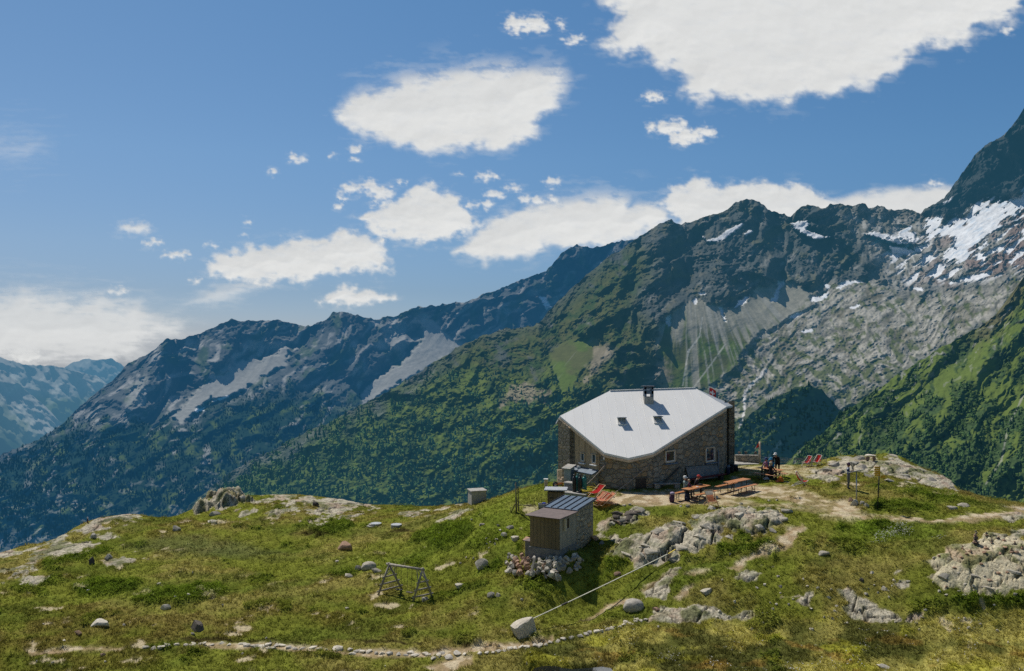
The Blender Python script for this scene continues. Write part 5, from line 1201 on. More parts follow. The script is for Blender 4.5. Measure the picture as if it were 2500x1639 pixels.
# skylights standing open
for px, py, glass in ((1518, 1030, 1), (1606, 1027, 0)):
    c = roof_pt(px, py); up = Vector((0, 1, .55)).normalized(); ri = Vector((1, 0, 0)); m = MB()
    w, l = .56, .78
    for a, b in ((-1, 0), (1, 0)): m.bar(c + ri * a * w / 2 - up * l / 2 + nr * .04, c + ri * a * w / 2 + up * l / 2 + nr * .04, .07, .1, up=nr)
    for a in (-1, 1): m.bar(c - ri * w / 2 + up * a * l / 2 + nr * .04, c + ri * w / 2 + up * a * l / 2 + nr * .04, .07, .1, up=nr)
    sk_ = m.build('skylight', M_whitep, hut, .008, org=HB)
    hg = c + up * l / 2 + nr * .1; dn = (-up * math.cos(.55) + nr * math.sin(.55)); n2 = ri.cross(dn).normalized()
    m = MB(); m.bar(hg, hg + dn * l * .98, w * 1.05, .05, up=n2); m.build('sash', M_metal, sk_, .008, org=HB)
    m = MB(); m.bar(hg + dn * .08 + n2 * .03, hg + dn * l * .9 + n2 * .03, w * .82, .012, up=n2); m.bar(hg + dn * .08 - n2 * .03, hg + dn * l * .9 - n2 * .03, w * .82, .012, up=n2); m.build('pane', M_glass, sk_, org=HB)
# windows
def window(w, x0, y0, x1, y1, sill, mat=M_trim, fr=.085, out=.05):
    A = lambda px, py, o: wall_pt(*w, px, py, o)
    nn = nrm_of(w); p00 = A(x0, y0, out); p10 = A(x1, y0, out); p01 = A(x0, y1, out); p11 = A(x1, y1, out)
    z0 = (p00.z + p10.z) / 2; z1 = (p01.z + p11.z) / 2
    a = Vector((p00.x, p00.y, 0)); b = Vector((p10.x, p10.y, 0)); Z = lambda p, z: Vector((p.x, p.y, z)); m = MB()
    e = (b - a).normalized() * fr
    m.bar(Z(a, z1), Z(a, z0), fr, .1, up=nn); m.bar(Z(b, z1), Z(b, z0), fr, .1, up=nn)
    m.bar(Z(a, z0) + Vector((0, 0, fr / 2)), Z(b, z0) + Vector((0, 0, fr / 2)), .1, fr); m.bar(Z(a, z1) - Vector((0, 0, fr / 2)), Z(b, z1) - Vector((0, 0, fr / 2)), .1, fr)
    wn = m.build('window', mat, hut, .006, org=HB)
    m = MB(); m.bar(Z(a, z1 + .03) - nn * .02 + (b - a) * .5, Z(a, z0 - .03) - nn * .02 + (b - a) * .5, (b - a).length - .06, .02, up=nn); m.build('pane', M_glass, wn, org=HB)
    m = MB(); t_ = .045; zc = (z0 + z1) / 2
    m.bar(Z(a, z1) + e, Z(a, z0) + e, t_, .05, up=nn); m.bar(Z(b, z1) - e, Z(b, z0) - e, t_, .05, up=nn); m.bar(Z(a, z1 + .03) + e, Z(b, z1 + .03) - e, .05, .05)
    m.build('sash', M_whitep, wn, org=HB)
    if sill: m = MB(); m.bar(Z(a, z1 - .14) - e + nn * .06, Z(b, z1 - .14) + e * 2 + nn * .06, .2, .07); m.build('sill', sill, wn, .006, org=HB)
window(WR, 1622.5, 1102.5, 1646.5, 1127, M_metal); window(WR, 1721, 1094.5, 1743.5, 1126, M_metal)
# larch-boarded bay on the left wall with its two windows, and the small lean-to below it
nn = nrm_of(WL); a = wall_pt(*WL, 1405, 1000); b = wall_pt(*WL, 1463, 1000); z0 = -8.95
q = [Vector((p.x, p.y, 0)) for p in (a, b, b + nn * .05, a + nn * .05)]
MB().prism([Vector((p.x, p.y, z0)) for p in q], [Vector((p.x, p.y, RP(p.y) - .22)) for p in q]).build('boarded_bay', M_larch, hut, org=HB)
window(WL, 1419.5, 1107, 1429.5, 1126, M_whitep, M_trim, .06, .07); window(WL, 1446.5, 1110, 1457.5, 1130.5, M_whitep, M_trim, .06, .07)
m = MB(); q = [a + nn * .06, b + nn * .06, b + nn * .62, a + nn * .62]
lo = lambda p, dz: Vector((p.x, p.y, z0 + dz))
m.prism([lo(q[0], .02), lo(q[1], .02), lo(q[2], -.2), lo(q[3], -.2)], [lo(q[0], .08), lo(q[1], .08), lo(q[2], -.14), lo(q[3], -.14)]); m.build('lean_to_roof', M_metal, hut, .008, org=HB)
m = MB(); q = [a + nn * .02, b + nn * .02, b + nn * .5, a + nn * .5]; m.prism([Vector((p.x, p.y, -10.9)) for p in q], [lo(q[0], -.03), lo(q[1], -.03), lo(q[2], -.17), lo(q[3], -.17)]); m.build('lean_to_wall', M_wall2, hut, org=HB)
# cellar door, the grey board against the wall, downpipe, outside lamp
def wall_panel(w, x0, y0, x1, y1, out, th, name, mat, par=hut):
    p = wall_pt(*w, x0, y0, out); q = wall_pt(*w, x1, y0, out); r = wall_pt(*w, (x0 + x1) / 2, y1, out); nn = nrm_of(w)
    zt = (p.z + q.z) / 2; c = (p + q) / 2; m = MB()
    m.bar(Vector((c.x, c.y, r.z)), Vector((c.x, c.y, zt)), Vector((q.x - p.x, q.y - p.y, 0)).length, th, up=nn)
    return m.build(name, mat, par, .006, org=HB)
cd = wall_panel(WF2, 1552, 1168, 1577, 1197, .03, .06, 'cellar_door', M_black); wall_panel(WF2, 1549.5, 1165, 1579.5, 1168, .05, .14, 'door_lintel', M_oldw, cd)
wall_panel(WR, 1751, 1100, 1753, 1165, .06, .06, 'downpipe', M_metal)
wall_panel(WF1, 1474, 1117, 1477, 1122, .1, .14, 'outside_lamp', M_whitep)
bd = MB(); p0 = wall_pt(*WR, 1671, 1140, .10); p1 = wall_pt(*WR, 1747, 1134, .10); dz = Vector((0, 0, -.88)); bd.prism([p0, p1, p1 + dz + nrm_of(WR) * .28, p0 + dz + nrm_of(WR) * .28], [p + nrm_of(WR) * .04 for p in (p0, p1, p1 + dz + nrm_of(WR) * .28, p0 + dz + nrm_of(WR) * .28)])
ob = bd.build('board', M_concd, None, .008); tag(ob, 'wide grey board propped against the hut wall under the larger window', 'board')
# dark red bench under it and the low plank bench at the corner of the wall
nn = nrm_of(WR); p0 = wall_pt(*WR, 1664, 1172, .75); p1 = wall_pt(*WR, 1748, 1172, .75)
def low_bench(name, label, p0, p1, w, h, mat, mleg, back=None):
    z = G(p0.x, p0.y); c = (Vector((p0.x, p0.y, 0)) + Vector((p1.x, p1.y, 0))) / 2; t = thing(name, label, 'bench', (c.x, c.y, G(c.x, c.y)))
    org = Vector(t.location); d = Vector((p1.x - p0.x, p1.y - p0.y, 0)); L = d.length; d.normalize(); zt = t.location.z + h
    MB().bar(Vector((c.x, c.y, zt)) - d * L / 2, Vector((c.x, c.y, zt)) + d * L / 2, w, .06).build('seat', mat, t, .008, org=org)
    for k in (-.38, .38):
        q = Vector((c.x, c.y, 0)) + d * L * k; g0 = G(q.x, q.y) - .06
        MB().box((q.x, q.y, (g0 + zt - .03) / 2), (.34, w * .8, zt - .03 - g0), math.atan2(d.y, d.x)).build('leg', mleg, t, .02, org=org)
    if back is not None: MB().bar(Vector((c.x, c.y, zt + .3)) - d * L / 2 + back, Vector((c.x, c.y, zt + .3)) + d * L / 2 + back, .04, .2).build('backrest', mat, t, .006, org=org)
    return t
low_bench('wall_bench', 'dark red bench in shade against the hut wall', p0, p1, .34, .36, M_dred, M_black)
p0 = gp(1597, 1193); p1 = gp(1660, 1192); low_bench('plank_bench', 'grey plank laid on stones as bench beside cellar door', p0, p1, .3, .3, M_log, M_grey)
pa = gp(1612, 1190); pb = wall_pt(*WR, 1658, 1140, .06); tag(MB().bar(pa, pb, .14, .05).build('plank', M_oldw, None, .006), 'dark plank leaning diagonally on the hut wall', 'plank')

# guy cables from the wall to the ground
for (x0, y0), (x1, y1), wl, lab, clip in (((1480, 1133), (1398, 1211), WF1, 'steel guy cable with clamp stretched in front of gas bottles', 1), ((1589.5, 1128.5), (1497, 1204), WF2, 'steel guy cable reaching the ground near deckchair pile', 0)):
    p = wall_pt(*wl, x0, y0, .02); q = gp(x1, y1); q.z -= .05
    t = thing('guy_cable', lab, 'cable', q); k = [p.lerp(q, i / 10) - Vector((0, 0, .10 * math.sin(math.pi * i / 10))) for i in range(11)]
    MB().tube(k, .022, 6).build('cable', M_cable, t, smooth=True, org=q)
    if clip: c = k[7]; MB().tube([c, c.lerp(k[6], .9)], .055, 8).build('turnbuckle', M_paleframe, t, smooth=True, org=q)
    MB().tube([q + Vector((0, 0, -.1)), q + Vector((0, 0, .16))], .03, 8).build('ground_anchor', M_steel, t, org=q)

# flags
def flag(px, py, Y, zbase, label, h, w, sway):
    top = W(px, py, Y); b = Vector((top.x, top.y, zbase)); t = thing('flag', label, 'flag', b)
    MB().tube([b, top + Vector((0, 0, .12))], .03, 8, r1=.02).build('flagpole', M_galv if sway else M_log, t, smooth=True, org=b)
    nu, nv = 12, 10; V = []
    for j in range(nv + 1):
        for i in range(nu + 1):
            u, v = i / nu, j / nv; V.append(Vector((top.x + u * w * .82, top.y + .05 * math.sin(u * 7 + v), top.z - v * h - u * u * .28 * w + .03 * math.sin(u * 6 + v * 3))))
    m = MB(); red = []; wh = []
    for j in range(nv):
        for i in range(nu):
            f = (j * (nu + 1) + i, j * (nu + 1) + i + 1, (j + 1) * (nu + 1) + i + 1, (j + 1) * (nu + 1) + i)
            a, b2 = (i + .5) / nu - .5, (j + .5) / nv - .5
            (wh if (abs(a) < .1 and abs(b2) < .32) or (abs(b2) < .11 and abs(a) < .3) else red).append(f)
    m.add(V, red, 0); m.f += wh; m.mi += [1] * len(wh)
    m.build('flag_cloth', [M_redpaint, M_whitep], t, smooth=True, org=b); return t
flag(1731.5, 948, 63.6, BP(63.6) - .1, 'red flag with white cross rising behind the roof ridge', .62, .62, 1)

# ------------------------------------------------------------------ things beside the hut
def simple(name, label, cat, mb, mat, bevel=.01, group=None, smooth=False, loc=None):
    o = mb.build(name, mat, None, bevel, smooth)
    if loc is not None: o.location = loc
    return tag(o, label, cat, group)
# concrete plinth
pl = gp(1403, 1211); c0 = Vector((pl.x + .05, pl.y + 1.05, pl.z)); zt = pl.z + .16
def rect(c, ang, w, d):
    e = Vector((math.cos(ang), math.sin(ang), 0)); f = Vector((-e.y, e.x, 0)); return [c - e * w / 2 - f * d / 2, c + e * w / 2 - f * d / 2, c + e * w / 2 + f * d / 2, c - e * w / 2 + f * d / 2]
def rbox(c, ang, w, d, z0, z1, z2=None):
    q = rect(Vector((c.x, c.y, 0)), ang, w, d); m = MB(); z2 = z1 if z2 is None else z2
    return m.prism([Vector((p.x, p.y, z0)) for p in q], [Vector((p.x, p.y, z1 if i < 2 else z2)) for i, p in enumerate(q)])
AL = -.62
simple('concrete_plinth', 'low concrete slab under the gas bottles at the hut corner', 'slab', rbox(c0, AL, 2.7, 1.7, zt - .5, zt), M_conc, .02)
def on_plinth(px, py):
    Y = (zt) / (-(py - CY) / F); return Vector(((px - CX) / F * Y, Y, zt))
g1 = on_plinth(1391, 1189)
def cabinet():
    p = on_plinth(1388, 1188); t = thing('metal_cabinet', 'tall grey-green metal cabinet with sloping lid beside the gas bottles', 'cabinet', p, AL)
    MB().box((0, .1, .65), (.50, .55, 1.3)).build('body', M_cab, t, .01)
    m = MB(); m.prism([(-.36, -.32, 1.22), (.32, -.32, 1.22), (.32, .48, 1.40), (-.36, .48, 1.40)], [(-.36, -.32, 1.25), (.32, -.32, 1.25), (.32, .48, 1.43), (-.36, .48, 1.43)]); m.build('lid', M_conc, t)
    MB().box((.255, .1, .62), (.02, .4, 1.0)).build('door', M_metal, t, .006)
cabinet()
p = on_plinth(1391, 1196); t = thing('storage_chest', 'low grey chest with pale lid standing before the metal cabinet', 'chest', p, AL)
MB().box((0, .05, .22), (.62, .5, .44)).build('body', M_cab, t, .01); MB().box((0, .05, .47), (.70, .58, .06)).build('lid', M_conc, t, .01); MB().box((.0, -.21, .2), (.5, .02, .34)).build('front_panel', M_concd, t)
for k, (px, py, mat, r, lab) in enumerate(((1402, 1201, M_black, .13, 'tall black gas cylinder nearest the grey chest'), (1410, 1199, M_teal, .13, 'teal gas cylinder between the two black ones'), (1416, 1202, M_black, .135, 'black gas cylinder behind the guy cable, second of its row'), (1427, 1202, M_teal, .15, 'teal gas cylinder at the end of the row, next to the stone wall'))):
    p = on_plinth(px, py); t = thing('gas_cylinder', lab, 'gas cylinder', p, 0, 'gas cylinders at the hut corner')
    MB().lathe([(r * .9, 0), (r, .03), (r, .86), (r * .92, .93), (r * .6, .99), (.03, 1.01)], n=20).build('tank', mat, t, smooth=True)
    MB().lathe([(.03, 1.0), (.03, 1.07), (.045, 1.075), (.045, 1.11), (.02, 1.12)], n=10).build('valve', M_galv, t); MB().lathe([(r * .55, .98), (r * .6, 1.12), (r * .55, 1.125), (r * .5, .98)], n=16).build('collar', mat, t)
p = on_plinth(1413, 1186); simple('meter_box', 'small pale meter box above the gas cylinders', 'box', MB().box((0, 0, 1.2), (.22, .2, .26)).bar((0, .1, 0), (0, .1, 1.1), .05), M_whitep, .008, loc=p)
p = gp(1367, 1187, 50); simple("upright_board", "upright tan board standing behind the metal cabinet", "board", MB().box((0, .35, .52), (.34, .12, 1.04), .3), M_fasc, .01, loc=p)
# barrow with an engine
p = gp(1362, 1191); t = thing('motor_barrow', 'small barrow with black wheel and rusty engine at the hut corner', 'barrow', p)
w = MB(); w.tube([(-.16 + .0, -.06, .2), (-.16, .06, .2)], .2, 18); w.build('wheel', M_black, t, smooth=False)
w = MB(); w.tube([(-.16, -.068, .2), (-.16, .068, .2)], .09, 14); w.build('rim', M_galv, t)
w = MB()
for s in (-1, 1): w.bar((-.2, .09 * s, .22), (.55, .16 * s, .34), .035); w.bar((.3, .13 * s, .3), (.34, .13 * s, 0), .035)
w.build('frame', M_orange, t); w = MB(); w.box((.18, 0, .46), (.26, .2, .22)).box((.3, .02, .62), (.12, .14, .14)).tube([(.1, .06, .5), (.1, .06, .72)], .03, 8).box((.05, -.04, .6), (.1, .1, .1)); w.build('engine', M_fasc, t, .01)
# capped stub post and booth
p = gp(1333, 1191, 50); t = thing('stub_post', 'short square wooden post with pale cap at the crest', 'post', p)
MB().box((0, .1, .26), (.22, .22, .56)).build('shaft', M_fasc, t, .01); MB().box((0, .1, .56), (.30, .30, .06)).build('cap', M_whitep, t, .01)
p = gp(1357, 1241); t = thing('wooden_booth', 'small wooden booth with flat overhanging roof behind the shed', 'booth', p, -.12)
for sgn in (-1, 1): MB().box((.49 * sgn, .32, .52), (.06, .7, 1.16)).build('side_wall', M_shedw, t, .006)
MB().box((0, .63, .52), (1.0, .05, 1.16)).build('rear_wall', M_shedw, t, .004); MB().box((-.0, .04, .46), (.94, .05, 1.04)).build('door', M_shedw, t, .004); MB().box((-.28, .01, .62), (.22, .02, .07)).build('hatch', M_black, t); MB().box((0, .25, 1.16), (1.42, 1.15, .07)).build('roof', M_zinc, t, .01)
p = gp(1325, 1243); t = thing('water_trough', 'pale trough with blue bucket parts at the foot of the booth', 'trough', p, -.12)
m = MB(); m.box((0, .2, .06), (.55, .4, .05)); [m.box(c_, s_) for c_, s_ in (((0, .02, .17), (.55, .04, .26)), ((0, .38, .17), (.55, .04, .26)), ((-.26, .2, .17), (.04, .4, .26)), ((.26, .2, .17), (.04, .4, .26)))]; m.build('basin', M_conc, t, .008)
tag(MB().lathe([(.09, 0), (.11, .24), (.115, .25), (.1, .25)], n=14).build('bucket', M_blue, None, smooth=True), 'bright blue bucket standing in the pale trough', 'bucket').location = p + Vector((.08, .18, .10))
# hose coil
p = gp(1441, 1208); t = []
for k in range(5):
    for i in range(30):
        a = i * 2 * math.pi / 30; rr = .42 + .06 * math.sin(k * 2.3 + a * 2) + .03 * k
        x_, y_ = p.x + math.cos(a) * rr * 1.0 + .05 * math.sin(k * 3), p.y + .3 + math.sin(a) * rr * .9
        t.append((x_, y_, G(x_, y_) + .03 + .045 * k + .12 * max(0, math.sin(a * .5)) * (k > 2)))
t += [(p.x + .5 - .06 * i, p.y + .5 + .02 * i, G(p.x + .5, p.y + .5) + .25 + .07 * i) for i in range(5)]
simple('hose_coil', 'loose coil of yellow hose lying on the grass', 'hose', MB().tube(t, .022, 6), M_hose, 0, smooth=True)

# ------------------------------------------------------------------ the shed
C0 = W(1365.6, 1343.8, 45.8); SR = math.radians(30); ex = Vector((-math.cos(SR), math.sin(SR), 0)); ey = Vector((math.sin(SR), math.cos(SR), 0)); up = Vector((0, 0, 1))
sb = Vector((C0.x, C0.y, -12.1)); shed = thing('shed', 'small shed of weathered boards and stone on concrete base', 'shed', sb)
SP = lambda a, b, z: C0 + ex * a + ey * b + up * z
bx_ = lambda a0, a1, b0, b1, z0, z1: MB().prism([SP(a, b, z0) for a, b in ((a0, b0), (a1, b0), (a1, b1), (a0, b1))], [SP(a, b, z1) for a, b in ((a0, b0), (a1, b0), (a1, b1), (a0, b1))])
bx_(0.0, 1.8, 0.0, .05, 0, 1.70).build('front_boarding', M_shedw, shed, org=sb)
bx_(0.0, .05, .052, 2.1, 0, 1.70).build('side_boarding', M_greyw, shed, org=sb)
bx_(1.75, 1.8, .052, 2.1, 0, 1.70).build('side_boarding', M_greyw, shed, org=sb)
m = MB(); a0, a1, b0, b1 = .03, 1.77, 2.1, 4.42
m.prism([SP(a, b, -.75) for a, b in ((a0, b0), (a1, b0), (a1, b1), (a0, b1))], [SP(a, b, 1.66 if b == b0 else 1.88) for a, b in ((a0, b0), (a1, b0), (a1, b1), (a0, b1))]); m.build('stone_wall', M_wall2, shed, org=sb)
bx_(-.03, 1.86, -.05, 2.098, -.85, -.002).build('concrete_base', M_concd, shed, .02, org=sb)
m = MB(); q = ((-.16, -.24), (2.0, -.24), (2.0, 2.06), (-.16, 2.06)); m.prism([SP(a, b, 1.70) for a, b in q], [SP(a, b, 1.745) for a, b in q]); r_ = m.build('roof', M_brownroof, shed, .008, org=sb)
m = MB(); q = ((-.16, 2.0, 1.76), (2.0, 2.0, 1.76), (2.0, 4.6, 2.0), (-.16, 4.6, 2.0)); m.prism([SP(*k) for k in q], [SP(a, b, z + .05) for a, b, z in q]); r_ = m.build('metal_roof', M_metal, shed, .006, org=sb)
m = MB()
for i in range(6): a = -.13 + i * 2.1 / 5; m.bar(SP(a, 2.02, 1.83), SP(a, 4.58, 2.07), .035, .05)
m.build('standing_seam', M_black, r_, org=sb)
m = MB()
for k in (.52, 1.14): m.bar(SP(-.02, k, .95), SP(-.02, k, 1.60), .06, .05, up=ey)
for z in (.98, 1.57): m.bar(SP(-.02, .5, z), SP(-.02, 1.16, z), .05, .06)
wn = m.build('window', M_log, shed, .006, org=sb); m = MB(); m.bar(SP(-.004, .83, .98), SP(-.004, .83, 1.57), .60, .012, up=-ex); m.build('pane', M_black, wn, org=sb)
m = MB(); m.bar(SP(-.14, .46, .96), SP(-.14, .46, 1.60), .14, .03, up=ey); m.build('shutter', M_paleframe, wn, .004, org=sb)
bx_(1.87, 2.2, .15, .95, -.85, .18).build('annex', M_concd, shed, .015, org=sb); bx_(1.865, 2.27, .1, 1.0, .185, .24).build('annex_lid', M_brownroof, shed, .008, org=sb)

# heap of stones packed against its base
g = random.Random(12); kk = 0
for i in range(104):
    px = g.uniform(1234, 1366) if i < 88 else g.uniform(1366, 1425); f = g.random()
    top = 1362 if px < 1290 else 1366; base = 1418 - max(0, 1262 - px) * .7
    py = top + 6 + (base - top - 6) * f if i < 88 else 1366 + f * 26 + (1425 - px) * .15
    p = gp(px, py, 40); w_ = g.uniform(.22, .44) * (1.1 - .3 * (f < .3)); lift = (1 - f) * .35 * g.random() + (.12 if i < 88 else .0)
    mt = M_red if (1262 < px < 1290 and g.random() < .75) or g.random() < .12 else (M_white if g.random() < .3 else M_pale if g.random() < .6 else M_grey)
    if i >= 88: mt = M_pale
    o = stone('stone', p + Vector((0, 0, lift - .08)), w_, w_ * g.uniform(.55, .85), mt, 100 + i, {'rusty_stone': 'rust-coloured stone in the heap around the shed base', 'white_stone': 'whitish stone in the heap around the shed base', 'pale_stone': 'pale grey stone in the heap around the shed base', 'grey_stone': 'darker grey stone in the heap around the shed base'}[mt.name], 'stone', 'stones heaped around the shed base', sink=.1)
pa = gp(1293, 1415, 40); pb = pa + Vector((.28, .35, 1.02)); simple('plank', 'grey post leaning in the stone heap below the shed', 'post', MB().bar(pa - Vector((0, 0, .1)), pb, .14, .09), M_log, .01)
for i in range(22):
    px = g.uniform(1290, 1412); p = gp(px, 1366 + g.uniform(0, 12) - max(0, px - 1370) * .2, 40); w_ = g.uniform(.24, .42); mt = g.choice((M_pale, M_white, M_grey))
    stone('stone', p, w_, w_ * g.uniform(.5, .8), mt, 260 + i, {'white_stone': 'whitish stone in the heap around the shed base', 'pale_stone': 'pale grey stone in the heap around the shed base', 'grey_stone': 'darker grey stone in the heap around the shed base'}[mt.name], 'stone', 'stones heaped around the shed base', sink=.1)
# poles on the slope left of the shed
def pole(px0, py0, px1, py1, r, lab, mat=M_log, cat='pole', name='pole'):
    p = gp(px0, py0); q = W(px1, py1, p.y); return simple(name, lab, cat, MB().tube([p - Vector((0, 0, .15)), p.lerp(q, .5), q], r, 9, r1=r * .8), mat, 0, smooth=True)
p = gp(1261, 1252); t = thing('utility_pole', 'tall thin pole with side brace on the grassy slope', 'pole', p)
q = W(1259, 1178, p.y); MB().tube([p - Vector((0, 0, .2)), p.lerp(q, .5), q], .05, 9, r1=.035).build('mast', M_oldw, t, smooth=True, org=p)
b = gp(1247, 1251); MB().tube([b - Vector((0, 0, .1)), W(1257.5, 1231, p.y)], .03, 7).build('brace', M_oldw, t, org=p)
MB().tube([p + Vector((.12, .15, -.1)), W(1264.5, 1188, p.y + .15)], .035, 7).build('mast', M_oldw, t, org=p)
pole(1247, 1252, 1247, 1238, .025, 'knee-high stake at the foot of the tall pole', M_oldw, 'stake', 'stake'); pole(1304, 1234, 1304, 1221, .025, 'short stake at the end of the fallen rail', M_oldw, 'stake', 'stake')
a_ = gp(1264, 1237); b_ = gp(1299, 1237); simple('rail', 'thin rail lying level between the tall pole and the stake', 'rail', MB().tube([a_ + Vector((0, 0, .08)), b_ + Vector((0, 0, .08))], .03, 7), M_oldw, 0)
# concrete cube on the crest and the shaft rings
p = gp(1170, 1229); t = thing('concrete_cube', 'bare concrete cube with flat lid standing on the crest', 'concrete block', p, .32)
MB().box((0, .55, .33), (1.08, 1.0, .98)).build('body', M_conc, t, .02); MB().box((0, .55, .85), (1.2, 1.12, .07)).build('lid', M_conc, t, .015)
for k, (px, py, lab, two) in enumerate(((912, 1287, 'concrete shaft ring made of two stacked rings in the grass', 1), (966, 1290, 'single low concrete shaft ring with lid in the grass', 0))):
    p = gp(px, py); s = p.y / F; t = thing('shaft_ring', lab, 'shaft ring', p + Vector((0, .35, 0)), 0, 'concrete shaft rings')
    r = 13.5 * s; MB().lathe([(r * .98, -.12), (r, .02), (r, .14), (r * .97, .15)], n=24).build('ring', M_conc, t, smooth=False); MB().lathe([(r * .9, .15), (r * .98, .155), (r * .98, .20), (r * .1, .21)], (.12 * two, 0, .0), n=24).build('lid', M_zinc, t)
    if two: MB().lathe([(r * 1.02, -.1), (r * 1.04, .0), (r * 1.02, .05)], (-.12, -.1, 0), n=24).build('ring', M_conc, t)
# swing frame
fl, fr_ = gp(921.5, 1453), gp(982.6, 1437); gl, gr_ = gp(1007.3, 1468), gp(1056.6, 1457)
def apex(a, b, px, py):
    c = (a + b) / 2; Y = c.y; return W(px, py, Y)
ap, aq = apex(fl, fr_, 950, 1378), apex(gl, gr_, 1031.5, 1391); org = (fl + gr_) / 2
sw = thing('swing_frame', 'weathered log swing frame with two swings standing in the meadow', 'swing', org)
d = (aq - ap).normalized(); MB().tube([ap - d * .18, ap.lerp(aq, .5), aq + d * .12], .068, 10).build('crossbeam', M_log, sw, smooth=True, org=org)
for A_, foot2 in ((ap, (fl, fr_)), (aq, (gl, gr_))):
    for f_ in foot2: MB().tube([f_ - Vector((0, 0, .12)), A_.lerp(f_, -.06)], .062, 9, r1=.052).build('leg', M_log, sw, smooth=True, org=org)
    for k in (.42, .66, .88):
        a1, b1 = A_.lerp(foot2[0], k), A_.lerp(foot2[1], k); e = (b1 - a1).normalized() * .1; MB().tube([a1 - e, b1 + e], .045, 8).build('rung', M_log, sw, smooth=True, org=org)
for A_, s_, f_ in ((ap, 1, fl), (ap, 1, fr_), (aq, -1, gl), (aq, -1, gr_)): MB().tube([A_ + d * s_ * .42, A_.lerp(f_, .42)], .026, 7).build('brace', M_log, sw, org=org)
for k in (.30, .62):
    c = ap.lerp(aq, k); z0 = G(c.x, c.y) + .28
    s = MB(); lo_ = []
    for e in (-.17, .17):
        p1 = c + d * e - Vector((0, 0, .05)); p2 = Vector((c.x, c.y, z0)) + d * e * .95; lo_.append(p2); s_ = MB().tube([p1, p2], .011, 6).build('rope', M_oldw, sw, org=org)
    MB().bar(lo_[0] - d * .06, lo_[1] + d * .06, .17, .03).build('swing_seat', M_oldw, sw, .006, org=org)
# slackline from the boulder to the outcrop
pa = gp(1290, 1541) + Vector((.1, .35, .42)); pb = gp(1632, 1366); pb.z += .30
t = thing('slackline', 'pale slackline stretched from the tilted boulder to the outcrop', 'slackline', pa)
k = [pa.lerp(pb, i / 24) - Vector((0, 0, .03 * math.sin(math.pi * i / 24))) for i in range(25)]; m = MB()
for a_, b_ in zip(k[:-1], k[1:]): m.bar(a_, b_ + (b_ - a_) * .02, .055, .03)
m.build('webbing', M_rope, t, org=pa); MB().bar(k[5], k[6], .10, .07).build('ratchet', M_black, t, .01, org=pa); MB().bar(k[24], k[24] + (k[24] - k[22]).normalized() * .5 + Vector((0, 0, .05)), .06, .03).build('anchor_strap', M_hose, t, org=pa)
MB().tube([pb - Vector((.12, 0, .5)), pb - Vector((.05, 0, -.16))], .035, 8).build('anchor_stake', M_log, t, org=pa)
# signposts
p = gp(2142, 1243); q = W(2147.5, 1137, p.y); t = thing('signpost', 'leaning hiking signpost with stacked yellow direction boards', 'signpost', p)
MB().tube([p - Vector((0, 0, .2)), q], .032, 10).build('post', M_steel, t, smooth=True, org=p)
dpx = p.y / F
def signboard(y0, y1, x0, x1, tipleft, dy):
    z0 = -(y1 - CY) / F * p.y; z1 = -(y0 - CY) / F * p.y; xa = (x0 - CX) / F * p.y; xb = (x1 - CX) / F * p.y; Yb = p.y - .05; zm = (z0 + z1) / 2; tp = .06
    pts = [(xa, z0), (xb, z0), (xb + (0 if tipleft else tp), zm), (xb, z1), (xa, z1), (xa - (tp if tipleft else 0), zm)]
    MB().prism([Vector((a, Yb + dy * (a - xb), z)) for a, z in pts], [Vector((a, Yb + dy * (a - xb) - .02, z)) for a, z in pts]).build('direction_board', M_yel, t, .003, org=p)
for i in range(5): signboard(1139.6 + i * 4.6, 1143.8 + i * 4.6, 2137 - (i % 2) * .6, 2148, True, -.25)
signboard(1160.5, 1167, 2147, 2159.5, False, .3)
p = gp(2091, 1224); t = thing('info_board', 'grey steel stand with tilted panel seen edge-on', 'info board', p); q = W(2091, 1152.5, p.y)
MB().tube([p - Vector((0, 0, .15)), q], .035, 10).build('post', M_galv, t, smooth=True, org=p); a_, b_ = W(2077.5, 1153.5, p.y - .1), W(2105, 1148.3, p.y + .1); MB().bar(a_, b_, .55, .035, up=(0, .35, 1)).build('panel', M_galv, t, .006, org=p)
# wall, pole and terrace at the edge of the drop behind the tables
a_ = Vector(W(1796, 1129, 67)); b_ = Vector(W(1853, 1128, 66)); a_.z = G(a_.x, a_.y); b_.z = G(b_.x, b_.y); t = thing('parapet', 'low stone parapet with pale rail at the edge behind the picnic table', 'parapet', a_)
ta = W(1796, 1114, 67); tb = W(1853, 1115, 66); d_ = Vector((0, .35, 0)); MB().prism([a_ - Vector((0, 0, .6)), b_ - Vector((0, 0, .6)), b_ + d_ - Vector((0, 0, .6)), a_ + d_ - Vector((0, 0, .6))], [ta, tb, tb + d_, ta + d_]).build('stone_wall', M_wall2, t, org=a_); MB().bar(ta + Vector((0, .15, .05)), tb + Vector((0, .15, .05)), .32, .08).build('rail', M_log, t, .01, org=a_)
for k, xx in enumerate((1807, 1822, 1846)): p = W(xx, 1112.2, 66.5); stone('stone', p + Vector((0, .15, .08)), .3, .22, M_dark, 60 + k, 'dark lump set on the rail of the parapet', 'stone', 'dark lumps on the parapet rail', sink=.0, small=True)
p = gp(1815, 1137); simple('terrace_slab', 'pale concrete terrace slab beside the hut wall', 'slab', rbox(Vector((p.x, p.y + 1.6, 0)), .12, 2.3, 3.0, p.z - .3, p.z + .10), M_conc, .02)
p = gp(1855, 1131, 50); t = thing('flag', 'small red and white pennant on thick wooden pole behind the diners', 'flag', p); q = W(1855, 1079, p.y); MB().tube([p - Vector((0, 0, .3)), q], .085, 10, r1=.075).build('flagpole', M_fasc, t, smooth=True, org=p)
V = []; m = MB()
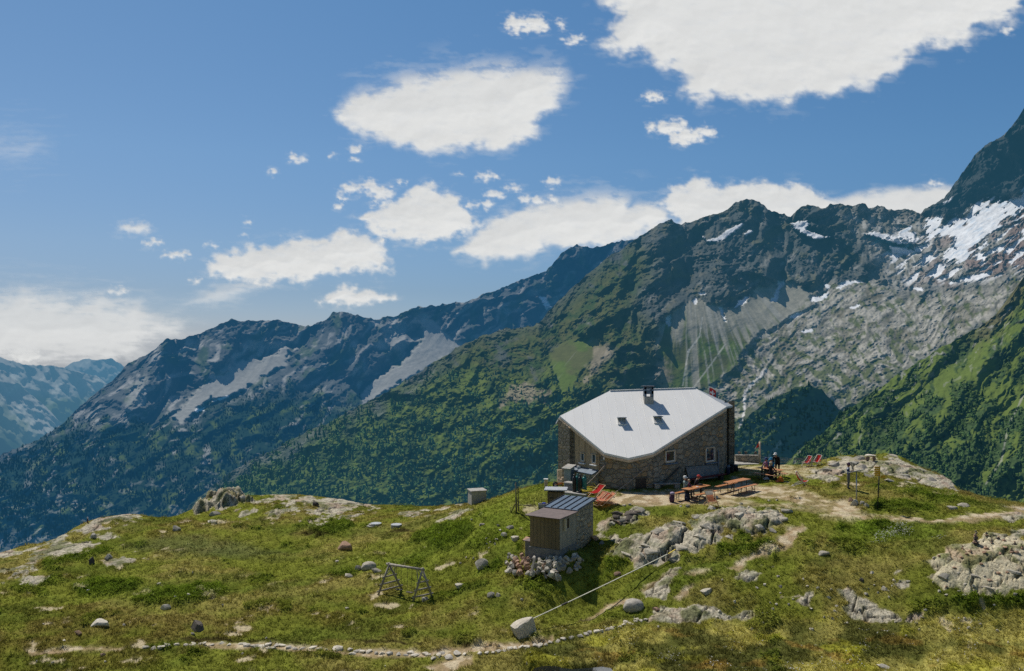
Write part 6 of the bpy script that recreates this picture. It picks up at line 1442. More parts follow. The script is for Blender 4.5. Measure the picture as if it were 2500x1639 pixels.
for i in range(7):
    u = i / 6; a_ = q + Vector((-.08 - .22 * u, 0, -.05 - .32 * u)); b_ = q + Vector((-.08 - .30 * u + .1 * math.sin(u * 5), .08 * math.sin(u * 4), -.30 - .34 * u)); V += [a_, b_]
m.add(V, [(2 * i, 2 * i + 1, 2 * i + 3, 2 * i + 2) for i in range(4)], 0); m.f += [(2 * i, 2 * i + 1, 2 * i + 3, 2 * i + 2) for i in (4, 5)]; m.mi += [1, 1]; m.build('flag_cloth', [M_redpaint, M_whitep], t, org=p)
pw = W(1796, 1108, 62.5); pq = gp(2017, 1131, 50); t = thing('wire_fence', 'slack wire fence running from the hut to the red deckchairs', 'fence', pq); MB().tube([pq - Vector((0, 0, .2)), pq + Vector((0, 0, .45))], .025, 8).build('post', M_log, t, org=pq)
for k in range(4):
    a_ = pw + Vector((0, 0, -.12 * k)); b_ = pq + Vector((0, 0, .42 - .1 * k)); MB().tube([a_.lerp(b_, i / 12) - Vector((0, 0, .18 * math.sin(math.pi * i / 12))) for i in range(13)], .009, 5).build('wire', M_paleframe, t, org=pq)
# stone seat on the outcrop
p = gp(2127, 1127); t = thing('stone_table', 'rough stone table of one slab on blocks atop the outcrop', 'stone table', p)
for xx in (-.22, .22): stone('support', (xx, .12, 0), .34, .36, M_red, int(70 + xx * 50), parent=t, sink=.05, rz=.2)
stone('slab', (0, .12, .36), .85, .14, M_white, 71, parent=t, sink=0, rz=.05)
# ------------------------------------------------------------------ tables, benches, deckchairs, bags, people
def make_table(first=[None]):
    t = empty('beer_table', (0, 0, 0)); L, w, h = 2.3, .60, .75
    MB().box((0, 0, h - .016), (L, w, .032)).build('tabletop', M_table, t, .008)
    for s in (-1, 1):
        m = MB(); x = s * (L / 2 - .38)
        for q in (-1, 1): m.bar((x, q * .20, 0), (x, q * .20, h - .03), .032)
        m.bar((x, -.2, .18), (x, .2, .18), .028); m.bar((x, -.24, h - .05), (x, .24, h - .05), .032); m.bar((x, 0, .2), (x - s * .36, 0, h - .05), .022); m.build('leg', M_steel, t)
    return t
def make_bench():
    t = empty('beer_bench', (0, 0, 0)); L, w, h = 2.3, .27, .45
    MB().box((0, 0, h - .015), (L, w, .03)).build('seat', M_table, t, .008)
    for s in (-1, 1):
        m = MB(); x = s * (L / 2 - .36)
        for q in (-1, 1): m.bar((x, q * .10, 0), (x, q * .10, h - .03), .028)
        m.bar((x, -.1, .12), (x, .1, .12), .024); m.bar((x, 0, .14), (x - s * .28, 0, h - .04), .02); m.build('leg', M_steel, t)
    return t
T0, B0 = make_table(), make_bench(); used_t, used_b = [0], [0]
def put(proto, used, loc, rz, label, cat, group, scale=(1, 1, 1)):
    o = proto if not used[0] else copy_tree(proto); used[0] += 1
    o.location = loc; o.rotation_euler.z = rz; o.scale = scale; return tag(o, label, cat, group)
def level(c, rz, L):
    e = Vector((math.cos(rz), math.sin(rz), 0)) * L; return max(G(c.x + e.x, c.y + e.y), G(c.x - e.x, c.y - e.y), G(c.x, c.y)) - .015
TB = [(Vector((11.47, 53.05, 0)), .76, 'orange beer table with three people at it, beside the hut wall', ('near orange bench of the occupied table by the wall, rucksack at its end', 'orange bench between the occupied table and hut wall')),
      (Vector((14.5, 54.85, 0)), .75, 'empty orange beer table at the sunny end of the hut', ('empty bench in full sun before the empty table', 'empty bench on the hut side of the empty table')),
      (Vector((17.78, 58.55, 0)), -.91, 'picnic table crowded with bottles and four people around it', ('bench with person in blue jacket at the crowded table', 'bench with person in black at the crowded table'))]
SEATZ = {}; TOPZ = []
for i, (c, rz, lab, bl) in enumerate(TB):
    z = level(c, rz, .9); put(T0, used_t, (c.x, c.y, z), rz, lab, 'table', 'beer tables outside the hut', (.8, 1, 1) if i == 2 else (1, 1, 1)); TOPZ.append(z + .75)
    nv = Vector((math.sin(rz), -math.cos(rz), 0)); al = Vector((math.cos(rz), math.sin(rz), 0))
    for k, (s, sh) in enumerate(((1, .12), (-1, -.30))):
        if i == 2: s = -s if False else (-1 if k == 0 else 1); sh = 0
        q = c + nv * s * (.62 if i < 2 else .58) + al * sh; zb_ = level(q, rz, .9)
        put(B0, used_b, (q.x, q.y, zb_), rz, bl[k], 'bench', 'beer benches outside the hut', (.8, 1, 1) if i == 2 else (1, 1, 1)); SEATZ[(i, k)] = (q, zb_ + .45)

def deckchair(loc, rz, sling, frame, label, fold=0.0, group='deckchairs around the hut', pitch=0.0, roll=0.0, top=None):
    """two crossing wooden frames with a canvas sling"""
    t = thing('deckchair', label, 'deckchair', loc, rz, group); t.rotation_euler = (pitch, roll, rz)
    a = math.radians(52 - 34 * fold); b = math.radians(21 - 12 * fold); w = .29
    bk = lambda s: (Vector((s * w, -.55 + .0, 0)), Vector((s * w, -.55 + 1.18 * math.cos(a), 1.18 * math.sin(a))))       # back frame rises to the rear (+y)
    ft = lambda s: (Vector((s * (w - .04), .42, 0)), Vector((s * (w - .04), .42 - 1.05 * math.cos(b), 1.05 * math.sin(b))))
    m = MB()
    for s in (-1, 1): m.bar(*bk(s), .042, .042)
    m.bar(bk(-1)[1], bk(1)[1], .035); m.bar(bk(-1)[0], bk(1)[0], .035); m.build('back_frame', frame, t, .005)
    m = MB()
    for s in (-1, 1): m.bar(*ft(s), .042, .042)
    m.bar(ft(-1)[1], ft(1)[1], .035); m.bar(ft(-1)[0], ft(1)[0], .035); m.build('seat_frame', frame, t, .005)
    m = MB()
    c0 = bk(1)[1]; pr = c0.lerp(bk(1)[0], .55); 
    for s in (-1, 1): m.bar(Vector((s * (w - .02), pr.y, pr.z)), Vector((s * (w - .02), .32 + .12 * fold, .1)), .03)
    m.build('prop', frame, t)
    P0 = bk(1)[1]; P1 = ft(1)[1]; n = 12; V = []
    for i in range(n + 1):
        u = i / n; sag = -.26 * (1 - fold) * math.sin(math.pi * u ** .85); q = P0.lerp(P1, u); y_, z_ = q.y + .10 * (1 - fold) * math.sin(math.pi * u), q.z + sag
        for x_ in (-1, -.5, 0, .5, 1): V.append(Vector((x_ * (w - .035), y_, z_ - .02 * (1 - x_ * x_))))
    Fq = [(i * 5 + j, i * 5 + j + 1, (i + 1) * 5 + j + 1, (i + 1) * 5 + j) for i in range(n) for j in range(4)]
    m = MB(); m.add(V, Fq)
    mats = [sling]
    if top is not None:
        mats.append(top)
        for q in range(4 * 2): m.mi[q] = 1
    m.build('canvas_sling', mats, t, smooth=True); return t
p = gp(1737, 1239); deckchair(p + Vector((0, .35, .0)), .25, M_orc, M_beech, 'pale orange deckchair facing away from the hut below the benches', top=M_fadegrey)
p = gp(1954, 1189); deckchair(p + Vector((.0, .3, 0)), 1.15, M_redc, M_paleframe, 'single red deckchair alone on the grass')
p = gp(1976, 1140); deckchair(p + Vector((.05, .3, 0)), math.radians(-72), M_redc, M_paleframe, 'red deckchair of the pair on the skyline, on the hut side').scale = (.82, .82, .82)
p = gp(1998, 1138); deckchair(p + Vector((.1, .3, 0)), math.radians(-66), M_redc, M_paleframe, 'red deckchair of the pair on the skyline, on the outcrop side').scale = (.82, .82, .82)
for k, (px, py, mt, rz, lab) in enumerate(((1462, 1233, M_orc, -1.0, 'faded folded deckchair at the front of the pile near the shed roof'), (1470, 1238, M_redor, -1.15, 'coral folded deckchair in the middle of the pile'), (1482, 1240, M_orc, -1.25, 'folded deckchair with crossed beech legs ending the pile'), (1456, 1222, M_redc, -.95, 'bright red folded deckchair sticking out behind the pile'))):
    p = gp(px, py); deckchair(p + Vector((.12, .35, .03 + .05 * k)), rz, mt, M_beech, lab, fold=.45)

M_bagA = mat_simple('purple_nylon', (.075, .035, .075), .8, 0, .35, 8, .1); M_bagB = mat_simple('navy_nylon', (.018, .022, .045), .8, 0, .3, 8, .1); M_bagC = mat_simple('black_nylon', (.014, .014, .016), .8, 0, .3, 8, .1); M_bagD = mat_simple('grey_blue_nylon', (.12, .16, .20), .8, 0, .25, 8, .1); M_lilac = mat_simple('lilac_cloth', (.36, .30, .42), .85, 0, .25, 8)
def rucksack(p, rz, h, mat, lid, label, lean=.12):
    t = thing('rucksack', label, 'rucksack', p, rz, 'rucksacks set down by the hikers'); t.rotation_euler = (lean, 0, rz)
    m = MB(); m.lathe([(.10, 0), (.155, .03), (.175, h * .25), (.17, h * .5), (.15, h * .74), (.10, h * .84), (.02, h * .86)], n=14, sx=1.0, sy=.72); m.build('pack_body', mat, t, smooth=True)
    MB().lathe([(.13, h * .80), (.155, h * .84), (.15, h * .94), (.09, h), (.02, h * 1.01)], n=14, sy=.8).build('lid_pocket', lid, t, smooth=True)
    MB().lathe([(.07, h * .12), (.10, h * .16), (.10, h * .40), (.06, h * .46), (.01, h * .47)], (0, -.09, 0), n=12, sy=.8).build('front_pocket', mat, t, smooth=True)
    for s in (-1, 1): MB().tube([(s * .08, .10, h * .78), (s * .09, .17, h * .6), (s * .09, .165, h * .35), (s * .08, .11, h * .1)], .018, 6).build('shoulder_strap', M_black, t)
    return t
p = gp(1640, 1226); rucksack(p, .5, .62, M_bagA, M_lilac, 'purple rucksack with pale hood standing at the table end'); p = gp(1678, 1224); rucksack(p, -.2, .62, M_bagB, M_bagC, 'navy rucksack leaning on the near bench end', -.05)
p = gp(1880, 1168); rucksack(p, .3, .66, M_bagC, M_bagB, 'big black rucksack on the grass before the crowded table', .1)
p = gp(1776, 1160); rucksack(p, .8, .7, M_bagB, M_bagD, 'blue-grey rucksack against the shaded hut corner'); p = gp(1786, 1155); rucksack(p, .2, .66, M_bagC, M_bagC, 'black rucksack tucked behind the blue-grey one at the hut corner'); p = gp(1797, 1151); rucksack(p, -.3, .52, M_bagC, M_bagD, 'low dark rucksack farthest out from the hut corner')
p = gp(1905, 1177); t = thing('bag', 'orange bag slumped on the grass by the seated hiker', 'bag', p); MB().lathe([(.12, -.02), (.22, .05), (.2, .2), (.12, .32), (.04, .36)], n=14, sx=1.1, sy=.8).build('bag_body', M_orange, t, smooth=True); MB().lathe([(.08, 0), (.13, .05), (.09, .12), (.02, .14)], (-.22, -.08, 0), n=12).build('side_pocket', M_orc, t, smooth=True)
p = gp(1872, 1171); simple('cloth', 'white cloth lying crumpled in front of the crowded table', 'cloth', MB().lathe([(.22, -.02), (.17, .05), (.1, .12), (.03, .17)], n=9, sx=1.2, sy=.7), M_whitep, 0, smooth=True, loc=p + Vector((0, .1, 0)))

def solid(name, c, rough=.85): return mat_simple(name, c, rough, 0, .18, 14, .08)
M_skin = solid('skin', (.44, .25, .17), .6); M_skin2 = solid('skin_tanned', (.34, .18, .115), .6)
def person(loc, rz, label, h, pose, top, legs, hair, skin=M_skin, sleeve=None, hat=None, shoes=M_black, bend=0.0, arms='table', stripe=None, headturn=0.0):
    """one continuous skinned body; pose: stand / sit; faces +y before turning"""
    k = h / 1.75
    V, E, R, part = [], [], [], []
    def v(p, r, tg): V.append(Vector(p) * k); R.append(r * k); part.append(tg); return len(V) - 1
    def chain(st, pts):
        a = st
        for p, r, tg in pts:
            b = v(p, r, tg); E.append((a, b)); a = b
        return a
    ph = .93 if pose != 'sit' else .10
    cb, sb_ = math.cos(bend), math.sin(bend)
    def up_(x, y, z): return (x, y * cb + z * sb_, ph + z * cb - y * sb_)
    pel = v((0, 0, ph), .125, 'L')
    ab = chain(pel, [(up_(0, .01, .12), .118, 'T'), (up_(0, .0, .26), .125, 'T'), (up_(0, -.01, .40), .135, 'T'), (up_(0, -.005, .50), .085, 'T')])
    nk = chain(ab, [(up_(0, .01, .56), .05, 'S'), (up_(0, .025, .64), .078, 'S'), (up_(0, .02, .72), .098, 'S'), (up_(0, .01, .79), .072, 'S')])
    hb = len(V) - 3
    nose = v(up_(math.sin(headturn) * .1, .125, .66), .016, 'S'); E.append((hb, nose))
    chin = v(up_(0, .085, .60), .035, 'S'); E.append((hb, chin))
    for s in (-1, 1):
        ear = v(up_(s * .088, .02, .675), .014, 'S'); E.append((hb, ear))
        sh = chain(ab, [(up_(s * .10, -.01, .475), .07, 'T'), (up_(s * .185, -.01, .455), .060, 'A')])
        if arms == 'table': el, wr, hd = up_(s * .235, .13, .23), up_(s * .17, .34, .21), up_(s * .145, .41, .215)
        elif arms == 'phone': el, wr, hd = up_(s * .215, .0, .21), up_(s * .10, .20, .27), up_(s * .06, .25, .30)
        elif arms == 'face': el, wr, hd = up_(s * .22, .15, .28), up_(s * .09, .19, .50), up_(s * .06, .17, .57)
        elif arms == 'reach': el, wr, hd = up_(s * .22, .14, .22), up_(s * .2, .22, -.02), up_(s * .19, .25, -.10)
        else: el, wr, hd = up_(s * .23, -.02, .18), up_(s * .235, .05, -.05), up_(s * .23, .07, -.13)
        a = chain(sh, [(el, .044, 'A'), (wr, .030, 'A'), (hd, .032, 'H')])
        d = (Vector(hd) - Vector(wr)).normalized(); sd = Vector((s, 0, 0)); sd = (sd - d * sd.dot(d)).normalized(); cu = d.cross(sd) * s
        H = Vector(hd)
        for i, (o_, ln) in enumerate(((-.024, .062), (-.008, .072), (.008, .068), (.024, .052))):
            b0 = H + d * .035 + sd * o_
            chain(a, [(b0, .0095, 'H'), (b0 + d * ln * .6 - cu * .006, .009, 'H'), (b0 + d * ln - cu * .022, .008, 'H')])
        b0 = H - sd * .032 + d * .01; chain(a, [(b0, .011, 'H'), (b0 - sd * .022 + d * .03, .0095, 'H')])
        hip = chain(pel, [((s * .095, .0, ph - .04), .098, 'L')])
        if pose == 'sit': chain(hip, [((s * .12, .42, ph + .02), .066, 'L'), ((s * .115, .40, -.35), .045, 'L'), ((s * .115, .52, -.39), .04, 'F')])
        elif pose == 'lean': chain(hip, [((s * .11, .05, .50), .064, 'L'), ((s * .11, -.02, .085), .045, 'L'), ((s * .12, .14, .035), .038, 'F')])
        else: chain(hip, [((s * .115, .02, .50), .066, 'L'), ((s * .125, -.02, .085), .046, 'L'), ((s * .15, .13, .035), .040, 'F')])
    me = bpy.data.meshes.new('person'); me.from_pydata(V, E, []); ob = bpy.data.objects.new('person', me); COL.objects.link(ob)
    md = ob.modifiers.new('skin', 'SKIN'); sd_ = me.skin_vertices[0].data
    for i, r in enumerate(R): sd_[i].radius = (r * .92 if part[i] != 'T' else r * 1.22, r if part[i] != 'T' else r * .82)
    for i in range(len(R)):
        if part[i] not in 'T': sd_[i].radius = (R[i], R[i])
    sd_[0].use_root = True; sd_[0].radius = (R[0] * 1.2, R[0] * .95)
    md.use_smooth_shade = True
    ob.modifiers.new('smooth', 'SUBSURF').levels = 1; ob.modifiers[-1].render_levels = 1
    dg = bpy.context.evaluated_depsgraph_get(); nm = bpy.data.meshes.new_from_object(ob.evaluated_get(dg), depsgraph=dg)
    ob.modifiers.clear(); ob.data = nm; nm.materials.clear()
    sl = sleeve or top; slots = {'T': 0, 'A': 1, 'L': 2, 'S': 3, 'H': 3, 'F': 4}
    for m_ in (top, sl, legs, skin, shoes, stripe or top): nm.materials.append(m_)
    VA = np.array([tuple(p) for p in V]); 
    cen_ = np.array([tuple(p.center) for p in nm.polygons])
    seg = [(VA[a], VA[b], part[b]) for a, b in E]
    dm = np.stack([np.linalg.norm(cen_ - (a + np.clip(((cen_ - a) @ (b - a)) / (np.dot(b - a, b - a) + 1e-9), 0, 1)[:, None] * (b - a)), axis=1) for a, b, _ in seg], 1)
    for p, q in zip(nm.polygons, dm.argmin(1)):
        tg = seg[q][2]; p.material_index = slots[tg]; p.use_smooth = True
        if stripe is not None and tg in 'TA' and int((p.center.z + 5) / .075) % 3 == 0: p.material_index = 5
    ob.location = loc; ob.rotation_euler.z = rz; tag(ob, label, 'person')
    hc = Vector(up_(0, .012, .735)) * k
    if hat is not None:
        m = MB(); m.lathe([(.108 * k, -.02 * k), (.112 * k, .03 * k), (.095 * k, .085 * k), (.05 * k, .115 * k), (.01, .12 * k)], hc, n=16, sy=1.08)
        m.lathe([(.125 * k, -.012 * k), (.15 * k, -.02 * k), (.15 * k, -.012 * k), (.10 * k, .0)], hc + Vector((0, .035 * k, 0)), n=16); m.build('hat', hat, ob, smooth=True)
    m = MB(); m.lathe([(.06 * k, -.11 * k), (.092 * k, -.07 * k), (.108 * k, .0), (.098 * k, .05 * k), (.05 * k, .075 * k), (.01, .08 * k)], hc + Vector((0, -.022 * k, 0)), n=16); m.build('hair', hair, ob, smooth=True)
    for s in (-1, 1): MB().lathe([(.012 * k, -.006), (.014 * k, 0), (.012 * k, .006)], Vector(up_(s * .036, .108, .69)) * k, n=8).build('eye', M_black, ob)
    return ob
M_grhair = solid('grey_hair', (.42, .41, .40)); M_blond = solid('blond_hair', (.50, .40, .27)); M_brhair = solid('brown_hair', (.07, .045, .03)); M_blj = solid('blue_jacket', (.02, .21, .36)); M_pink = solid('lilac_pink_top', (.30, .16, .27)); M_blackt = solid('black_clothes', (.018, .014, .018)); M_greyj = solid('pale_green_shirt', (.25, .33, .31)); M_whith = solid('white_cap', (.62, .62, .60)); M_redh = solid('red_cap', (.50, .05, .04)); M_pant = solid('grey_trousers', (.15, .14, .12)); M_navy = solid('navy_shirt', (.03, .05, .14)); M_strp = solid('white_stripes', (.5, .5, .52)); M_mar = solid('maroon_top', (.17, .05, .09))
def seat_at(i, kside, along, back):
    q, z = SEATZ[(i, kside)]; rz = TB[i][1]; al = Vector((math.cos(rz), math.sin(rz), 0)); return Vector((q.x, q.y, 0)) + al * along + Vector((0, 0, z - .0))
def facing(p, c): return math.atan2(-(c.x - p.x), c.y - p.y)
def sit(i, kside, along, label, h, **kw):
    p = seat_at(i, kside, along, 0); c = TB[i][0] + Vector((math.cos(TB[i][1]), math.sin(TB[i][1]), 0)) * along; return person(p + Vector((0, 0, .02)), facing(p, c), label, h, 'sit', **kw)
# first table: two people and a child
sit(0, 1, -.02 + .0, 'seated person in pale green shirt and white cap holding hands to mouth', 1.72, top=M_greyj, legs=M_pant, hair=M_grhair, hat=M_whith, arms='face')
sit(0, 1, .42, 'child with fair hair and maroon top seated at the beer table', 1.25, top=M_mar, legs=M_pant, hair=M_blond, arms='table')
sit(0, 1, 1.02, 'seated person with red cap and black jacket bending over the table', 1.72, top=M_blackt, legs=M_blackt, hair=M_brhair, hat=M_redh, bend=.35)
# the crowded table
sit(2, 0, -.30, 'seated person in bright blue jacket seen from behind', 1.76, top=M_blj, legs=M_pant, hair=M_brhair, hat=M_blj, bend=.15)
sit(2, 0, -.72, 'seated person in lilac-pink top half hidden by the blue jacket', 1.68, top=M_pink, legs=M_pant, hair=M_brhair, hat=M_navy, bend=.1)
sit(2, 1, .42, 'fair-haired person in black sitting upright at the crowded table', 1.68, top=M_blackt, legs=M_blackt, hair=M_blond, arms='table')
c = Vector((18.62, 59.75, 0)); person(Vector((c.x, c.y, G(c.x, c.y))), facing(c, TB[2][0]), 'standing person in dark clothes and white cap leaning over the table', 1.80, 'lean', top=M_blackt, legs=M_blackt, hair=M_brhair, hat=M_whith, bend=.62, arms='reach')
p = gp(2070, 1195); person(p + Vector((.05, .05, .0)), -2.1, 'standing hiker in striped navy shirt and grey trousers beside the info board', 1.66, 'stand', top=M_navy, legs=M_pant, hair=M_brhair, hat=M_bagA, stripe=M_strp, arms='phone', skin=M_skin2)
# bottles and glasses on the tables
c, rz = TB[2][0], TB[2][1]; al = Vector((math.cos(rz), math.sin(rz), 0)); nv = Vector((-al.y, al.x, 0))
M_bottle = mat_simple('brown_bottle', (.20, .06, .03), .25, 0, .2, 8, 0, .5)
for k, (a, b, hh) in enumerate(((-.35, .08, .27), (-.5, .0, .24), (-.2, -.05, .22), (-.1, .12, .25))):
    q = c + al * a + nv * b; simple('bottle', 'brown drink bottle on the crowded picnic table', 'bottle', MB().lathe([(.036, 0), (.038, .02), (.038, hh * .6), (.014, hh * .78), (.014, hh)], n=12), M_bottle, 0, 'bottles on the picnic table', True, Vector((q.x, q.y, TOPZ[2])))
c, rz = TB[0][0], TB[0][1]; al = Vector((math.cos(rz), math.sin(rz), 0)); nv = Vector((-al.y, al.x, 0)); q = c + al * .02 - nv * .08
simple('plate', 'small pale plate with food on the occupied table', 'plate', MB().lathe([(.06, 0), (.10, .015), (.105, .02), (.02, .03)], n=16), M_whitep, 0, None, True, Vector((q.x, q.y, TOPZ[0]))); q = c + al * .62 + nv * .12
simple('jacket', 'dark jacket lying on the far end of the occupied table', 'jacket', MB().lathe([(.16, 0), (.15, .05), (.08, .1), (.02, .12)], n=10, sx=1.3, sy=.8), M_blackt, 0, None, True, Vector((q.x, q.y, TOPZ[0])))

# ------------------------------------------------------------------ boulders one can single out
BL = [(1286, 1557, 66, 46, M_white, 4, 'tilted grey boulder at the lower end of the slackline'), (1549, 1493, 52, 29, M_white, 9000, 'smooth white rounded boulder beside the pale rock flags'), (241, 1531, 47, 17, M_white, 8, 'flat pale boulder split by a level crack'), (480, 1544, 42, 27, M_dark, 1, 'dark boulder with pointed shoulder above the stone path'),
 (400, 1489, 27, 13, M_white, 2, 'pale stone at the foot of the bright green heather'), (190, 1550, 19, 10, M_red, 6, 'small pinkish stone below the split flat boulder'), (248, 1604, 17, 9, M_red, 7, 'small brown stone below the earth track'), (824, 1590, 34, 12, M_white, 5, 'large triangular stone set in the line of path stones'),
 (899, 1392, 38, 20, M_pale, 9000, 'rounded pale boulder, largest of the cluster above the swing'), (873, 1394, 20, 13, M_grey, 2, 'grey boulder wedged beside the rounded pale one above the swing'), (919, 1399, 28, 11, M_pale, 6, 'flat stone lowest in the cluster above the swing'), (847, 1410, 26, 8, M_pale, 7, 'low stone on the mossy knoll beside the boulder cluster'),
 (1177, 1388, 34, 24, M_grey, 5, 'grey boulder with shrub on its side below the shed slope'), (843, 1344, 44, 21, M_red, 8, 'orange-faced boulder in the hollow below the shaft rings'), (1122, 1436, 24, 10, M_pale, 4, 'pale stone in the bright grass between swing and stone heap'), (1200, 1458, 22, 12, M_grey, 5, 'grey stone with pale edge below the bright grass'), (1217, 1457, 16, 9, M_pale, 1, 'pale twin stone lying right against the grey stone'),
 (1035, 1469, 24, 11, M_pale, 7, 'stone leaning between the feet of the swing frame'), (767, 1236, 20, 12, M_dark, 0, 'dark round boulder sitting on the pale skyline ridge'), (224, 1378, 14, 19, M_dark, 4, 'dark upright stone in the heather below the tilted slab'), (262, 1364, 22, 11, M_grey, 3, 'grey stone beside the torn pale slab'), (429, 1297, 24, 14, M_grey, 6, 'grey boulder at the edge of the rush patch'),
 (521, 1260, 30, 11, M_pale, 2, 'flat grey stone below the dark crag'), (517, 1278, 31, 8, M_pale, 5, 'long low stone on the slope under the crag'), (2013, 1357, 30, 11, M_pale, 8, 'low pale rock in the meadow between outcrop and cairns'), (2162, 1441, 17, 9, M_white, 1, 'white stone in the stony turf below the cairns'), (2104, 1420, 15, 9, M_dark, 2, 'dark stone in the stony turf below the cairns'), (2356, 1238, 38, 9, M_pale, 3, 'long pale rock in the grass beyond the signpost'),
 (1924, 1254, 30, 11, M_pale, 0, 'pale rocks at the upper end of the rough outcrop'), (2162, 1634, 32, 10, M_white, 6, 'pale stone at the lower edge in yellow grass'), (1730, 1451, 32, 12, M_pale, 4, 'pale humped stone by the worn turf'), (1509, 1406, 20, 10, M_red, 5, 'brownish stone in the grass between shed and slackline'), (1602, 1492, 22, 8, M_red, 7, 'reddish stone lying on the pale rock flags'),
 (1740, 1244, 22, 9, M_white, 1, 'white stone at the top of the rough outcrop below the deckchair'), (2088, 1234, 24, 15, M_pale, 2, 'pale boulder at the foot of the info board'), (2078, 1224, 14, 10, M_red, 3, 'reddish stone behind the boulder at the info board'), (2106, 1234, 14, 11, M_pale, 8, 'small pale stone between info board and signpost'), (2118, 1238, 13, 10, M_grey, 6, 'grey stone nearest the yellow signpost'),
 (1258, 1321, 22, 12, M_pale, 4, 'pale stone half sunk in the slope left of the shed'), (1230, 1310, 18, 10, M_white, 2, 'whitish stone higher on the grassy slope by the shed'), (1246, 1292, 20, 9, M_pale, 5, 'flat stone on the slope under the tall pole'), (1290, 1322, 30, 10, M_red, 1, 'reddish rock behind the concrete annex of the shed'), (590, 1222, 24, 12, M_grey, 7, 'grey boulder at the foot of the dark crag'), (228, 1315, 20, 14, M_grey, 8, 'square boulder under the broken rock knob'),
 (1455, 1320, 22, 13, M_red, 6, 'rusty stone at the back corner of the shed'), (1468, 1330, 16, 10, M_pale, 3, 'pale stone beside the rusty one behind the shed'), (1505, 1272, 30, 15, M_dark, 0, 'dark block in the brown rocks behind the shed'), (2330, 1245, 26, 8, M_pale, 4, 'pale slab fragment beside the path bend')]
for i, (px, py, w_, h_, mt, k, lab) in enumerate(BL): px_stone(px, py, w_, h_ * .88, mt, k + 9 * (i % 3) * (k < 9000), lab, 'boulder', None, rz=(.0 if i % 2 else .35))
# pale stones edging the path
PT = [(352, 1584), (372, 1586), (392, 1584), (405, 1577), (430, 1576), (452, 1577), (470, 1577), (492, 1575), (515, 1577), (556, 1577), (588, 1575), (600, 1580), (622, 1581), (636, 1581), (655, 1585), (668, 1586), (690, 1580), (705, 1584), (720, 1587), (738, 1586), (760, 1584), (778, 1588), (798, 1588), (852, 1589), (872, 1593), (884, 1595), (900, 1595), (916, 1598), (934, 1599), (950, 1600), (972, 1600), (992, 1602), (1012, 1603), (1038, 1600), (1046, 1603), (1068, 1603), (1080, 1598), (1096, 1603), (1116, 1598), (1134, 1600), (1060, 1609), (1096, 1609), (1170, 1598), (1188, 1597), (1204, 1596), (1214, 1593), (1230, 1591), (1246, 1588), (1258, 1586), (1272, 1583), (1288, 1582), (1306, 1580), (1318, 1580), (1332, 1577), (1346, 1571), (1362, 1568), (1378, 1564), (1394, 1560), (1414, 1556), (1430, 1551), (1440, 1548), (1456, 1545), (1470, 1543), (1484, 1540), (1496, 1536), (1512, 1532), (1524, 1528), (1540, 1525), (1552, 1520), (1566, 1518), (1578, 1516), (1530, 1522), (1556, 1514), (540, 1573), (650, 1578), (676, 1578), (860, 1599), (1000, 1597)]
g = random.Random(5)
for i, (px, py) in enumerate(PT): px_stone(px + g.uniform(-2, 2), py, g.uniform(13, 24) * (1.1 if px < 1150 else .95), g.uniform(3.5, 6), M_white, 200 + i, 'pale stone in the line edging the path', 'stone', 'pale stones edging the path', name='path_stone', sink=.35, small=True)
# cairns on the slab
def cairn(px, py, hpx, n, lab, w0):
    p = gp(px, py); s = p.y / F; H = hpx * s; t = thing('cairn', lab, 'cairn', p, 0, 'cairns on the pale slab'); z = -.02; g = random.Random(int(px))
    for i in range(n):
        f = i / max(1, n - 1); w_ = w0 * s * (1 - .68 * f) * g.uniform(.85, 1.15); h_ = H / n * g.uniform(.9, 1.25)
        stone('stone', (g.uniform(-.03, .03), g.uniform(-.03, .03), z), w_, h_, M_red if g.random() < .7 else M_dark, int(px) + i, parent=t, sink=.0, small=True); z += h_ * .86
for a in ((2382, 1328, 34, 9, 'tallest cairn, a pointed tower of flat stones', 20), (2409, 1307, 10, 3, 'low cairn with pale capstone at the top of the slab', 11), (2421, 1326, 14, 4, 'narrow dark cairn standing below the low capped one', 8), (2350, 1342, 13, 4, 'short cairn at the near rim of the slab', 9), (2470, 1349, 13, 3, 'squat cairn towards the edge of the picture', 13), (2477, 1330, 10, 3, 'broad low cairn above the squat one', 15), (2407, 1340, 10, 2, 'two red stones stacked below the tallest cairn', 14), (2437, 1316, 8, 2, 'ring of small stones piled at the slab top', 12), (2495, 1340, 12, 3, 'cairn cut by the picture edge', 10)): cairn(*a)
for i, (px, py) in enumerate(((2371, 1348), (2361, 1355), (2443, 1354), (2405, 1352), (2348, 1364), (2331, 1389), (2300, 1412), (2294, 1360), (2440, 1404), (2460, 1400), (2310, 1435), (2418, 1420), (2482, 1352), (2452, 1322), (2455, 1340), (2396, 1380))): px_stone(px, py, g.uniform(6, 14), g.uniform(4, 7), M_red, 300 + i, 'single rusty stone lying loose on the pale slab', 'stone', 'loose rusty stones on the slab', name='stone', sink=.1, small=True)
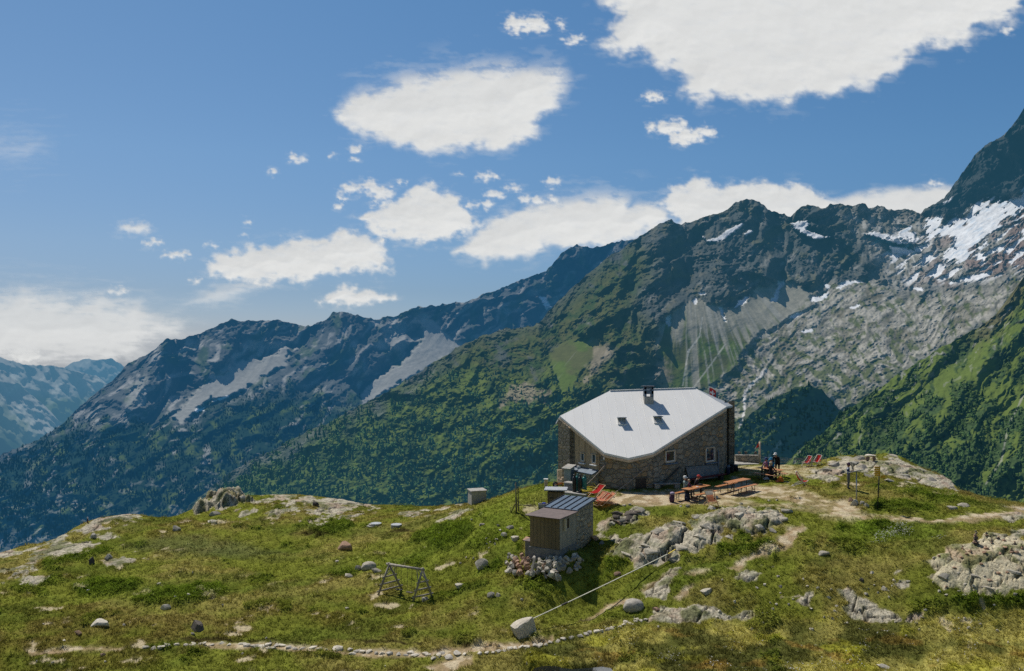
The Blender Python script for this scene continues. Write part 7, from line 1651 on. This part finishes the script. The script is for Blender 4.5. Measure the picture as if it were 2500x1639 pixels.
# small stones scattered in the turf
g = random.Random(77); cnt = 0
while cnt < 130:
    z = g.random(); px = g.uniform(20, 2480); py = g.uniform(1290, 1632)
    if z < .45: px = g.uniform(1750, 2480); py = g.uniform(1400, 1540)
    elif z < .6: px = g.uniform(1120, 1300); py = g.uniform(1270, 1420)
    elif z < .7: px = g.uniform(1450, 1900); py = g.uniform(1215, 1240)
    if 1225 < px < 1500 and 1240 < py < 1430 and px > 1290 - (py > 1340) * 65: continue
    try: p = gp(px, py)
    except Exception: continue
    if p.y > 60: continue
    px_stone(px, py, g.uniform(5, 13), g.uniform(2.5, 6), M_white if g.random() < .4 else M_pale, 400 + cnt, 'small pale stone scattered in the turf', 'stone', 'small stones scattered in the turf', name='stone', sink=.3, small=True); cnt += 1

# angular blocks broken out of the outcrops
g = random.Random(21); kk = 0
for (lab, grp, n, poly, mats) in (('angular grey block on the rough outcrop below the deckchair', 'blocks broken from the rough outcrop', 20, [(1500, 1365), (1545, 1310), (1620, 1290), (1720, 1258), (1800, 1245), (1900, 1250), (1925, 1285), (1840, 1315), (1700, 1345), (1620, 1385)], (M_pale, M_grey, M_pale)),
 ('angular brown block in the rocks behind the shed', 'blocks in the rocks behind the shed', 10, [(1455, 1290), (1500, 1252), (1580, 1243), (1580, 1262), (1500, 1298)], (M_grey, M_red, M_dark)),
 ('angular block on the rock hump of the skyline', 'blocks on the skyline rock hump', 12, [(1965, 1170), (2040, 1120), (2160, 1112), (2260, 1150), (2330, 1190), (2200, 1180), (2060, 1165)], (M_pale, M_grey)),
 ('angular block at the lower edge of the cairn slab', 'blocks at the edge of the cairn slab', 4, [(2215, 1395), (2300, 1345), (2480, 1370), (2480, 1430), (2380, 1450), (2290, 1425)], (M_pale, M_pale, M_grey))):
    c = 0; P_ = np.array(poly)
    while c < n:
        px, py = g.uniform(P_[:, 0].min(), P_[:, 0].max()), g.uniform(P_[:, 1].min(), P_[:, 1].max())
        if float(sdf(poly, np.array([px]), np.array([py]), 200)[0]) < 0: continue
        px_stone(px, py, g.uniform(12, 36), g.uniform(4, 9.5), g.choice(mats), 700 + kk, lab, 'stone', grp, name='rock_block', sink=.48, rz=g.uniform(.1, .9), dep=g.uniform(.5, 1.1)); c += 1; kk += 1

p = gp(214, 1276); t = thing('marker_stake', 'tiny reddish stake with pale top on the broken rock knob', 'stake', p)
MB().tube([p - Vector((0, 0, .1)), p + Vector((0, 0, .30))], .05, 8, r1=.035).build('shaft', M_dred, t, org=p); MB().lathe([(.045, .28), (.05, .34), (.03, .39), (.01, .40)], n=10).build('cap', M_whitep, t, smooth=True)
